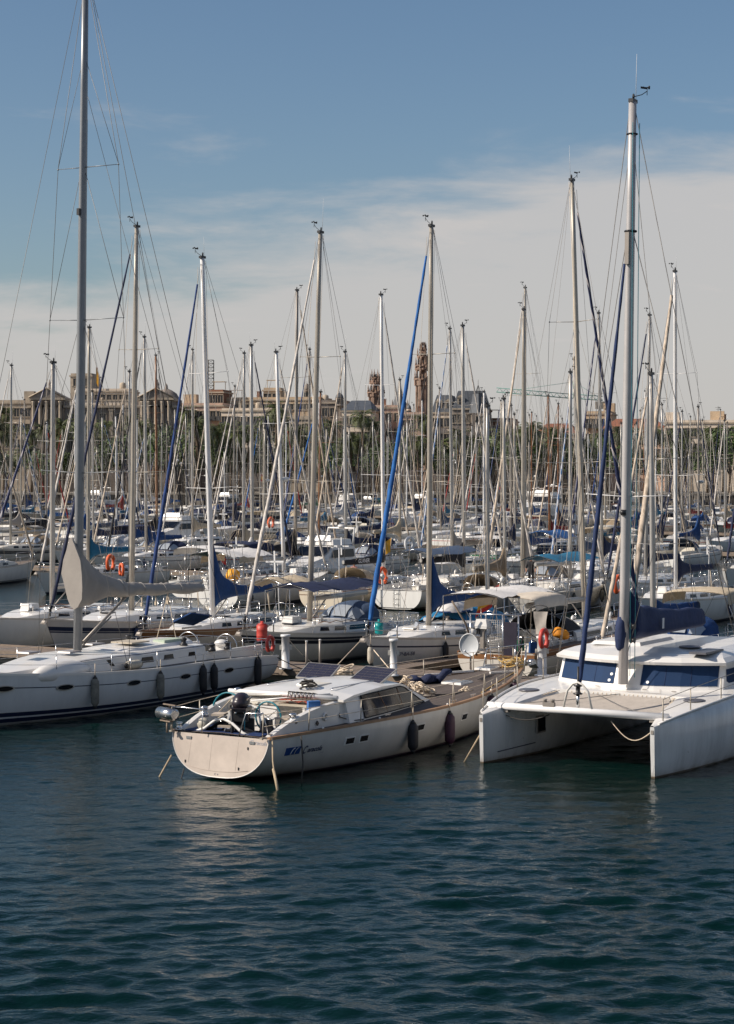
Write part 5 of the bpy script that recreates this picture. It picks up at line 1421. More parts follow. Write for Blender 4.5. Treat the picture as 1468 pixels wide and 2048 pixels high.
    for sd_ in (-1, 1):
        pts1, pts2 = [], []
        for i, (x, yy) in enumerate(st):
            y = sd_ * (h.deckb(x) - .09); zz = h.deckz(x)
            sgn = MB(); hh = .64
            sgn.tube([(x, y, zz), (x + .015, y + sd_ * .02, zz + hh)], .016, 6)
            if i in (3, 5, 4): sgn.tube([(x + .20, y - sd_ * .03, zz), (x + .015, y + sd_ * .02, zz + hh)], .012, 5)
            sgn.box((x, y, zz + .04), (.16, .08, .04)); sgn.build('stanchion', M['ropew' if i % 2 else 'steel'] if False else M['stanch'], root)
            pts1.append((x, y + sd_ * .02, zz + hh)); pts2.append((x, y + sd_ * .01, zz + hh * .52))
        MB().tube(pts1, .009, 4).build('lifeline', M['ropew'], root); MB().tube(pts2, .008, 4).build('lifeline', M['ropew'], root)
    MB().tube([(-8.7, 1.5, 1.8), (-8.75, 1.1, 1.82), (-8.72, .45, 1.8), (-8.65, .35, 1.75)], .02, 6).tube([(-8.75, 1.5, 1.15), (-8.72, 1.45, 1.8)], .02, 6).tube([(-8.72, .5, 1.2), (-8.72, .45, 1.8)], .016, 6).build('pushpit', M['steel'], root)
    MB().box((-8.35, .2, 1.66), (.42, .34, .05), R(20)).box((-8.30, .0, 1.36), (.36, .40, .05), R(20)).build('stern_seat', M['woodp'], root)
    # pulpit
    MB().tube([(7.2, .75, 1.45), (7.4, .72, 2.1), (8.5, .2, 2.15), (8.85, 0, 2.18), (8.5, -.2, 2.15), (7.4, -.72, 2.1), (7.2, -.75, 1.45)], .022, 6).tube([(8.4, .22, 1.5), (8.45, .2, 2.15)], .02, 6).tube([(8.4, -.22, 1.5), (8.45, -.2, 2.15)], .02, 6).build('pulpit', M['steel'], root)
    MB().box((9.0, 0, 1.50), (.7, .26, .06)).tube([(9.25, .1, 1.55), (9.25, -.1, 1.55)], .1, 10).build('bow_roller', M['steel'], root)
    an = MB(); an.tube([(8.4, 0, 1.6), (9.3, .02, 1.52)], .035, 6); an.box((9.38, 0, 1.42), (.28, .34, .05), 0, 0, .6, 0, R(35)); an.build('anchor', M['alud'], root)
    # winches, deck fittings, hatches
    for x, y, zz in ((-7.35, -1.42, 1.42), (-7.35, 1.42, 1.42), (-5.7, 1.5, 1.75)):
        MB().lathe([(.13, 0), (.135, .07), (.09, .09), (.075, .16), (.09, .20), (.11, .21), (.11, .24), (.05, .27)], 16, (x, y, zz)).build('winch', M['steel'], root)
    MB().torus((-6.15, -1.66, 1.48), .085, .028, 'Y', 18, 8).build('speaker_vent', M['gel'], root)
    MB().box((-6.5, -1.63, 1.34), (.1, .03, .09), 0, 0, 1, 0, .8).build('switch_panel', M['black'], root)
    for x, y, sx_, sy_ in ((3.85, -.12, .82, .72), (7.1, .55, .70, .60), (-3.0, 1.0, .4, .4)):
        if x > 0:
            zz = h.deckz(x) + .07
            f_ = MB().box((x, y, zz), (sx_, sy_, .07), taper=.95).build('hatch', M['gel'], root); MB().box((x + .02, y, zz + .04), (sx_ - .16, sy_ - .12, .02)).build('hatch_glass', M['hatchg'], f_)
    for x, y, a in ((6.0, .95, .3), (6.5, -.35, .3), (7.9, .55, .1), (5.2, 1.35, .3)): MB().box((x, y, h.deckz(x) + .08), (1.0, .09, .06), a - .8).build('deck_locker_rail', M['gel'], root)
    for x in (-8.3, -3.6, .1, 1.55, 3.9): MB().box((x, -(h.deckb(x) - .2), h.deckz(x) + .09), (.30, .03, .025)).box((x - .05, -(h.deckb(x) - .2), h.deckz(x) + .05), (.03, .03, .06)).box((x + .06, -(h.deckb(x) - .2), h.deckz(x) + .05), (.03, .03, .06)).build('cleat', M['steel'], root)
    for x in (-6.6, -4.2, -.6, 2.8): MB().sphere((x, -(h.deckb(x) - .05), h.deckz(x) + .07), .035, 8, 5).build('deck_light', M['gel'], root)
    vent = MB()
    for i in range(9): vent.box((4.6 + i * .24, -.55 + i * .055, h.deckz(5) + .085), (.10, .20, .012), .5)
    vent.build('grip_strip', M['blackc'], root)
    # solar panels tilted on the roof
    for (x, y, t_, rz_) in ((-2.15, 1.15, R(-16), .25), (-2.2, -.72, R(-13), .1)):
        sp = empty('solar_panel', (x, y, 2.17), rz_); sp.parent = root; sp.rotation_euler = (R(3), R(-15), rz_)
        MB().box((0, 0, 0), (1.15, .95, .03)).build('cells', M['solar'], sp)
        MB().box((0, -.485, 0), (1.17, .03, .05)).box((0, .485, 0), (1.17, .03, .05)).box((-.585, 0, 0), (.03, .94, .05)).box((.585, 0, 0), (.03, .94, .05)).build('frame', M['alu'], sp)
        g_ = MB(); 
        for k in range(1, 6): g_.box((-.57 + k * .19, 0, .0165), (.003, .92, .003))
        for k in range(1, 4): g_.box((0, -.47 + k * .235, .0165), (1.12, .003, .003))
        g_.build('cell_lines', M['alud'], sp)
        for k in (-1, 1): MB().tube([(k * .4, .4, 0), (k * .4, .4, -.16)], .012, 5).build('strut', M['steel'], sp)
    # spars and gear lying across the cockpit
    MB().tube([(-5.75, 1.75, 1.93), (-5.70, -1.75, 1.93)], .06, 10).build('spare_spar', M['maswhite'], root)
    MB().tube([(-5.95, 1.5, 1.86), (-5.55, -1.5, 1.97)], .035, 6).build('spare_spar', M['alu'], root)
    MB().tube([(-6.35, .6, 1.78), (-5.35, -1.3, 1.98)], .022, 6).build('boat_hook', M['maswhite'], root)
    MB().tube([(-6.2, -.1, 1.80), (-5.5, -1.62, 1.84)], .02, 6).build('boat_hook', M['alud'], root)
    MB().box((-5.85, .75, 1.72), (.75, 1.2, .06)).build('sliding_hatch', M['gel2'], root)
    MB().box((-6.55, .55, 1.62), (.50, .55, .04), .2).build('vent_grille', M['deckgrey'], root)
    MB().box((-5.75, -.45, 1.70), (.75, 1.1, .05), .05).build('hatch_board', M['beigep'], root)
    gb = MB()
    for k in range(7): gb.tube([(-5.55 + .03 * k, -1.1 + .12 * k, 1.95), (-5.75, -1.0 + .13 * k, 2.02), (-5.95, -1.05 + .12 * k, 1.90)], .018, 5)
    gb.build('sail_ties', M['ropeb'], root)
    MB().box((-6.9, -1.0, 1.50), (.75, .42, .05)).build('table', M['woodp'], root)
    MB().box((-6.55, .2, 1.25), (.08, 1.2, .9)).build('companionway_board', M['gel'], root)
    MB().box((-5.75, -1.0, 1.42), (.9, .07, .5)).build('seat_back', M['gel'], root)
    ins = MB().lathe([(.10, 0), (.10, .02), (.07, .03), (.07, .14), (.09, .2)], 10, (-8.55, 1.35, 1.2)); ins.build('stern_light', M['steel'], root)
    for y in (-1.05, 1.05):
        MB().tube([(-4.9, y, 2.0), (-4.85, y, 2.07), (-2.0, y * .9, 2.06), (-1.9, y * .9, 1.98)], .016, 5).build('roof_rail', M['steel'], root)
    MB().box((-4.3, -.1, 2.085), (.75, .70, .035), taper=.95).build('roof_hatch', M['gel2'], root)
    MB().tube([(-5.35, -1.5, 1.9), (-5.5, -1.7, 1.4), (-5.1, -1.85, 1.27), (-4.6, -1.9, 1.26)], .016, 5).build('hanging_hose', M['ropeb'], root)
    MB().tube([(-7.0, 1.2, 1.5), (-7.3, .5, 2.0), (-7.2, -.3, 1.75), (-6.6, -.9, 1.6)], .015, 5).tube([(-7.9, .7, 1.4), (-7.5, .2, 1.8), (-7.0, .3, 1.5)], .018, 5).build('loose_line', M['ropew'], root)
    MB().box((-7.5, .25, 1.42), (.5, .4, .45), .3, 0, .9).build('cockpit_box', M['gel'], root)
    MB().box((-7.7, -.85, 1.35), (.35, .3, .3), .5, 0, .85).build('tool_case', M['blackc'], root)
    MB().lathe([(.12, 0), (.14, .25), (.15, .26)], 12, (-7.35, .75, 1.2)).build('bucket', M['black'], root)
    MB().sphere((-8.3, .75, 1.36), .17, 12, 8).build('round_buoy', M['fenderw'], root)
    MB().tube([(-8.6, -.6, 1.2), (-8.5, -.75, 1.75), (-8.4, -1.2, 1.78), (-8.3, -1.3, 1.2)], .02, 6).build('pushpit', M['steel'], root)
    c, s_ = math.cos(rz), math.sin(rz)
    def wp(x, y, z): return Vector((.70 + c * x - s_ * y, 57.67 + s_ * x + c * y, z))
    return h, root, wp
M['beigep'] = mat('beige roof panel', (.48, .42, .33), .6)
M['gelcream'] = mat('creamy transom gelcoat', (.51, .435, .375), .5, var=.22, vs=1.1)
M['stainj'] = mat('dirty panel joint', (.42, .36, .31), .8)
M['ink'] = mat('navy vinyl lettering', (.03, .04, .09), .5, var=0)
M['ink2'] = mat('grey vinyl lettering', (.35, .34, .36), .5, var=0)
M['logo'] = mat('blue vinyl logo', (.012, .05, .19), .4, var=.05)
M['woodrail'] = mat('sun-bleached wood toe rail', (.33, .19, .105), .6, var=.3, vs=3)
M['woodp'] = mat('peeling painted board', (.50, .42, .34), .7, var=.3, vs=5)
M['cushion2'] = mat('deep blue vinyl', (.010, .032, .12), .7, var=.2)
M['tealr'] = mat('teal wheel rim cover', (.01, .17, .22), .5, var=.1)
M['blackm'] = mat('faded black engine cowl', (.03, .022, .03), .35, var=.35, vs=5)
M['stanch'] = mat('tarnished stanchion', (.42, .37, .30), .45, .3, var=.2)
M['hatchg'] = mat('milky hatch glazing', (.20, .24, .30), .12, var=.1)
M['towel'] = mat('red patterned towel', (.42, .09, .05), .95, var=.5, vs=20)
M['sepia'] = mat('tan leather', (.22, .10, .05), .7)
hc, rc, wc = caracola()
GF = 'dark purple fenders along the mastless yacht'
yh = lambda x, z: -(hc.yat(x, z) + .17)
for x, zz, ln, lab, m_ in ((-2.72, .60, .72, 'black-topped fender hanging over two portholes of the mastless yacht', 'fenderk'), (-.62, .58, .82, 'long aubergine fender at the middle of the mastless yacht', 'fender'), (2.42, .78, .80, 'aubergine fender with dark collar near the bow, beside the catamaran', 'fender'), (5.0, 1.02, .62, 'smaller purple fender hung highest, partly behind the catamaran rail', 'fender')):
    fender(lab, wc(x, yh(x, zz), zz), m_, ln, .15, grp=GF, line=.45)
rope_heap('large cream rope bundle on the deck nearest the side window', wc(.75, -.55, 1.30), 'ropew', 5, .62, .42, 22)
rope_heap('cream rope bundle further inboard beside the blue bag', wc(1.55, .35, 1.33), 'ropew', 8, .5, .5, 16)
rope_heap('small knot of pale rope lying on the teak deck forward of the bundles', wc(2.55, -1.12, 1.28), 'ropew', 9, .26, .16, 6, .02)
rope('deck_line', [wc(.9, -.7, 1.3), wc(1.6, -1.25, 1.29), wc(2.2, -1.2, 1.29), wc(2.6, -1.1, 1.29)], .02, 'ropeb', 'dark line snaking from the rope bundle across the teak deck')
coil('yellow hose-like rope coiled at the bow of the mastless yacht', wc(8.0, .1, 1.50), 'ropey', .42, 7, 3, .024)
coil('black cable coil on the pilothouse roof behind the spars', wc(-5.0, -.35, 2.06), 'ropeb', .24, 6, 4, .022)
coil('dark coil of hose beside the windscreen near the rope bundles', wc(.35, .55, 1.33), 'ropeb', .22, 3, 6, .02)
rope('bow_line', [wc(8.6, -.2, 1.55), wc(5.5, -.9, 1.38), wc(2.4, -1.75, 1.29)], .014, 'ropey', 'pale yellow line running along the starboard deck to the bow')
def blue_bag(p):
    m = MB(); rd = random.Random(2)
    for i in range(5):
        c = (rd.uniform(-.35, .35), rd.uniform(-.2, .2), .10 + rd.uniform(0, .12)); m.sphere(c, .22, 8, 6, (rd.uniform(.9, 1.5), .8, rd.uniform(.4, .8)))
    m.tube([(.4, 0, .1), (.62, .1, .34), (.8, .2, .36)], [.1, .13, .08], 7)
    m.v = [(x + noise.noise((x * 5, y * 5, z * 5)) * .05, y + noise.noise((x * 5, y * 5, z * 5 + 9)) * .05, max(z + noise.noise((x * 6, y * 6, z * 6 + 3)) * .06, .01)) for x, y, z in m.v]
    o = m.build('sail_bag', M['navy'], None, loc=p); tag(o, 'crumpled navy sail bag on the foredeck behind the cream ropes', 'bag')
    return o
blue_bag(wc(3.35, .75, 1.33))
tag(MB().box((0, 0, 0), (.34, .18, .36), .3, 0, .95).build('boat_cushion', M['cushion'], None, loc=wc(-6.35, -1.42, 1.72)), 'square light blue cushion propped on the cockpit coaming', 'cushion')
tw = MB(); tw.loft([[(lerp(-.6, .6, i / 10), y, .02 + .035 * math.sin(i * 2.3 + y * 9)) for y in (-.2, -.1, 0, .1, .2)] for i in range(11)], False, False, True)
tag(tw.build('towel', M['towel'], None, loc=wc(-5.85, -.62, 1.78), rot=(0, 0, R(-30))), 'rust red patterned towel drying beside the spars on the pilothouse', 'towel')
rope('mooring_rope', [wc(-7.6, -1.85, 1.15), wc(-7.75, -2.0, .5), wc(-7.9, -2.05, -.1)], .020, 'ropeb', 'thin dark mooring rope down the hull just left of the blue logo', 'mooring rope')
rope('mooring_rope', [wc(-8.55, -1.60, 1.18), wc(-8.75, -1.75, .65), wc(-8.95, -1.95, .25), wc(-9.15, -2.2, -.15)], .022, 'rope', 'brown mooring rope dropping from the starboard quarter into the water', 'mooring rope')
rope('mooring_rope_growth', [wc(-8.83, -1.82, .46), wc(-8.98, -2.0, .2), wc(-9.12, -2.16, -.06)], [.028, .05, .03] if False else .038, 'rope', 'weedy thickened end of the brown mooring rope at the waterline', 'rope')
rope('mooring_rope', [wc(-8.75, 1.45, .55), wc(-9.05, 1.62, .0), wc(-9.1, 1.65, -.2)], .024, 'rope', 'brown mooring rope dropping from the far left corner of the transom', 'mooring rope')
rope('mooring_rope', [wc(-8.8, 1.0, .25), wc(-8.95, 1.05, -.2)], .016, 'ropeb', 'short dark rope end below the rounded transom', 'mooring rope')
rope('mooring_rope', [wc(8.6, .3, 1.5), SN(-29.5, 61.8) + Vector((0, 0, .5))], .014, 'ropew', 'slack rope from the teak bow to the pontoon', 'mooring rope', .25)
# ================================================================ LEFT CHARTER YACHT
def charter():
    h = Hull(16.0, 4.5, 1.10, 1.30, 1.80, ts=.84, d=.45, ks=.12, stem=.8, trake=0.0, tm=.45, pw=2.2, es=.5, eb=.95)
    ox, oy, th = -9.0, 66.2, 239
    c, s_ = math.cos(R(th)), math.sin(R(th))
    def wp(x, y, z): return Vector((ox + c * x - s_ * y, oy + s_ * x + c * y, z))
    root = empty('sailboat', (ox, oy, 0), R(th), label='big white yacht at left with navy boot stripes, oval portholes and grey-covered boom', cat='sailboat', group='sailboats moored in the marina')
    BOATS.append((ox, oy, th, 16))
    h.mb(34, 12).build('hull', H['charter'], root)
    wl = (-7.6, -3.9, 1.35)
    h.deck(wl, .06, 36).build('deck', M['teak2'], root)
    h.rail(.10, .06).build('toe_rail', M['gel'], root)
    well_mb(wl[0], wl[1], wl[2], 1.15, .5, .1, .42).build('cockpit', M['gel'], root)
    rf = Roof(h, -3.95, 5.6, .56, .66, .5, .3, .55)
    rf.mb(24).build('coachroof', M['gel'], root)
    rf2 = Roof(h, -3.9, 1.2, .70, .44, .35, .3, .7); rf2.mb(14).build('raised_roof', M['gel'], root)
    for a, b, lo, hi, sl in ((1.2, 3.5, .35, .78, .5), (-.85, -.15, .38, .72, .1), (-2.0, -1.4, .38, .70, .1), (-3.3, -2.85, .40, .66, .08)):
        for sd_ in (-1, 1): rf.win(a, b, sd_, lo, hi, sl, .014).build('cabin_window', M['glass'], root)
    sl_ = MB(); secs = []
    for x in (-3.9, -2, 0, 2, 4): secs.append((x, rf.w(x) - .015, h.deckz(x) + rf.hh(x) * .96))
    MB().tube(secs, .012, 4).build('handrail', M['navyl'], root)
    for x in (1.0, -1.75, -4.65, 3.9, 6.0):
        if x == -4.65: x = -4.45
        f_ = hull_patch(h, x - .34, x + .34, h.deckz(x) * .735 - .10, h.deckz(x) * .735 + .10, 1, .012, 3, True).build('porthole', M['alu'], root)
        hull_patch(h, x - .28, x + .28, h.deckz(x) * .735 - .075, h.deckz(x) * .735 + .075, 1, .022, 3, True).build('porthole_glass', M['glass'], f_)
    for y_, x_, z_ in ((.9, 2.6, 1.95),): 
        pod = MB(); pod.sphere((3.6, 1.25, 1.50), .75, 14, 8, (1.9, .55, .52)); pod.build('foredeck_pod', M['gel'], root)
    for x, y in ((2.0, .25), (.4, 0.0), (3.4, -.3)): MB().box((x, y, h.deckz(x) + (.62 if x > 1.5 else .80)), (.62, .55, .05), taper=.9).build('hatch', M['hatchd'], root)
    guard_mb(h, -6.8, 6.4, 1, .64, 2.1).build('guard_rail', M['steel'], root); guard_mb(h, -6.8, 6.4, -1, .64, 2.1).build('guard_rail', M['steel'], root)
    pushpit_mb(h, .64, 1.4).build('pushpit', M['steel'], root); pulpit_mb(h).build('pulpit', M['steel'], root)
    for y in (-.85, .85):
        MB().torus((-6.1, y, 1.55), .48, .02, 'X', 24, 6).build('steering_wheel', M['steel'], root)
        MB().box((-5.85, y, 1.3), (.35, .45, .7), taper=.8).build('wheel_pedestal', M['gel'], root)
        MB().sphere((-5.8, y, 1.72), .26, 12, 6, (1, 1, .55)).build('compass_dome', M['gel'], root)
    for x, y, zz in ((-3.1, 1.15, 1.85), (-5.2, 1.55, 1.58), (-2.6, -.9, 1.9), (-4.3, 1.5, 1.58)):
        MB().lathe([(.14, 0), (.14, .07), (.09, .09), (.08, .17), (.12, .22), (.12, .25), (.05, .29)], 14, (x, y, zz)).build('winch', M['black'], root)
    MB().box((-3.0, .55, 2.02), (1.1, .5, .10)).build('deck_tray', M['greenp'], root)
    MB().box((-1.3, .2, 2.08), (1.0, .9, .05)).build('roof_panel', M['beigep'], root)
    # mast, spreaders
    xm, bz, top = 1.28, 1.98, 24.5
    lean = (13 * 65.0 / F) / 19.0
    mast = mast_mb(top - bz, .125, 1.45).build('mast', M['alug'], root, loc=(xm, 0, bz), rot=(0, 0, 0))
    # lean across the picture: tilt about the view axis, given in local axes
    ax = Vector((0, 1, 0)); axl = Matrix.Rotation(R(-th), 3, 'Z') @ ax
    mast.rotation_euler = Matrix.Rotation(lean, 3, axl).to_euler()
    zs = [7.9 - bz, 13.0 - bz, 18.1 - bz]
    for k, zz in enumerate(zs):
        spreader_mb(1.85 - .28 * k, .25).build('spreader', M['alug'], mast, loc=(0, 0, zz))
    vane_mb().build('wind_vane', M['black'], mast, loc=(0, 0, top - bz)); masthead_mb().build('masthead', M['black'], mast, loc=(0, 0, top - bz))
    MB().box((.20, 0, 16.6 - bz), (.12, .10, .22)).build('steaming_light', M['black'], mast)
    MB().box((-.16, 0, 9.0), (.04, .05, 17.5)).build('mast_track', M['alud'], mast)
    for sd_ in (-1, 1):
        m = MB(); y0 = sd_ * 1.95; pts = [(-.3, y0, h.deckz(1) - bz)]
        prev = pts[0]
        for k, zz in enumerate(zs):
            tip = (-.25, sd_ * (1.85 - .28 * k), zz + .08); m.tube([prev, (0, sd_ * .08, zz + (.0 if k == 0 else -.1))], .011, 4); pts.append(tip); prev = tip
        m.tube([prev, (0, sd_ * .06, zs[2] + 3.6)], .010, 4)
        pts.append((-.05, sd_ * .06, top - bz - .2)); m.tube(pts, .012, 4)
        m.build('shroud', M['wire'], mast)
        MB().tube([(-.35, sd_ * 1.95, h.deckz(1) - bz), (-.35, sd_ * 1.95, h.deckz(1) - bz + .5)], .022, 6).build('turnbuckle', M['steel'], mast)
    MB().tube([(-.15, 0, top - bz), (-9.1, .8, 1.2 - bz)], .012, 4).build('backstay', M['wire'], mast); MB().tube([(-.15, 0, top - bz), (-9.1, -.8, 1.2 - bz)], .012, 4).build('backstay', M['wire'], mast)
    MB().tube([(-.2, .0, top - bz - 4), (-8.6, .4, 1.2 - bz)], .010, 4).build('running_stay', M['wire'], mast)
    MB().tube([(.25, 0, top - bz - .3), (h.L / 2 - xm - .3, 0, 2.0 - bz)], .011, 4).build('forestay', M['wire'], mast)
    # boom with grey cover
    MB().tube([(xm - .2, 0, 3.95), (xm - 7.1, 0, 3.7)], .11, 10, True, 0, 1.3).build('boom', M['alu'], root)
    MB().tube([(xm - .2, .02, 2.2), (xm - 2.55, .02, 3.62)], .05, 8).tube([(xm - .2, .06, 2.12), (xm - 1.7, .06, 3.0)], .03, 6).build('vang', M['alud'], root)
    cv = MB(); secs = []; rd = random.Random(3)
    for i in range(90):
        u = i / 89; x = xm + .28 - u * 7.2; lump = .05 * noise.noise((u * 16, 1, 3)) + .03 * noise.noise((u * 45, 4, 3))
        tp = 4.12 + 1.55 * math.exp(-(max(u - .015, 0) * 5.8) ** 1.15) - .22 * u; bt = 3.74 - .16 * u - .38 * math.exp(-(u * 7) ** 2)
        if u < .015: tp, bt = 5.75, 3.35
        hw = .30 * (1 - .45 * u) + .10 * math.exp(-u * 8)
        ring = []
        for k in range(16):
            a = 2 * math.pi * k / 16
            w_ = 1 + .10 * math.sin(k * 1.9 + u * 14) * (1 - .5 * u) + .06 * math.sin(u * 60 + k) + .10 * math.exp(-u * 3) * math.sin(u * 75 + .8 * math.sin(k))
            ring.append((x + .10 * math.sin(a) * (u < .3), hw * math.cos(a) * w_ * (1.0 if math.sin(a) < .2 else 1 - .45 * math.sin(a)), lerp(bt - .07 * abs(math.sin(u * 12.5)) * (u > .1), tp + lump, (math.sin(a) + 1) / 2)))
        secs.append(ring)
    cv.loft(secs, True, True, True); cv.build('sail_cover', M['grey'], root)
    for x in (-2.2, -3.4, -4.6, -5.6):
        u = (.28 - x) / 7.2; tp = 4.12 + 1.55 * math.exp(-(max(u - .015, 0) * 5.8) ** 1.15) - .22 * u; bt = 3.74 - .16 * u; hw = .30 * (1 - .45 * u) + .10 * math.exp(-u * 8) + .025
        MB().tube([(xm + x, hw * math.cos(2 * math.pi * k / 20) * (1 if math.sin(2 * math.pi * k / 20) < .2 else 1 - .42 * math.sin(2 * math.pi * k / 20)), lerp(bt - .02, tp + .02, (math.sin(2 * math.pi * k / 20) + 1) / 2)) for k in range(21)], .011, 4).build('cover_strap', M['deckgrey'], root)
    for x in (-3.5, -4.3, -5.0): MB().tube([(xm + x, 0, 3.6), (xm + x, 0, 3.2)], .02, 5).box((xm + x, 0, 3.3), (.1, .06, .12)).build('mainsheet_block', M['ropew'], root)
    MB().tube([(xm - 5, 0, 3.6), (xm - 5.1, .3, 1.9)], .014, 5).tube([(xm - 5, 0, 3.6), (xm - 4.7, -.3, 1.9)], .014, 5).build('mainsheet', M['ropew'], root)
    return h, root, wp
M['teak2'] = teakmat('grey teak side deck', (.19, .165, .145), .08)
M['navyl'] = mat('navy pinstripe', (.03, .035, .06), .5)
M['hatchd'] = mat('tinted hatch', (.28, .25, .24), .3)
M['greenp'] = mat('pale green tray', (.42, .50, .40), .6)
M['beigep'] = mat('beige roof panel', (.48, .42, .33), .6)
M['alug'] = mat('grey anodised mast', (.24, .25, .26), .4, .35, var=.12)
hb_, rb_, wb = charter()
GB = 'fenders hanging from the big white yacht at left'
for x, m_, ln, lab in ((2.85, 'fenderg', .85, 'mossy green-grey fender, leftmost on the striped white yacht'), (-.75 + .55, 'fenderg', .80, 'grey fender with black ends between two oval portholes, left of the middle'), (-3.3 + .65, 'fenderk', .85, 'dark grey fender, left one of the close pair on the white yacht'), (-3.95 + .62, 'fenderk', .80, 'dark grey fender, right one of the close pair on the white yacht'), (-6.3, 'fenderk', .95, 'black fender beside the red lifebuoy at the stern of the white yacht')):
    zz = hb_.deckz(x) * .60
    fender(lab, wb(x, hb_.yat(x, zz) + .15, zz), m_, ln, .135, grp=GB, line=hb_.deckz(x) - zz - ln / 2 + .35)
fender('off-white fender lying on its side on the deck of the big left yacht', wb(.55, 1.78, 1.53), 'fenderw', .75, .15, tilt=(R(90), 0, R(239 + 90)), line=0)
def jerrycan(p, m, lab, rz=0):
    root = empty('jerrycan', p, rz, label=lab, cat='jerrycan')
    MB().box((0, 0, .2), (.30, .17, .40), taper=.9).tube([(-.1, 0, .40), (-.08, 0, .47), (.05, 0, .47), (.07, 0, .40)], .02, 5).build('body', M[m], root)
    MB().lathe([(.03, 0), (.03, .05)], 8, (.1, 0, .39)).build('cap', M['black'], root)
def lifering(p, rz, lab, m='orange', sc=1.0, name='lifebuoy'):
    root = empty(name, p, rz, label=lab, cat='lifebuoy', group='horseshoe lifebuoys on the yachts'); root.scale = (sc,) * 3
    mk('foam_ring', cached(('lb',), lambda: lifebuoy_mb(.24, .085)), M[m], root)
    MB().box((0, 0, .33), (.10, .16, .12)).build('strap', M['lampw'], root)
    MB().box((0, .22, .05), (.19, .04, .18), 0).box((0, -.22, .05), (.19, .04, .18), 0).build('reflective_band', M['lampw'], root)
    return root
lifering(wb(-7.3, 1.98, 1.62), R(239 + 90), 'faded red horseshoe lifebuoy on the stern rail of the big left yacht', 'red', .85)
rope('mooring_rope', [wb(-7.9, 1.6, 1.2), at(700, 1352, .55)], .02, 'ropeb', 'black stern rope running from the left yacht along the pontoon', 'mooring rope', .25)
rope('mooring_rope', [wb(-7.9, .6, 1.1), at(640, 1348, .55)], .02, 'ropeb', 'second black stern rope from the left yacht, ending by the steel pole', 'mooring rope', .15)
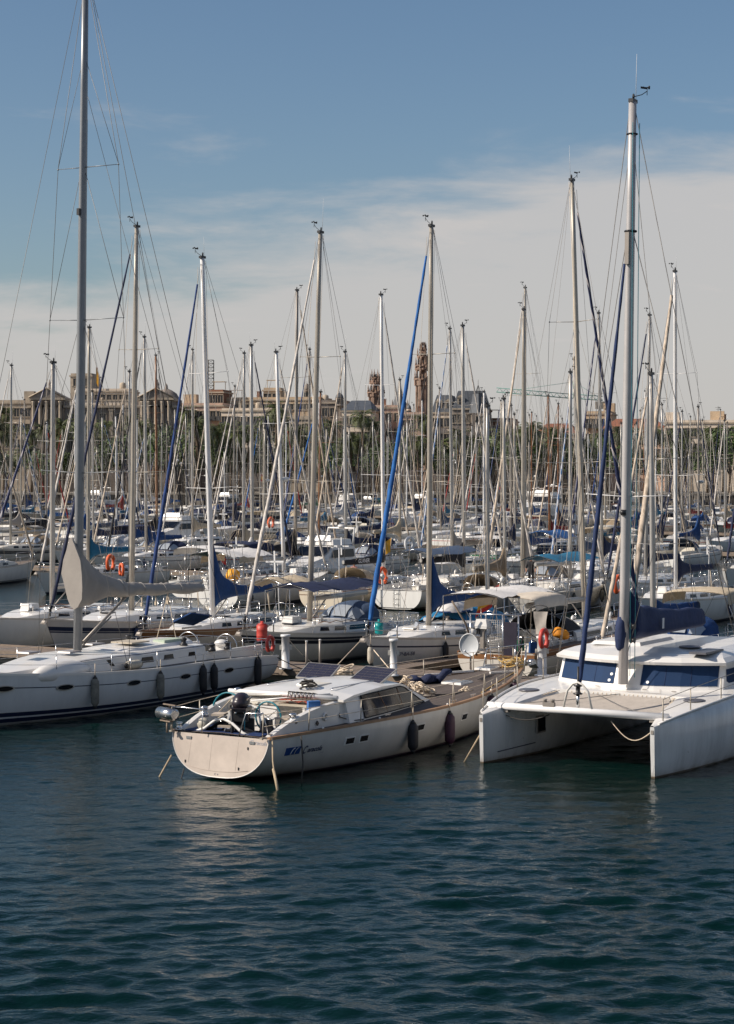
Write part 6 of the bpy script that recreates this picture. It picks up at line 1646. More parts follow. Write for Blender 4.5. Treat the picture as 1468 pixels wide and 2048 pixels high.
# ================================================================ CATAMARAN
def catamaran():
    ox, oy, th = 7.46, 55.5, 239
    c, s_ = math.cos(R(th)), math.sin(R(th))
    def wp(x, y, z): return Vector((ox + c * x - s_ * y, oy + s_ * x + c * y, z))
    root = empty('catamaran', (ox, oy, 0), R(th), label='white catamaran with grey trampoline and blue covered windows at right', cat='catamaran')
    BOATS.append((ox, oy, th, 13))
    XB, XS = 4.3, -7.2       # bow and stern
    yc = 2.5
    def hullmb(yc_):
        m = MB(); secs = []; uvs = []
        n = 26
        for i in range(n + 1):
            t = i / n; x = XB + (XS - XB) * t
            w = .06 + .74 * (1 - (1 - min(t / .38, 1)) ** 1.7); zt = 1.34 + .46 * (1 - (1 - min(t / .5, 1)) ** 2); 
            w2 = w * .62 if t > .02 else w * .8
            zb = -.35 * min(t * 6, 1)
            rk = .10
            sec = []
            for side, seq in ((-1, 1), (1, -1)):
                pts = [(x, side * w * .82, zt), (x, side * w, zt - .12 if t > .01 else zt - .05), (x - rk * (1 - t) * .2, side * w * 1.0, .80), (x - rk * .3, side * (w * .92), .42), (x - rk * .5, side * w2, .0), (x - rk * .6, side * w2 * .5, zb)]
                if side > 0: pts = pts[::-1]
                sec += pts
            secs.append([(a, b + yc_, cc) for a, b, cc in sec]); uvs.append([(a, cc / 1.4) for a, b, cc in sec])
        m.loft(secs, False, False, True, 0, lambda i, j: uvs[i][j])
        m.add(secs[0], [tuple(range(len(secs[0]) - 1, -1, -1))], False, 0, uvs[0])
        m.add(secs[-1], [tuple(range(len(secs[0])))], False, 0, uvs[-1])
        return m
    def zt(x): t = (XB - x) / (XB - XS); return 1.34 + .46 * (1 - (1 - min(t / .5, 1)) ** 2)
    def hw(x): t = (XB - x) / (XB - XS); return .06 + .74 * (1 - (1 - min(t / .38, 1)) ** 1.7)
    for y in (-yc, yc):
        hullmb(y).build('hull', H['cat'], root)
        dk = MB(); rows = []
        for i in range(20):
            x = lerp(XB, XS, i / 19); w = hw(x) * .83; rows.append([(x, y - w, zt(x)), (x, y - w * .5, zt(x) + .03), (x, y + w * .5, zt(x) + .03), (x, y + w, zt(x))])
        dk.loft(rows, False, False, True); dk.build('side_deck', M['gel'], root)
        st = MB(); st.tube([(XB - .6, y + (1 if y < 0 else -1) * (hw(XB - .6) * .88 + .01), .27), (XB - 2.3, y + (1 if y < 0 else -1) * (hw(XB - 2.3) * .84 + .02), .34)], .014, 4); st.build('boot_stripe', M['navyl'], root)
        MB().lathe([(.30, 0), (.30, .03), (.26, .045)], 20, (1.35, y, zt(1.35) + .02)).build('round_hatch', M['hatchd2'], root)
    MB().box((XB - .12, -yc, 1.20), (.26, .07, .10)).build('bow_fitting', M['alud'], root); MB().box((XB - .12, yc, 1.20), (.26, .07, .10)).build('bow_fitting', M['alud'], root)
    for y, x in ((-yc, XB - 1.7), (-yc, XB - 3.1), (yc, XB - 1.5)):
        MB().lathe([(.035, 0), (.035, .015)], 8).build('skin_fitting', M['alud'], root, loc=(x, -yc + hw(x) * .93 if y < 0 else yc + hw(x) * .93, .55), rot=(R(90), 0, 0))
    # inner hull window
    f_ = MB().box((XB - 2.45, -yc + hw(XB - 2.45) + .0, .86), (.54, .05, .50)).build('escape_hatch', M['alud'], root)
    MB().box((XB - 2.45, -yc + hw(XB - 2.45) + .02, .86), (.44, .04, .40)).build('escape_hatch_glass', M['glass'], f_)
    # bridge deck
    bd = MB(); secs = []
    for x, z0 in ((.85, 1.42), (.55, 1.05), (-1, .80), (-6.4, .78)):
        secs.append([(x, -yc, z0), (x, yc, z0), (x, yc, zt(x) + .015), (x, 0, zt(x) + .04), (x, -yc, zt(x) + .015)])
    bd.loft(secs, True, True, False); bd.build('bridge_deck', M['gel'], root)
    # panel lines and fittings on the foredeck
    for a, b in (((-.1, -.6), (.75, -.25)), ((-.1, .9), (.75, 1.25)), ((.75, -.25), (.78, 1.25))):
        MB().tube([(a[0], a[1], zt(a[0]) + .058), (b[0], b[1], zt(b[0]) + .050)], .006, 4).build('locker_joint', M['stainj'], root)
    for p in ((.2, -.9), (.3, .6), (.35, 1.5)): MB().box((p[0], p[1], zt(p[0]) + .06), (.05, .12, .02)).build('deck_fitting', M['alud'], root)
    # coachroof with blue-covered windows
    zr, zw0, zw1 = 2.72, 1.90, 2.50
    def front(y): return .28 - .17 * y * y * .85
    base = MB(); ys = [-2.55, -2.2, -1.5, -.8, -.36, .36, .8, 1.5, 2.2, 2.55]
    prof = []
    for zz, back in ((1.70, 0), (zw0, .06), (zw1 + .04, .34)):
        sec = [(front(y) - back, y * (1 - .04 * back), zz) for y in ys] + [(-6.0, 2.45, zz), (-6.0, -2.45, zz)]; prof.append(sec)
    base.loft(prof, True, True, False); base.build('cabin', M['gel'], root)
    rfm = MB(); prof = []
    for zz, o_, kx in ((zw1, .20, 1), (zw1 + .08, .24, 1), (zw1 + .20, .06, .97), (zr + .06, -.35, .90), (zr + .16, -1.2, .75)):
        sec = [(front(y) - .30 + o_, y * kx * (1 + .03 * (o_ > .1)), zz) for y in ys] + [(-6.3 - min(o_, 0) * .6, 2.5 * kx, zz), (-6.3 - min(o_, 0) * .6, -2.5 * kx, zz)]; prof.append(sec)
    rfm.loft(prof, True, True, False); rfm.build('cabin_roof', M['gel'], root)
    def fpoly(y, zz):
        # the cabin front is a fan of flat facets: interpolate along them exactly
        back = .06 + (.34 - .06) * (zz - zw0) / (zw1 + .04 - zw0)
        for a_, b_ in zip(ys[:-1], ys[1:]):
            if a_ <= y <= b_: return lerp(front(a_), front(b_), (y - a_) / (b_ - a_)) - back, 1 - .04 * back
        return front(y) - back, 1 - .04 * back
    def wpanel(y0, y1):
        m = MB(); kn = [y0] + [y for y in ys if y0 < y < y1] + [y1]; rows = []
        for zz in (zw0 + .02, zw1 - .01):
            rows.append([(fpoly(y, zz)[0] + .020, y * fpoly(y, zz)[1], zz) for y in kn])
        rows2 = [[(x - .05, y, z) for x, y, z in r_] for r_ in rows]
        m.loft([rows[0], rows[1], rows2[1], rows2[0], rows[0]], False, False, False); return m
    wpanel(-2.42, -.40).build('front_window', M['blueglass'], root); wpanel(.42, 2.42).build('front_window', M['blueglass'], root)
    for y, zz in ((-.55, 2.0), (-.50, 2.17), (.62, 2.0)):
        MB().lathe([(.045, 0), (.045, .02)], 10).build('cover_stud', M['lampw'], root, loc=(front(y) - .06 - (zz - 1.9) * .4, y, zz), rot=(0, R(62), 0))
    for y0, y1 in ((-2.42, -.40), (.42, 2.42)):
        for k in range(8):
            y = lerp(y0 + .06, y1 - .06, k / 7)
            pass
        for k in (1, 2):
            y = lerp(y0, y1, k / 3); MB().tube([(fpoly(y, zw0 + .03)[0] + .024, y * fpoly(y, zw0 + .03)[1], zw0 + .03), (fpoly(y, zw1 - .03)[0] + .024, y * fpoly(y, zw1 - .03)[1], zw1 - .03)], .008, 4).build('cover_seam', M['navy2'], root)
    for sd_ in (-1, 1):
        MB().box((-2.6, sd_ * 2.52, 2.17), (3.2, .03, .40)).build('side_window', M['blueglass'], root)
    MB().lathe([(.32, 0), (.30, .03)], 18, (-1.6, 1.2, zr + .17)).build('roof_hatch', M['hatchd2'], root)
    MB().box((-1.1, 1.9, zr + .12), (1.4, .5, .06)).build('roof_hatch', M['hatchd2'], root)
    step = MB(); step.box((-2.6, -1.0, zr + .20), (2.6, 1.6, .10), taper=.9); step.build('roof_step', M['gel'], root)
    # crossbeam, striker arch, trampoline
    xb = 3.45; zb = 1.50
    MB().tube([(xb, -yc - .22, zb), (xb, yc + .10, zb)], .10, 14).build('crossbeam', M['gelbeam'], root)
    MB().tube([(xb + .02, -.42, zb + .08), (xb + .02, -.30, zb + .55), (xb + .02, -.14, zb + .73), (xb + .02, .0, zb + .78), (xb + .02, .14, zb + .73), (xb + .02, .30, zb + .55), (xb + .02, .42, zb + .08)], .032, 8).build('striker_arch', M['lampw2'], root)
    MB().box((xb + .02, -.85, zb + .12), (.1, .34, .14)).lathe([(.07, 0), (.05, .12), (.07, .15)], 8, (xb, -.75, zb + .12)).lathe([(.07, 0), (.05, .12), (.07, .15)], 8, (xb, -.98, zb + .12)).build('beam_cleat', M['alud'], root)
    MB().box((xb - .05, -yc + .28, zb - .08), (.16, .25, .16)).box((xb - .05, yc - .3, zb - .08), (.16, .25, .16)).build('beam_socket', M['alud'], root)
    tr = MB(); n = 16; rows = []
    for i in range(n + 1):
        u = i / n; x = lerp(xb - .12, .92, u); wi = yc - lerp(.12, hw(x) * .95 + .10, u ** .6)
        if u > .75: wi -= .12 * (u - .75) / .25
        rows.append([(x, lerp(-wi, wi, j / 14), zb - .02 + (zt(x) - zb - .02) * u - .07 * math.sin(math.pi * u) * math.sin(math.pi * j / 14)) for j in range(15)])
    tr.loft(rows, False, False, True); tr.build('trampoline', M['trampo'], root)
    lace = MB()
    for i in range(22):
        u = i / 21; x = lerp(xb - .2, 1.0, u); wi = yc - lerp(.12, hw(x) * .95 + .10, u ** .6)
        for sd_ in (-1, 1):
            lace.tube([(x, sd_ * wi, zb + (zt(x) - zb) * u), (x + .05, sd_ * (wi + .12), zt(x) - .01)], .010, 4)
    for j in range(24):
        y = lerp(-1.55, 1.55, j / 23); lace.tube([(.92, y, 1.60), (.82, y + .03, zt(.8) + .03)], .012, 4)
    lace.build('lacing', M['ropew'], root, kind='stuff')
    for a, b in (((xb, .2, zb - .1), (.9, -1.4, 1.6)), ((xb - .05, 2.0, zb), (.9, -.6, 1.68)), ((xb, -2.2, zb + .05), (.5, .4, 1.75))):
        MB().tube([a, ((a[0] + b[0]) / 2, (a[1] + b[1]) / 2, (a[2] + b[2]) / 2 - .04), b], .010, 4).build('deck_line', M['wire'], root)
    # guard rails
    for sd_ in (-1, 1):
        pts = []
        for i, x in enumerate((3.9, 2.6, .9, -.9, -2.7, -4.6, -6.6)):
            y = sd_ * (yc + hw(x) * .80); z = zt(x); MB().tube([(x, y, z), (x, y, z + .62)], .016, 6).build('stanchion', M['stanch'], root); pts.append((x, y, z + .62))
        MB().tube(pts, .010, 4).build('lifeline', M['wire'], root); MB().tube([(a, b, c_ - .3) for a, b, c_ in pts], .008, 4).build('lifeline', M['wire'], root)
        MB().tube([(x, sd_ * (yc + hw(x) * .86), zt(x) + .03) for x in [lerp(4.1, -7, k / 16) for k in range(17)]], .035, 6).build('rub_rail', M['gel'], root)
    # mast, rig
    bz, top = 1.95, 18.4
    lean = (19 * 55.5 / F) / 16.5
    mast = mast_mb(top - bz, .135, 1.35, .8).build('mast', M['masgrey'], root, loc=(.42, 0, bz))
    mast.rotation_euler = Matrix.Rotation(lean, 3, Matrix.Rotation(R(-th), 3, 'Z') @ Vector((0, 1, 0))).to_euler()
    hh = top - bz
    for k, zz in enumerate((5.3,)): spreader_mb(1.25, .1).build('spreader', M['maswhite'], mast, loc=(0, 0, zz))
    MB().box((.16, 0, 4.85), (.12, .14, .16)).sphere((.22, 0, 4.85), .085, 10, 6).build('deck_light', M['black'], mast)
    masthead_mb().build('masthead', M['black'], mast, loc=(0, 0, hh)); 
    vn = vane_mb().build('wind_vane', M['black'], mast, loc=(0, 0, hh + .15), rot=(0, 0, R(150)))
    antenna_mb(1.4).build('antenna', M['lampw'], mast, loc=(-.05, 0, hh))
    MB().torus((0, 0, hh - .9), .15, .02, 'Z', 14, 5).torus((0, 0, 12.8), .16, .03, 'Z', 14, 5).build('mast_band', M['black'], mast)
    MB().box((.2, 0, 12.3), (.12, .12, .9)).build('halyard_crane', M['alud'], mast)
    foot = Vector((xb - .42, 0, zb + .78 - bz)); head = Vector((.22, 0, 12.6))
    furl_mb(foot - Vector((0, 0, .45)), head, .095, 3).build('furled_jib', J['navyroyal'], mast)
    MB().tube([foot - Vector((0, 0, .68)), foot + Vector((0, 0, .4))], .03, 6).lathe([(.12, .0), (.13, .03), (.06, .05), (.06, .2), (.12, .22), (.12, .25)], 12, tuple(foot - Vector((0, 0, .35)))).build('furling_drum', M['black'], mast)
    MB().tube([foot - Vector((0, 0, .68)), foot - Vector((0, 0, .35))], .05, 8).build('furler_swivel', M['steel'], mast)
    for sd_ in (-1, 1):
        MB().tube([(-1.9, sd_ * 3.0, 1.85 - bz), (0, sd_ * .1, 12.7)], .013, 4).build('shroud', M['wire'], mast)
        MB().tube([(-1.9, sd_ * 3.0, 1.85 - bz), (0, sd_ * .1, hh - .3)], .012, 4).build('shroud', M['wire'], mast)
        MB().tube([(0, sd_ * .05, hh - 1.2), (0, sd_ * 1.25, 5.35), (0, sd_ * .05, .6)], .009, 4).build('diamond_stay', M['wire'], mast)
    MB().tube([(.2, .1, hh - .6), (.15, .22, 5), (.12, .25, .25)], .010, 4).tube([(-.05, .2, hh - .6), (-.1, .28, 4), (-.1, .3, .2)], .012, 4).build('halyard', M['tealr'], mast)
    for zz in (1.35, .95): MB().lathe([(.09, 0), (.09, .03), (.06, .05), (.06, .1), (.09, .13)], 10).build('mast_winch', M['black'], mast, loc=(-.0, .2, zz + .3), rot=(R(-90), 0, 0))
    MB().tube([(-.3, 0, 1.25), (-6.0, 0, 1.5)], .10, 8).build('boom', M['masgrey'], mast)
    cv = cover_mb(5.6, .45, .34, 2, 18, .72).build('sail_cover', M['navy2'], mast, loc=(-.2, 0, 1.38))
    MB().lathe([(.08, 0), (.14, .1), (.17, .45), (.14, .8), (.08, .95)], 12, (.10, -.06, .95)).build('cover_collar', M['navy2'], mast)
    MB().box((-2.0, .36, 1.62), (.12, .02, .30)).build('cover_label', M['lampw'], mast)
    return root, wp
M['hatchd2'] = mat('dark grey hatch', (.10, .10, .115), .35)
M['gelbeam'] = mat('white painted beam', (.72, .71, .70), .25, var=.05)
M['lampw2'] = mat('dull white tube', (.60, .58, .54), .35, var=.1)
M['trampd'] = mat('darker net patch', (.27, .225, .19), .9, var=.2)
M['masgrey'] = mat('warm grey mast', (.46, .44, .43), .38, .25, var=.08)
M['navy2'] = mat('dark blue boom canvas', (.012, .026, .085), .8, var=.25, bump=.4, bs=6)
J['navyroyal'] = spiralmat('dark royal furled sail strip', (.006, .020, .075), (.009, .028, .10), 1.6, .4)
rk_, wk = catamaran()
rope('bridle_rope', [wk(3.4, -2.3, 1.28), wk(3.35, -.9, 1.34)], .014, 'ropeb', 'dark slack line hanging under the catamaran crossbeam at left', 'rope', .16)
rope('bridle_rope', [wk(3.3, .9, 1.28), wk(3.3, 2.1, 1.1)], .014, 'ropew', 'pale rope drooping in a loop under the right end of the crossbeam', 'rope', .38)
rope('mooring_rope', [wk(4.15, -2.62, .75), wk(4.25, -3.1, -.1)], .022, 'rope', 'tan mooring rope at the left bow of the catamaran', 'mooring rope')
# ================================================================ THE ROW BEHIND THE PONTOON, AND HERO BOATS FARTHER BACK
NLOG = []; HEROES = []
def hero(px_b, px_t, py_t, n, th, size, label, **kw):
    p = from_px(px_b, n); ztop = CH - (py_t - YH) * p.y / F
    lean = math.atan2((px_t - px_b) * p.y / F, ztop - 2)
    s_ = p.x * .857 - p.y * .515
    NLOG.append((round(s_, 1), n, px_b, round(ztop, 1)))
    rt = sloop(p.x, p.y, th, size, ztop, label, lean=lean, **kw)
    HEROES.append((rt, size, label, n))
    return rt, p
IN_, OUT_ = TH_IN, TH_OUT
M['cream'] = mat('cream canvas', (.62, .54, .44), .9, var=.15, vs=2, bump=.4, bs=7)
M['navyf'] = mat('navy fender', (.015, .03, .09), .6, var=.3)
m1, p1 = hero(262, 272, 455, 69.5, IN_, 14, 'grey-white sloop with broad navy hull band behind the grey boom cover at left', hull='navyw', cover='none', jib='navy', mastm='masbeige', seed=1, boom=True, nspr=2, canopy='none', J_=5.5)
m2, p2_ = hero(428, 407, 515, 69.0, IN_, 12, 'sloop with varnished strake, white mast and upright royal blue sail cover', hull='woodst', cover='royal', jib='royal', mastm='maswhite', seed=2, covertall=2.0)
mC, pC = hero(617, 638, 465, 69.3, IN_, 12, 'cream sloop with double black hull band and slate blue dodger', hull='dblack', cover='none', jib='white', canopy='slate', mastm='masbeige', seed=3)
mD, pD = hero(857, 862, 455, 70.0, IN_, 12, 'grey-white sloop with one navy stripe and bright blue furled jib', hull='navy1', cover='royal', jib='bright', seed=4, covertall=2.0, mastm='masbeige', jr=.125)
mE, pE = hero(1172, 1147, 360, 74.0, OUT_, 14, 'wood-trimmed yacht with cream bimini, tall stepped mast and striped furled sail', hull='woodst', cover='none', jib='striped', canopy2='cream', canopy='blackc', mastm='masbeige', seed=5, jr=.12, deckm='plank')  # black dodger added to stand for the shade inside the bimini
m10, _ = hero(570, 555, 705, 100, OUT_, 12, 'sloop with white mast carrying a radar dome, behind the cream banded boat', hull='plain', cover='none', jib='white', canopy2='beige', mastm='maswhite', seed=6, radar=7.4)
hero(590, 594, 580, 111, OUT_, 14, 'white sloop with dull grey mast and navy bimini left of centre', hull='boot2', cover='blackc', jib='beige', canopy2='navy', mastm='alud', seed=7, covertall=1.2)
hero(176, 178, 655, 101, IN_, 12, 'white sloop with teal sail cover and beige mast at far left', hull='plain', cover='teal', jib='white', mastm='masbeige', seed=8)
hero(293, 289, 675, 122, IN_, 12, 'white sloop with bright royal cover, second mast right of the beige one', hull='navy1', cover='royal', jib='black', mastm='alu', seed=9, canopy='navy')
mG, _g = hero(768, 763, 592, 101, OUT_, 12, 'sloop with slim white mast and black sail cover lettered in white', hull='cream', cover='blackc', jib='white', mastm='maswhite', seed=10, canopy='beige', covertall=.5, n_name='GLANER')
hero(692, 690, 705, 124, IN_, 12, 'white sloop with navy boom cover just left of the blue furled jib', hull='navy1', cover='navy', jib='beige', seed=11, canopy='navy')
hero(505, 503, 690, 105, OUT_, 12, 'white sloop with white awning over the boom and navy furled jib', hull='plain', cover='whitec', jib='navy', seed=12, canopy2='whitec', mastm='alu')
hero(928, 926, 652, 104, OUT_, 14, 'white sloop with black boot stripes and wide open transom, navy cover', hull='boot2', cover='blackc', jib='white', seed=13, canopy='none', covertall=.8)
hero(905, 900, 657, 124, IN_, 12, 'white sloop with pale blue striped furled sail right of the tall tower', hull='plain', cover='grey', jib='lightblue', seed=14)
hero(1045, 1047, 620, 104, IN_, 12, 'sloop with thick beige mast and loose grey sail cover, under the crane tip', hull='cream', cover='grey', jib='beige', mastm='masbeige', seed=15, canopy='tan', covertall=2.4)
hero(1049, 1050, 575, 128, IN_, 14, 'white sloop with royal cover right behind the thick beige mast', hull='navy1', cover='royal', jib='white', seed=16, mastm='masbeige')
hero(1163, 1150, 720, 124, IN_, 12, 'white sloop with slate cover half behind the tall stepped mast', hull='navy1', cover='slate', jib='lightblue', seed=17)
hero(1205, 1198, 628, 120, IN_, 14, 'white sloop with navy tent-like cover left of the catamaran mast', hull='boot2', cover='navy', jib='striped', seed=18)
hero(1290, 1298, 630, 108, IN_, 14, 'white sloop with slim mast just right of the catamaran mast', hull='plain', cover='navy', jib='navy', seed=19, mastm='alu')
hero(1352, 1350, 545, 96, IN_, 14, 'white sloop with very thick beige furled sail slanting right of the catamaran mast', hull='plain', cover='navy', jib='beige', seed=30, jr=.20, mastm='maswhite')
hero(1010, 1008, 800, 100, OUT_, 10, 'low white sloop with tan tent dodger and black dinghy cover', hull='greyh', cover='tan', jib='white', seed=20, canopy='tan')
hero(1140, 1141, 745, 104, OUT_, 12, 'grey hulled sloop with bare boom behind the cream bimini', hull='greyh', cover='none', jib='white', seed=21, canopy='none')
hero(385, 385, 700, 150, IN_, 12, 'white sloop with blue halyards below the lattice antenna', hull='plain', cover='beige', jib='white', seed=22)
hero(314, 312, 712, 153, OUT_, 12, 'wooden-masted yacht with black tent cover, left of the royal blue furled jib', hull='bluehull', cover='blackc', jib='black', seed=23, mastm='maswood')
hero(1100, 1097, 792, 160, IN_, 12, 'wooden-masted yacht standing beneath the crane jib', hull='bluehull', cover='redc', jib='beige', seed=24, mastm='maswood')
hero(1030, 1029, 830, 150, OUT_, 10, 'green hulled sloop with navy dodger beside the thick beige mast', hull='greenh', cover='navy', jib='white', seed=25, canopy='navy')
hero(968, 968, 785, 156, IN_, 12, 'white sloop with slim white mast below the square corner tower', hull='plain', cover='royal', jib='white', seed=26, mastm='maswhite')
hero(618, 619, 700, 150, IN_, 12, 'white sloop with dull mast just behind the cream banded boat mast', hull='plain', cover='navy', jib='royal', seed=27, mastm='alud')
hero(487, 488, 706, 127, IN_, 12, 'white sloop with grey mast and beige dodger left of the navy furled jib', hull='redst', cover='beige', jib='white', seed=28, canopy='beige')
hero(800, 800, 760, 150, OUT_, 12, 'cream sloop with beige tent cover and tan mast right of the short tower', hull='cream', cover='beige', jib='beige', seed=29, mastm='masbeige', canopy='navy')
frd = random.Random(12)
for rt, size, label, n in HEROES:
    if n > 125: continue
    h = HULLS[size]; short = ' '.join(label.replace(',', '').split()[:7])
    mw = rt.matrix_basis.copy(); inv = R(0)
    for k, (side, xx) in enumerate(((-1, -.2), (-1, .12), (1, -.05), (1, .22))):
        if frd.random() < .35: continue
        x = xx * h.L + frd.uniform(-.4, .4); zz = h.deckz(x) * .58; y = side * (h.yat(x, zz) + .14)
        mm_ = frd.choice(('fenderw', 'fenderg', 'fenderk', 'navyf'))
        cn_ = {'fenderw': 'off-white', 'fenderg': 'grey', 'fenderk': 'black', 'navyf': 'navy'}[mm_]
        fender('%s fender on the %s %s side, %s' % (cn_, ('aft', 'forward', 'middle', 'forward')[k], 'starboard' if side < 0 else 'port', short), mw @ Vector((x, y, zz)), mm_, .62, .12, grp='fenders hanging from the moored sloops', line=.35)

# lettering on boats
for o_ in [c for c in mG.children if c.name.startswith('sail_cover')]:
    me = textmesh('GLANER', .34, .15)
    mk('lettering', me, M['lampw'], o_, (-3.3, -.235, -.02), (R(90), 0, 0))
def side_text(root, txt, size, x0, zf, hsize, side, m='ink', shear=0.0):
    h = HULLS[hsize]; me = textmesh(txt, size, shear)
    for v in me.vertices:
        lx = x0 + (v.co.x if side < 0 else -v.co.x); z = h.deckz(x0) * zf + v.co.y
        v.co = (lx, side * (h.yat(lx, z) + .012), z)
    mk('lettering', me, M[m], root)
side_text(m1, 'embat', .22, 2.8, .86, 14, 1)
side_text(mD, '7ª-BA-58', .2, 4.6, .50, 12, 1)
side_text(mC, 'Bavaria', .10, 4.2, .92, 12, 1, 'ink2') if False else None
hull_patch(HULLS[12], -3.2, -2.3, .74, .90, 1, .014).build('hull_window', M['alu'], mC)
hull_patch(HULLS[12], -3.12, -2.38, .765, .875, 1, .022).build('hull_window_glass', M['winb'], mC)
# loose equipment around the second row --------------------------------
def bucket(p, r, h_, m, lab, name='drum', cat='drum'):
    root = empty(name, p, label=lab, cat=cat)
    MB().lathe([(r * .95, 0), (r, .05), (r, h_ * .3), (r * 1.03, h_ * .33), (r, h_ * .36), (r, h_ * .66), (r * 1.03, h_ * .7), (r, h_ * .73), (r, h_)], 16).build('body', M[m], root)
    MB().lathe([(r * .8, h_), (r * .8, h_ + .04), (r * .3, h_ + .06), (r * .3, h_ + .14)], 12).build('lid', M[m], root)
bucket(at(524, 1282, 1.45) , .21, .62, 'red', 'faded red plastic drum under the cream furled sail')
bucket(at(758, 1268, 1.45), .17, .45, 'tealp', 'turquoise water container on the foredeck below the bright blue furled sail', 'water_container', 'container')
def dish(p, rz, lab):
    root = empty('satellite_dish', p, rz, label=lab, cat='dish')
    pr = []; 
    for i in range(6): r_ = .36 * i / 5 + .001; pr.append([(.10 * (r_ / .36) ** 2 - .05, r_ * math.cos(2 * math.pi * k / 22), 1.12 * r_ * math.sin(2 * math.pi * k / 22)) for k in range(22)])
    MB().loft(pr, True, False, True).build('reflector', M['dishg'], root)
    MB().torus((.05, 0, 0), .36, .018, 'X', 26, 5, sy=1.12).build('rim', M['lampw'], root)
    MB().tube([(0, 0, -.36), (.42, 0, -.2)], .018, 5).sphere((.44, 0, -.18), .05, 8, 5).build('feed_arm', M['lampw'], root)
    MB().tube([(-.08, 0, .05), (-.14, 0, -.95)], .03, 6).build('post', M['steel'], root)
M['dishg'] = mat('pale grey dish', (.48, .50, .52), .5, var=.05)
dish(at(939, 1290, 1.75), R(-115), 'pale grey satellite dish beside the white outboard motor')
def outboard(p, rz, lab, m='gel', sc=1.0):
    root = empty('outboard_motor', p, rz, label=lab, cat='outboard motor'); root.scale = (sc,) * 3
    MB().box((0, 0, .30), (.50, .30, .26), taper=.78).box((0, 0, .13), (.46, .28, .08)).build('cowl', M[m], root)
    MB().box((0, 0, -.25), (.14, .12, .75)).box((-.05, 0, -.6), (.30, .05, .05)).sphere((-.02, 0, -.78), .09, 8, 5, (1.8, .7, .7)).build('leg', M['alud'], root)
    MB().box((.12, 0, 0), (.10, .30, .22)).tube([(.1, 0, .05), (.6, .05, .12)], .025, 6).build('bracket', M['black'], root)
outboard(at(965, 1262, 2.2), R(150), 'white outboard motor clamped on a stern rail right of the satellite dish')
def stern_arch(p, rz, lab):
    root = empty('stern_gantry', p, rz, label=lab, cat='gantry')
    for y in (-.9, -.3, .35, .95):
        MB().tube([(0, y, -.4), (0, y, 1.6)], .03, 6).build('post', M['steel'], root)
    MB().tube([(0, -1.0, 1.6), (0, 1.0, 1.6)], .03, 6).tube([(0, -1, .8), (0, 1, .8)], .02, 5).build('crossbar', M['steel'], root)
    g_ = MB()
    for k in range(9): g_.tube([(-.04, -.25 + k * .07, .2), (-.04, -.25 + k * .07, 1.4)], .006, 3)
    for k in range(16): g_.tube([(-.04, -.28, .2 + k * .08), (-.04, .34, .2 + k * .08)], .006, 3)
    g_.build('grid', M['lampw2'], root, kind='stuff'); MB().box((-.08, -.62, .75), (.03, .5, 1.2)).build('solar_panel', M['solar'], root)
    MB().tube([(0, .7, .1), (-.5, .95, 1.3), (-.9, 1.3, 2.1)], .035, 6).build('davit', M['woodg'], root)
    MB().tube([(0, -.9, .1), (-.6, -1.3, .9)], .035, 6).build('davit', M['blackc'], root)
stern_arch(at(990, 1318, 1.2), R(65), 'steel stern gantry with wire grid and solar panel right of the satellite dish')
lifering(at(1088, 1278, 2.0), R(-35), 'weathered orange-red horseshoe lifebuoy above the thick white pedestal', 'red', 1.0)
lifering(at(765, 1152, 1.9), R(-40), 'bright orange horseshoe lifebuoy on the transom rail beside the blue furled sail', 'orange', 1.35)
lifering(at(1237, 1170, 2.4), R(-40), 'orange-red lifebuoy with white bands left of the catamaran mast', 'orange', 1.3)
lifering(at(221, 1126, 2.0), R(-30), 'orange ring lifebuoy at far left above the teal sail cover', 'orange', 1.45)
lifering(at(243, 1140, 1.9), R(30), 'orange horseshoe lifebuoy at far left, lower right of the ring one', 'orange', 1.1)
lifering(at(819, 1088, 2.2), R(-60), 'small white ring lifebuoy in the rows beneath the tall carved tower', 'lampw', 1.5)
lifering(at(542, 1046, 2.2), R(-40), 'small orange lifebuoy far back, left of centre', 'orange', 1.7)
def awning(p, rz, L_, W_, m, lab, h_=.25, posts=1.3, sag=.12):
    root = empty('awning', p, rz, label=lab, cat='awning')
    mm = MB(); rows = []
    for i in range(13):
        u = i / 12; rows.append([(lerp(-L_ / 2, L_ / 2, u), lerp(-W_ / 2, W_ / 2, j / 8), h_ * (1 - abs(2 * j / 8 - 1) ** 1.6) + .05 * math.sin(u * 9.4) - sag * math.sin(math.pi * u) * 0 + .03 * math.sin(u * 31 + j)) for j in range(9)])
    mm.loft(rows, False, False, True); mm.build('cloth', M[m], root)
    for x in (-L_ / 2 + .1, L_ / 2 - .1):
        MB().tube([(x, -W_ / 2, -posts), (x, -W_ / 2, 0), (x, 0, h_), (x, W_ / 2, 0), (x, W_ / 2, -posts)], .02, 5).build('hoop', M['steel'], root)
awning(at(1000, 1188, 3.2), R(59), 4.6, 2.6, 'whitec', 'creased white awning stretched over a boom left of the cream bimini', .2)
awning(at(462, 1112, 3.4), R(59), 3.8, 3.0, 'whitec', 'square white awning above the yellow sack', .35)
awning(at(650, 1176, 3.1), R(59), 5.5, 2.4, 'navy', 'navy canopy behind the slate blue dodger', .3)
awning(at(875, 1106, 3.2), R(59), 6.0, 2.6, 'slate', 'long slate blue bimini behind the mast with the bright blue jib', .3)
awning(at(1120, 1120, 3.0), R(239), 5.5, 2.4, 'teal', 'long blue canopy left of the catamaran furled sail', .35)
awning(at(565, 1172, 2.9), R(59), 2.4, 2.2, 'beige', 'beige canvas hood behind the cream sloop bow', .4)
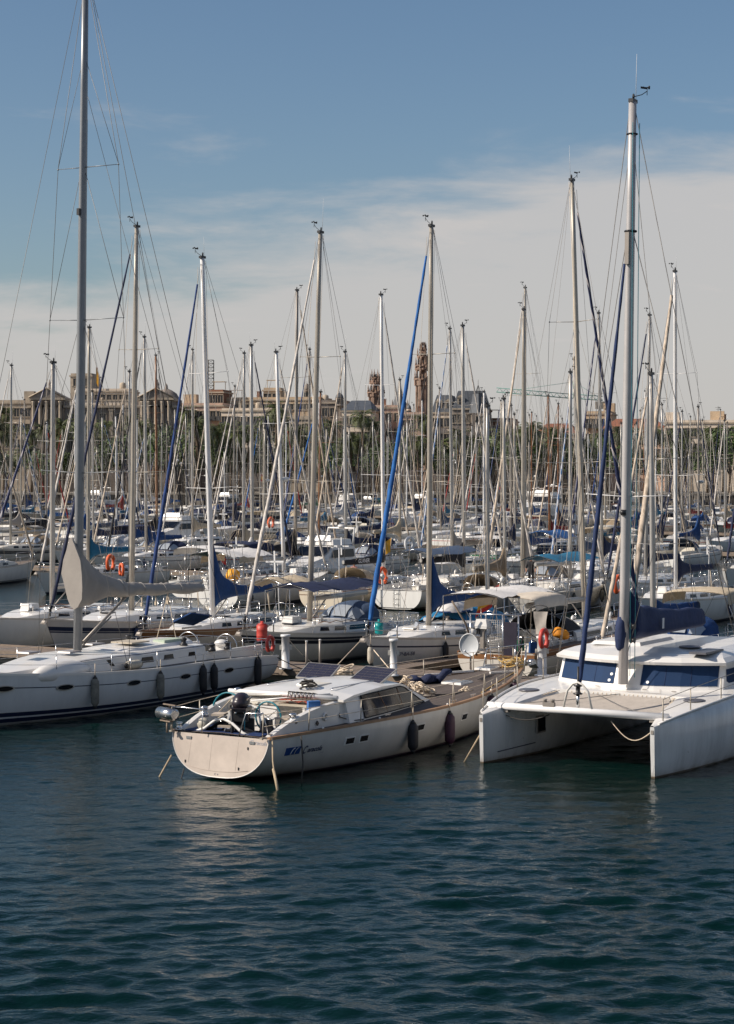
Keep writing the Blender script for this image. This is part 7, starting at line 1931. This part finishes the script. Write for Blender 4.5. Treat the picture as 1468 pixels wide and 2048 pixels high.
awning(at(1100, 1075, 3.2), R(59), 3.6, 2.6, 'bright', 'bright blue dodger with tan windows right of the green boat', .5)
awning(at(960, 1076, 3.0), R(59), 4.0, 2.6, 'whitec', 'small white flat awning far back, right of the mast with pale blue jib', .12)
jerrycan(at(1040, 1302, 1.25), 'greenc', 'dark green jerrycan on the stern right of the wire grid', .6)
jerrycan(at(1066, 1306, 1.25), 'royal', 'dark blue jerrycan on the stern left of the thick white pedestal', .3)
jerrycan(at(1052, 1290, 1.3), 'fenderw', 'off-white jerrycan between the green and the blue one', .9)
def big_wheel():
    root = empty('covered_steering_wheel', at(1080, 1262, 2.0), R(-31), label='large steering wheel with grey cloth cover under the cream bimini', cat='steering wheel')
    MB().torus((0, 0, .35), .62, .022, 'Y', 28, 6).build('rim', M['black'], root)
    cl = MB(); cl.loft([[(x * (1 - .25 * j / 5), .05 + .05 * math.sin(x * 9 + j), .72 - .17 * j) for x in (-.28, -.14, 0, .14, .28)] for j in range(6)], False, False, True); cl.build('cloth_cover', M['grey'], root)
    MB().box((0, .2, -.2), (.22, .2, .8), taper=.8).build('pedestal', M['gel2'], root)
big_wheel()
def covered_boat():
    """small cruiser under a turquoise tent, between the navy-striped sloop and the cream bimini"""
    root, p = hero(975, 975, 812, 77.5, OUT_, 8, 'small cruiser under turquoise cover with red and yellow flag', hull='plain', cover='none', jib='none', seed=31, boom=False, nspr=1)
    mm = MB(); rows = []
    for i in range(15):
        u = i / 14; x = lerp(-3.6, .9, u); w_ = 1.35 * (1 - .25 * max(u - .6, 0) / .4); hh = 1.15 * math.sin(math.pi * (.12 + .76 * u)) ** .5
        rows.append([(x, w_ * math.cos(math.pi * j / 10), 1.0 + (hh + .06 * math.sin(u * 20)) * math.sin(math.pi * j / 10) ** .6) for j in range(11)])
    mm.loft(rows, False, False, True); mm.build('tent_cover', M['tealc'], root)
    MB().box((-1.2, -1.22, 1.35), (1.3, .06, .22)).build('cover_stripe', M['redc'], root)
M['tealc'] = mat('turquoise blue tent canvas', (.008, .16, .33), .8, var=.25, bump=.4, bs=5)
covered_boat()
def ensign(p, rz, lab, a='flagy', b='flagr', h_=1.6, tilt=.5):
    root = empty('ensign', p, rz, label=lab, cat='flag'); MB().tube([(0, 0, -.6), (tilt, 0, h_)], .018, 5).build('staff', M['ropew'], root)
    def fl(z0, z1):
        m = MB(); rows = []
        for i in range(7):
            u = i / 6; rows.append([(tilt * (h_ - .1 - zz) / h_ * 0 + tilt * (1 - zz / 1.2) - u * .75, .10 * math.sin(u * 6 + zz * 4), h_ - .05 - zz - .45 * u) for zz in (z0, (z0 + z1) / 2, z1)])
        m.loft(rows, False, False, True); return m
    fl(0, .26).build('flag_stripe', M[b], root); fl(.262, .70).build('flag_stripe', M[a], root); fl(.702, .95).build('flag_stripe', M[b], root)
ensign(at(978, 1243, 1.7), R(20), 'faded yellow and red ensign hanging beside the turquoise cover')
ensign(at(433, 1118, 2.4), R(160), 'small red ensign on the white mast above the upright blue cover', 'flagr', 'ink', .8, .1)
ensign(at(780, 1095, 2.6), R(10), 'small orange-yellow ensign behind the bright blue furled sail', 'flagy', 'flagy', .7, .1)
def sack(p, m, lab, s=.45):
    mm = MB(); mm.sphere((0, 0, 0), s, 12, 8, (1.1, .9, .85)); mm.sphere((s * .7, 0, s * .2), s * .5, 8, 6)
    mm.v = [(x + noise.noise((x * 3, y * 3, z * 3)) * .12, y + noise.noise((x * 3, y * 3, z * 3 + 5)) * .12, z + noise.noise((x * 3, y * 3, z * 3 + 9)) * .12) for x, y, z in mm.v]
    tag(mm.build('gear_sack', M[m], None, loc=p), lab, 'sack')
sack(at(466, 1150, 1.7), 'yellow', 'bright yellow sack on a deck below the square white awning', .42)
sack(at(1120, 1262, 1.9), 'yelloworange', 'orange-yellow gear bags heaped under the cream bimini', .5) if False else None
M['pink'] = mat('pink cloth', (.50, .24, .20), .85)
M['yelloworange'] = mat('orange gear bag', (.65, .24, .01), .7, var=.4, vs=4)
sack(at(1122, 1268, 1.9), 'yelloworange', 'orange-yellow gear bags heaped under the cream bimini', .26)
sack(at(458, 1256, 1.75), 'whitec', 'white cockpit dome cover, left one of the pair on the big left yacht', .3) if False else None
hatch_ = MB(); hatch_.box((0, 0, 0), (1.5, 1.0, .05)); 
tag(hatch_.build('deck_awning', M['royal'], None, loc=at(384, 1238, 1.9), rot=(R(-25), R(8), R(59))), 'blue canvas panel propped on the deck of the varnished-strake sloop', 'canvas panel')
hw_ = MB(); hw_.box((0, 0, 0), (1.4, .6, .08)); tag(hw_.build('white_locker', M['gel'], None, loc=at(372, 1254, 1.5), rot=(0, 0, R(59))), 'white deck box under the propped blue canvas panel', 'box')
person(at(1062, 1176, 1.3) , R(-100), 'person in dark clothes with white cap standing on a boat left of the blue canopy', 'stand', 'blackc', 'blackc', 1.75)
person(at(708, 1178, .75), R(-90), 'person in pink top sitting in a cockpit right of the slate blue dodger', 'sit', 'pink', 'navy', 1.6)
fender('white horseshoe fender hanging from the bow below the bright blue furled sail', at(741, 1310, .95) + Vector((0, 0, 0)), 'fenderw', .6, .12, line=.5)
rope('bow_line', [at(727, 1275, 1.3), at(672, 1333, .55)], .018, 'ropew', 'cream bow rope slanting left from the grey-white sloop to the pontoon', 'mooring rope')
rope('bow_line', [at(735, 1285, 1.2), at(785, 1345, .52)], .022, 'ropew', 'thick pale bow rope slanting right to the pontoon by the white pedestal', 'mooring rope')
rope('bow_line', [at(578, 1280, 1.3), at(640, 1336, .55)], .014, 'ropeb', 'black bow rope of the cream banded sloop reaching the steel pole', 'mooring rope', .1)
coil('coiled cream mooring rope beside the solar panel on the near pontoon', at(690, 1350, .55) , 'ropew', .3, 8, 11, .025)
rope('dock_line', [at(600, 1340, .54), at(720, 1362, .54), at(850, 1368, .54)], .018, 'ropeb', 'dark dock line lying along the near pontoon')
# dinghy on the foredeck of the navy-striped sloop
def dinghy(p, rz, lab, m='gel'):
    root = empty('dinghy', p, rz, label=lab, cat='dinghy')
    mm = MB(); secs = []
    for i in range(11):
        u = i / 10; x = lerp(-1.1, 1.1, u); w_ = .55 * math.sqrt(max(1 - (2 * u - 1) ** 4, .02)); hh = .42 * math.sqrt(max(1 - (2 * u - 1) ** 4, .02))
        secs.append([(x, w_ * math.cos(math.pi * j / 8), hh * math.sin(math.pi * j / 8)) for j in range(9)])
    mm.loft(secs, False, False, True); mm.build('hull', M[m], root)
    MB().torus((0, 0, .02), .55, .04, 'Z', 24, 6).build('rub_strake', M['royal'], root).scale = (1.95, 1, 1)
    for x in (-.3, .35): MB().torus((x, 0, 0), .5, .02, 'X', 18, 4, 0, math.pi, 0, .86).build('strap', M['deckgrey'], root)
dinghy(at(910, 1222, 1.95), R(59), 'upturned white dinghy on deck behind the mast with the bright blue jib')
# ================================================================ MOTOR YACHTS
def motor(px, n, th, lab, sc=1.0, top='gel', hull='plain', cover=None, grp='motor yachts among the sailboats'):
    p = from_px(px, n); h = HM
    root = empty('motor_yacht', (p.x, p.y, 0), R(th), label=lab, cat='motor yacht', group=grp); root.scale = (sc,) * 3
    BOATS.append((p.x, p.y, th, 12 * sc))
    P = lambda nm, fn, m: mk(nm, cached(('mot', nm), fn), m, root)
    P('hull', lambda: h.mb(18, 7), H[hull]); P('deck', lambda: h.deck((-5.3, -2.4, 1.4)), M['nonskid']); P('cockpit', lambda: well_mb(-5.3, -2.4, 1.4, 1.35, .5), M['gel'])
    def cab():
        m = MB(); secs = []
        for x, z, w in ((-2.5, 3.0, 1.5), (-1, 3.05, 1.55), (.4, 3.0, 1.5), (1.6, 2.3, 1.45), (3.2, 1.9, 1.1), (4.6, 1.65, .5)):
            secs.append([(x, -w - .12, 1.3), (x, -w + .12, z - .08), (x, -w * .6, z), (x, w * .6, z), (x, w - .12, z - .08), (x, w + .12, 1.3)])
        m.loft(secs, True, True, False); return m
    P('cabin', cab, M['gel'])
    for s_ in (-1, 1):
        mk('side_window', cached(('msw', s_), lambda: MB().add([(-2.2, s_ * 1.57, 2.2), (.9, s_ * 1.60, 2.2), (.5, s_ * 1.50, 2.75), (-2.2, s_ * 1.47, 2.75)], [(0, 1, 2, 3)])), M['glass'], root)
    mk('windscreen', cached(('mws',), lambda: MB().add([(.5, -1.3, 2.93), (1.55, -1.28, 2.34), (1.55, 1.28, 2.34), (.5, 1.3, 2.93)], [(0, 1, 2, 3)])), M['glass'], root).location = (.05, 0, .03)
    P('flybridge', lambda: MB().box((-1.1, 0, 3.25), (2.6, 2.5, .4), taper=.92).box((.1, 0, 3.55), (.1, 2.0, .4), 0, 0, .9, 0, -.4), M['gel'])
    P('radar_arch', lambda: MB().tube([(-2.6, -1.2, 3.0), (-2.9, -1.1, 4.2), (-2.9, 1.1, 4.2), (-2.6, 1.2, 3.0)], .08, 6).lathe([(.25, 0), (.28, .1), (.2, .2)], 10, (-2.9, 0, 4.25)), M['gel'])
    P('bow_rail', lambda: pulpit_mb(h, .6, 2.5), M['steel'])
    if cover: mk('cockpit_cover', cached(('mcc',), lambda: arc_cloth(-5.4, -2.5, 1.5, 2.3, .5)), M[cover], root)
    return root
HM = Hull(12, 4.0, 1.3, 1.4, 1.9, ts=.92, d=.4, ks=-.2, stem=1.4, tm=.4, pw=2.4, es=.45, eb=1.2)
motor(345, 155, IN_, 'white motor yacht with raked cabin behind the royal blue furled jib', cover='blackc')
motor(450, 300, IN_, 'white motor yacht with sloping windscreen close to the quay, left of centre', hull='plain')
motor(700, 330, OUT_, 'motor cruiser with pale flybridge near the quay below the small turrets', .9)
motor(640, 112, IN_, 'sleek pale motor cruiser behind the cream banded sloop mast', .95, hull='navy1')
motor(1085, 275, IN_, 'tall white motor yacht near the quay under the crane jib', 1.3, hull='plain')
motor(1060, 320, IN_, 'white motor yacht with beige cockpit cover near the quay, right side', 1.1, cover='beige')
motor(190, 290, IN_, 'long white motor yacht near the quay at far left', 1.1, hull='navy1')
motor(840, 300, IN_, 'white motor yacht with royal blue cockpit cover below the tall carved tower', 1.0, cover='bright')
motor(1250, 300, IN_, 'white motor yacht near the quay at the right edge', 1.0)
motor(735, 318, IN_, 'small cruiser with green cover near the quay at centre', .8, cover='greenc')
# ================================================================ FILL THE ROWS
def clash(x, y, L_):
    for bx, by, th, bl in BOATS:
        dx, dy = x - bx, y - by
        s_ = dx * .857 - dy * .515; n_ = dx * .515 + dy * .857
        if abs(s_) < 3.55 and abs(n_) < (L_ + bl) / 2 * .95: return True
    return False
COV = [('royal', 7), ('navy', 5), ('beige', 2), ('grey', 2), ('blackc', 2), ('teal', 2), ('bright', 2), ('whitec', 3), ('redc', 1), ('none', 4), ('slate', 1), ('greenc', .5)]
CN = {'royal': 'royal blue boom cover', 'navy': 'navy boom cover', 'beige': 'beige boom cover', 'grey': 'grey boom cover', 'blackc': 'black boom cover', 'teal': 'teal boom cover', 'bright': 'bright blue boom cover', 'whitec': 'white boom cover', 'redc': 'red boom cover', 'none': 'bare boom', 'slate': 'slate boom cover', 'greenc': 'green boom cover'}
HU = [('plain', 5), ('navy1', 4), ('boot2', 3), ('redst', 1.3), ('cream', 1.5), ('bluehull', 1.2), ('greyh', 1.2), ('woodst', 1), ('dblack', 1), ('greenh', .4)]
HN = {'plain': 'white', 'navy1': 'navy-striped', 'boot2': 'black-striped', 'redst': 'red-striped', 'cream': 'cream', 'bluehull': 'blue-hulled', 'greyh': 'grey', 'woodst': 'brown-striped', 'dblack': 'double-striped', 'greenh': 'green-hulled'}
JI = [('white', 8), ('navy', 3), ('royal', 2), ('beige', 4), ('black', 1), ('striped', 1.5), ('lightblue', 1.5), ('bright', 1), ('red', .4), ('none', 3)]
JN = {'white': 'white jib', 'navy': 'navy jib', 'royal': 'royal jib', 'beige': 'beige jib', 'black': 'black jib', 'striped': 'striped jib', 'lightblue': 'pale blue jib', 'bright': 'bright blue jib', 'red': 'red jib', 'none': 'no jib'}
CA = [('none', 3), ('navy', 3), ('beige', 2), ('royal', 2.5), ('whitec', 1.2), ('tan', 1.5), ('slate', 1)]
DK = [('nonskid', 4), ('deckgrey', 2), ('plank', 2), ('gel2', 1.5)]
CB = [('gel', 5), ('gel2', 2), ('deckgrey', .7)]
AN = {'none': '', 'navy': ', navy dodger', 'beige': ', beige dodger', 'royal': ', blue dodger', 'whitec': ', white dodger', 'tan': ', tan dodger', 'slate': ', slate dodger'}
MA = [('alu', 6), ('masbeige', 4), ('alud', 3), ('maswhite', 3), ('maswood', .8)]
def pick(r, t): return r.choices([a for a, b in t], [b for a, b in t])[0]
def zone(px):
    for lim, t_ in ((200, 'at the far left'), (320, 'below the pediment'), (400, 'left of the antenna'), (470, 'below the antenna'), (560, 'left of centre'), (640, 'below the roof hut'), (720, 'below the turrets'), (790, 'below the short tower'), (870, 'below the tall tower'), (940, 'right of the tall tower'), (1010, 'below the slate roofs'), (1100, 'under the jib tip'), (1200, 'beneath the crane'), (1300, 'right of the crane')):
        if px < lim: return t_
    return 'at the far right'
ROWS = [(69.5, IN_, 'front row'), (104, OUT_, 'second row'), (128.5, IN_, 'third row'), (156.5, OUT_, 'middle row'), (180, IN_, 'middle row, far side'), (208, OUT_, 'back rows'), (232, IN_, 'back rows'), (260, OUT_, 'rows near the quay'), (284, IN_, 'rows near the quay'), (310, OUT_, 'row by the quay'), (334, IN_, 'row by the quay')]
fr = random.Random(21); cnt = 0; seen = set()
for n, th0, rn in ROWS:
    s_ = -420.0
    while s_ < 140:
        s_ += fr.uniform(3.9, 5.2)
        size = fr.choice((10, 12, 12, 14)) if n < 200 else fr.choice((8, 10, 10, 12, 12, 14))
        dn = fr.uniform(-1, 1); p = SN(s_, n + dn)
        if p.y < 60 or p.y > 370: continue
        px = 734 + F * p.x / p.y
        if px < -40 or px > 1510: continue
        if fr.random() < (.06 if n < 150 else .20): continue
        if clash(p.x, p.y, HULLS[size].L): continue
        if n == 69.5 and 175 < px < 1250: continue
        base = {8: 11.5, 10: 14.0, 12: 16.2, 14: 18.6}[size] * fr.uniform(.9, 1.08)
        # keep the fill masts under the photographed skyline of masts
        ytop = 940 - (base - 8) * F / p.y
        lim = (720 if n < 150 else 765) + fr.choice((0, 10, 30, 55))
        if ytop < lim: base = 8 + (940 - lim - fr.uniform(0, 40)) * p.y / F
        base = min(base, 20)
        if base < 9.5: continue
        for _ in range(40):
            hu, cv, ji, ca, ma = pick(fr, HU), pick(fr, COV), pick(fr, JI), pick(fr, CA), pick(fr, MA)
            lab = '%s sloop, %s, %s%s, %s %s' % (HN[hu], CN[cv], JN[ji], AN[ca], rn, zone(px))
            if lab not in seen and len(lab.replace(',', ' ').split()) <= 16: break
        seen.add(lab)
        sloop(p.x, p.y, th0 if fr.random() < .8 else (th0 + 180), size, base, lab, hull=hu, cover=cv, jib=ji, canopy=ca, mastm=ma, seed=cnt, detail=2 if n < 115 else (1 if n < 150 else 0),
              nspr=fr.choice((1, 2, 2)) if size < 14 else 2, lean=fr.uniform(-.012, .012), canopy2=('none' if fr.random() < .65 else fr.choice(('beige', 'navy', 'whitec'))) if n < 200 else 'none', radar=0 if fr.random() < .9 else 7.0, covertall=fr.choice((.3, .5, .8, 1.3)), deckm=pick(fr, DK), cabinm=pick(fr, CB))
        cnt += 1
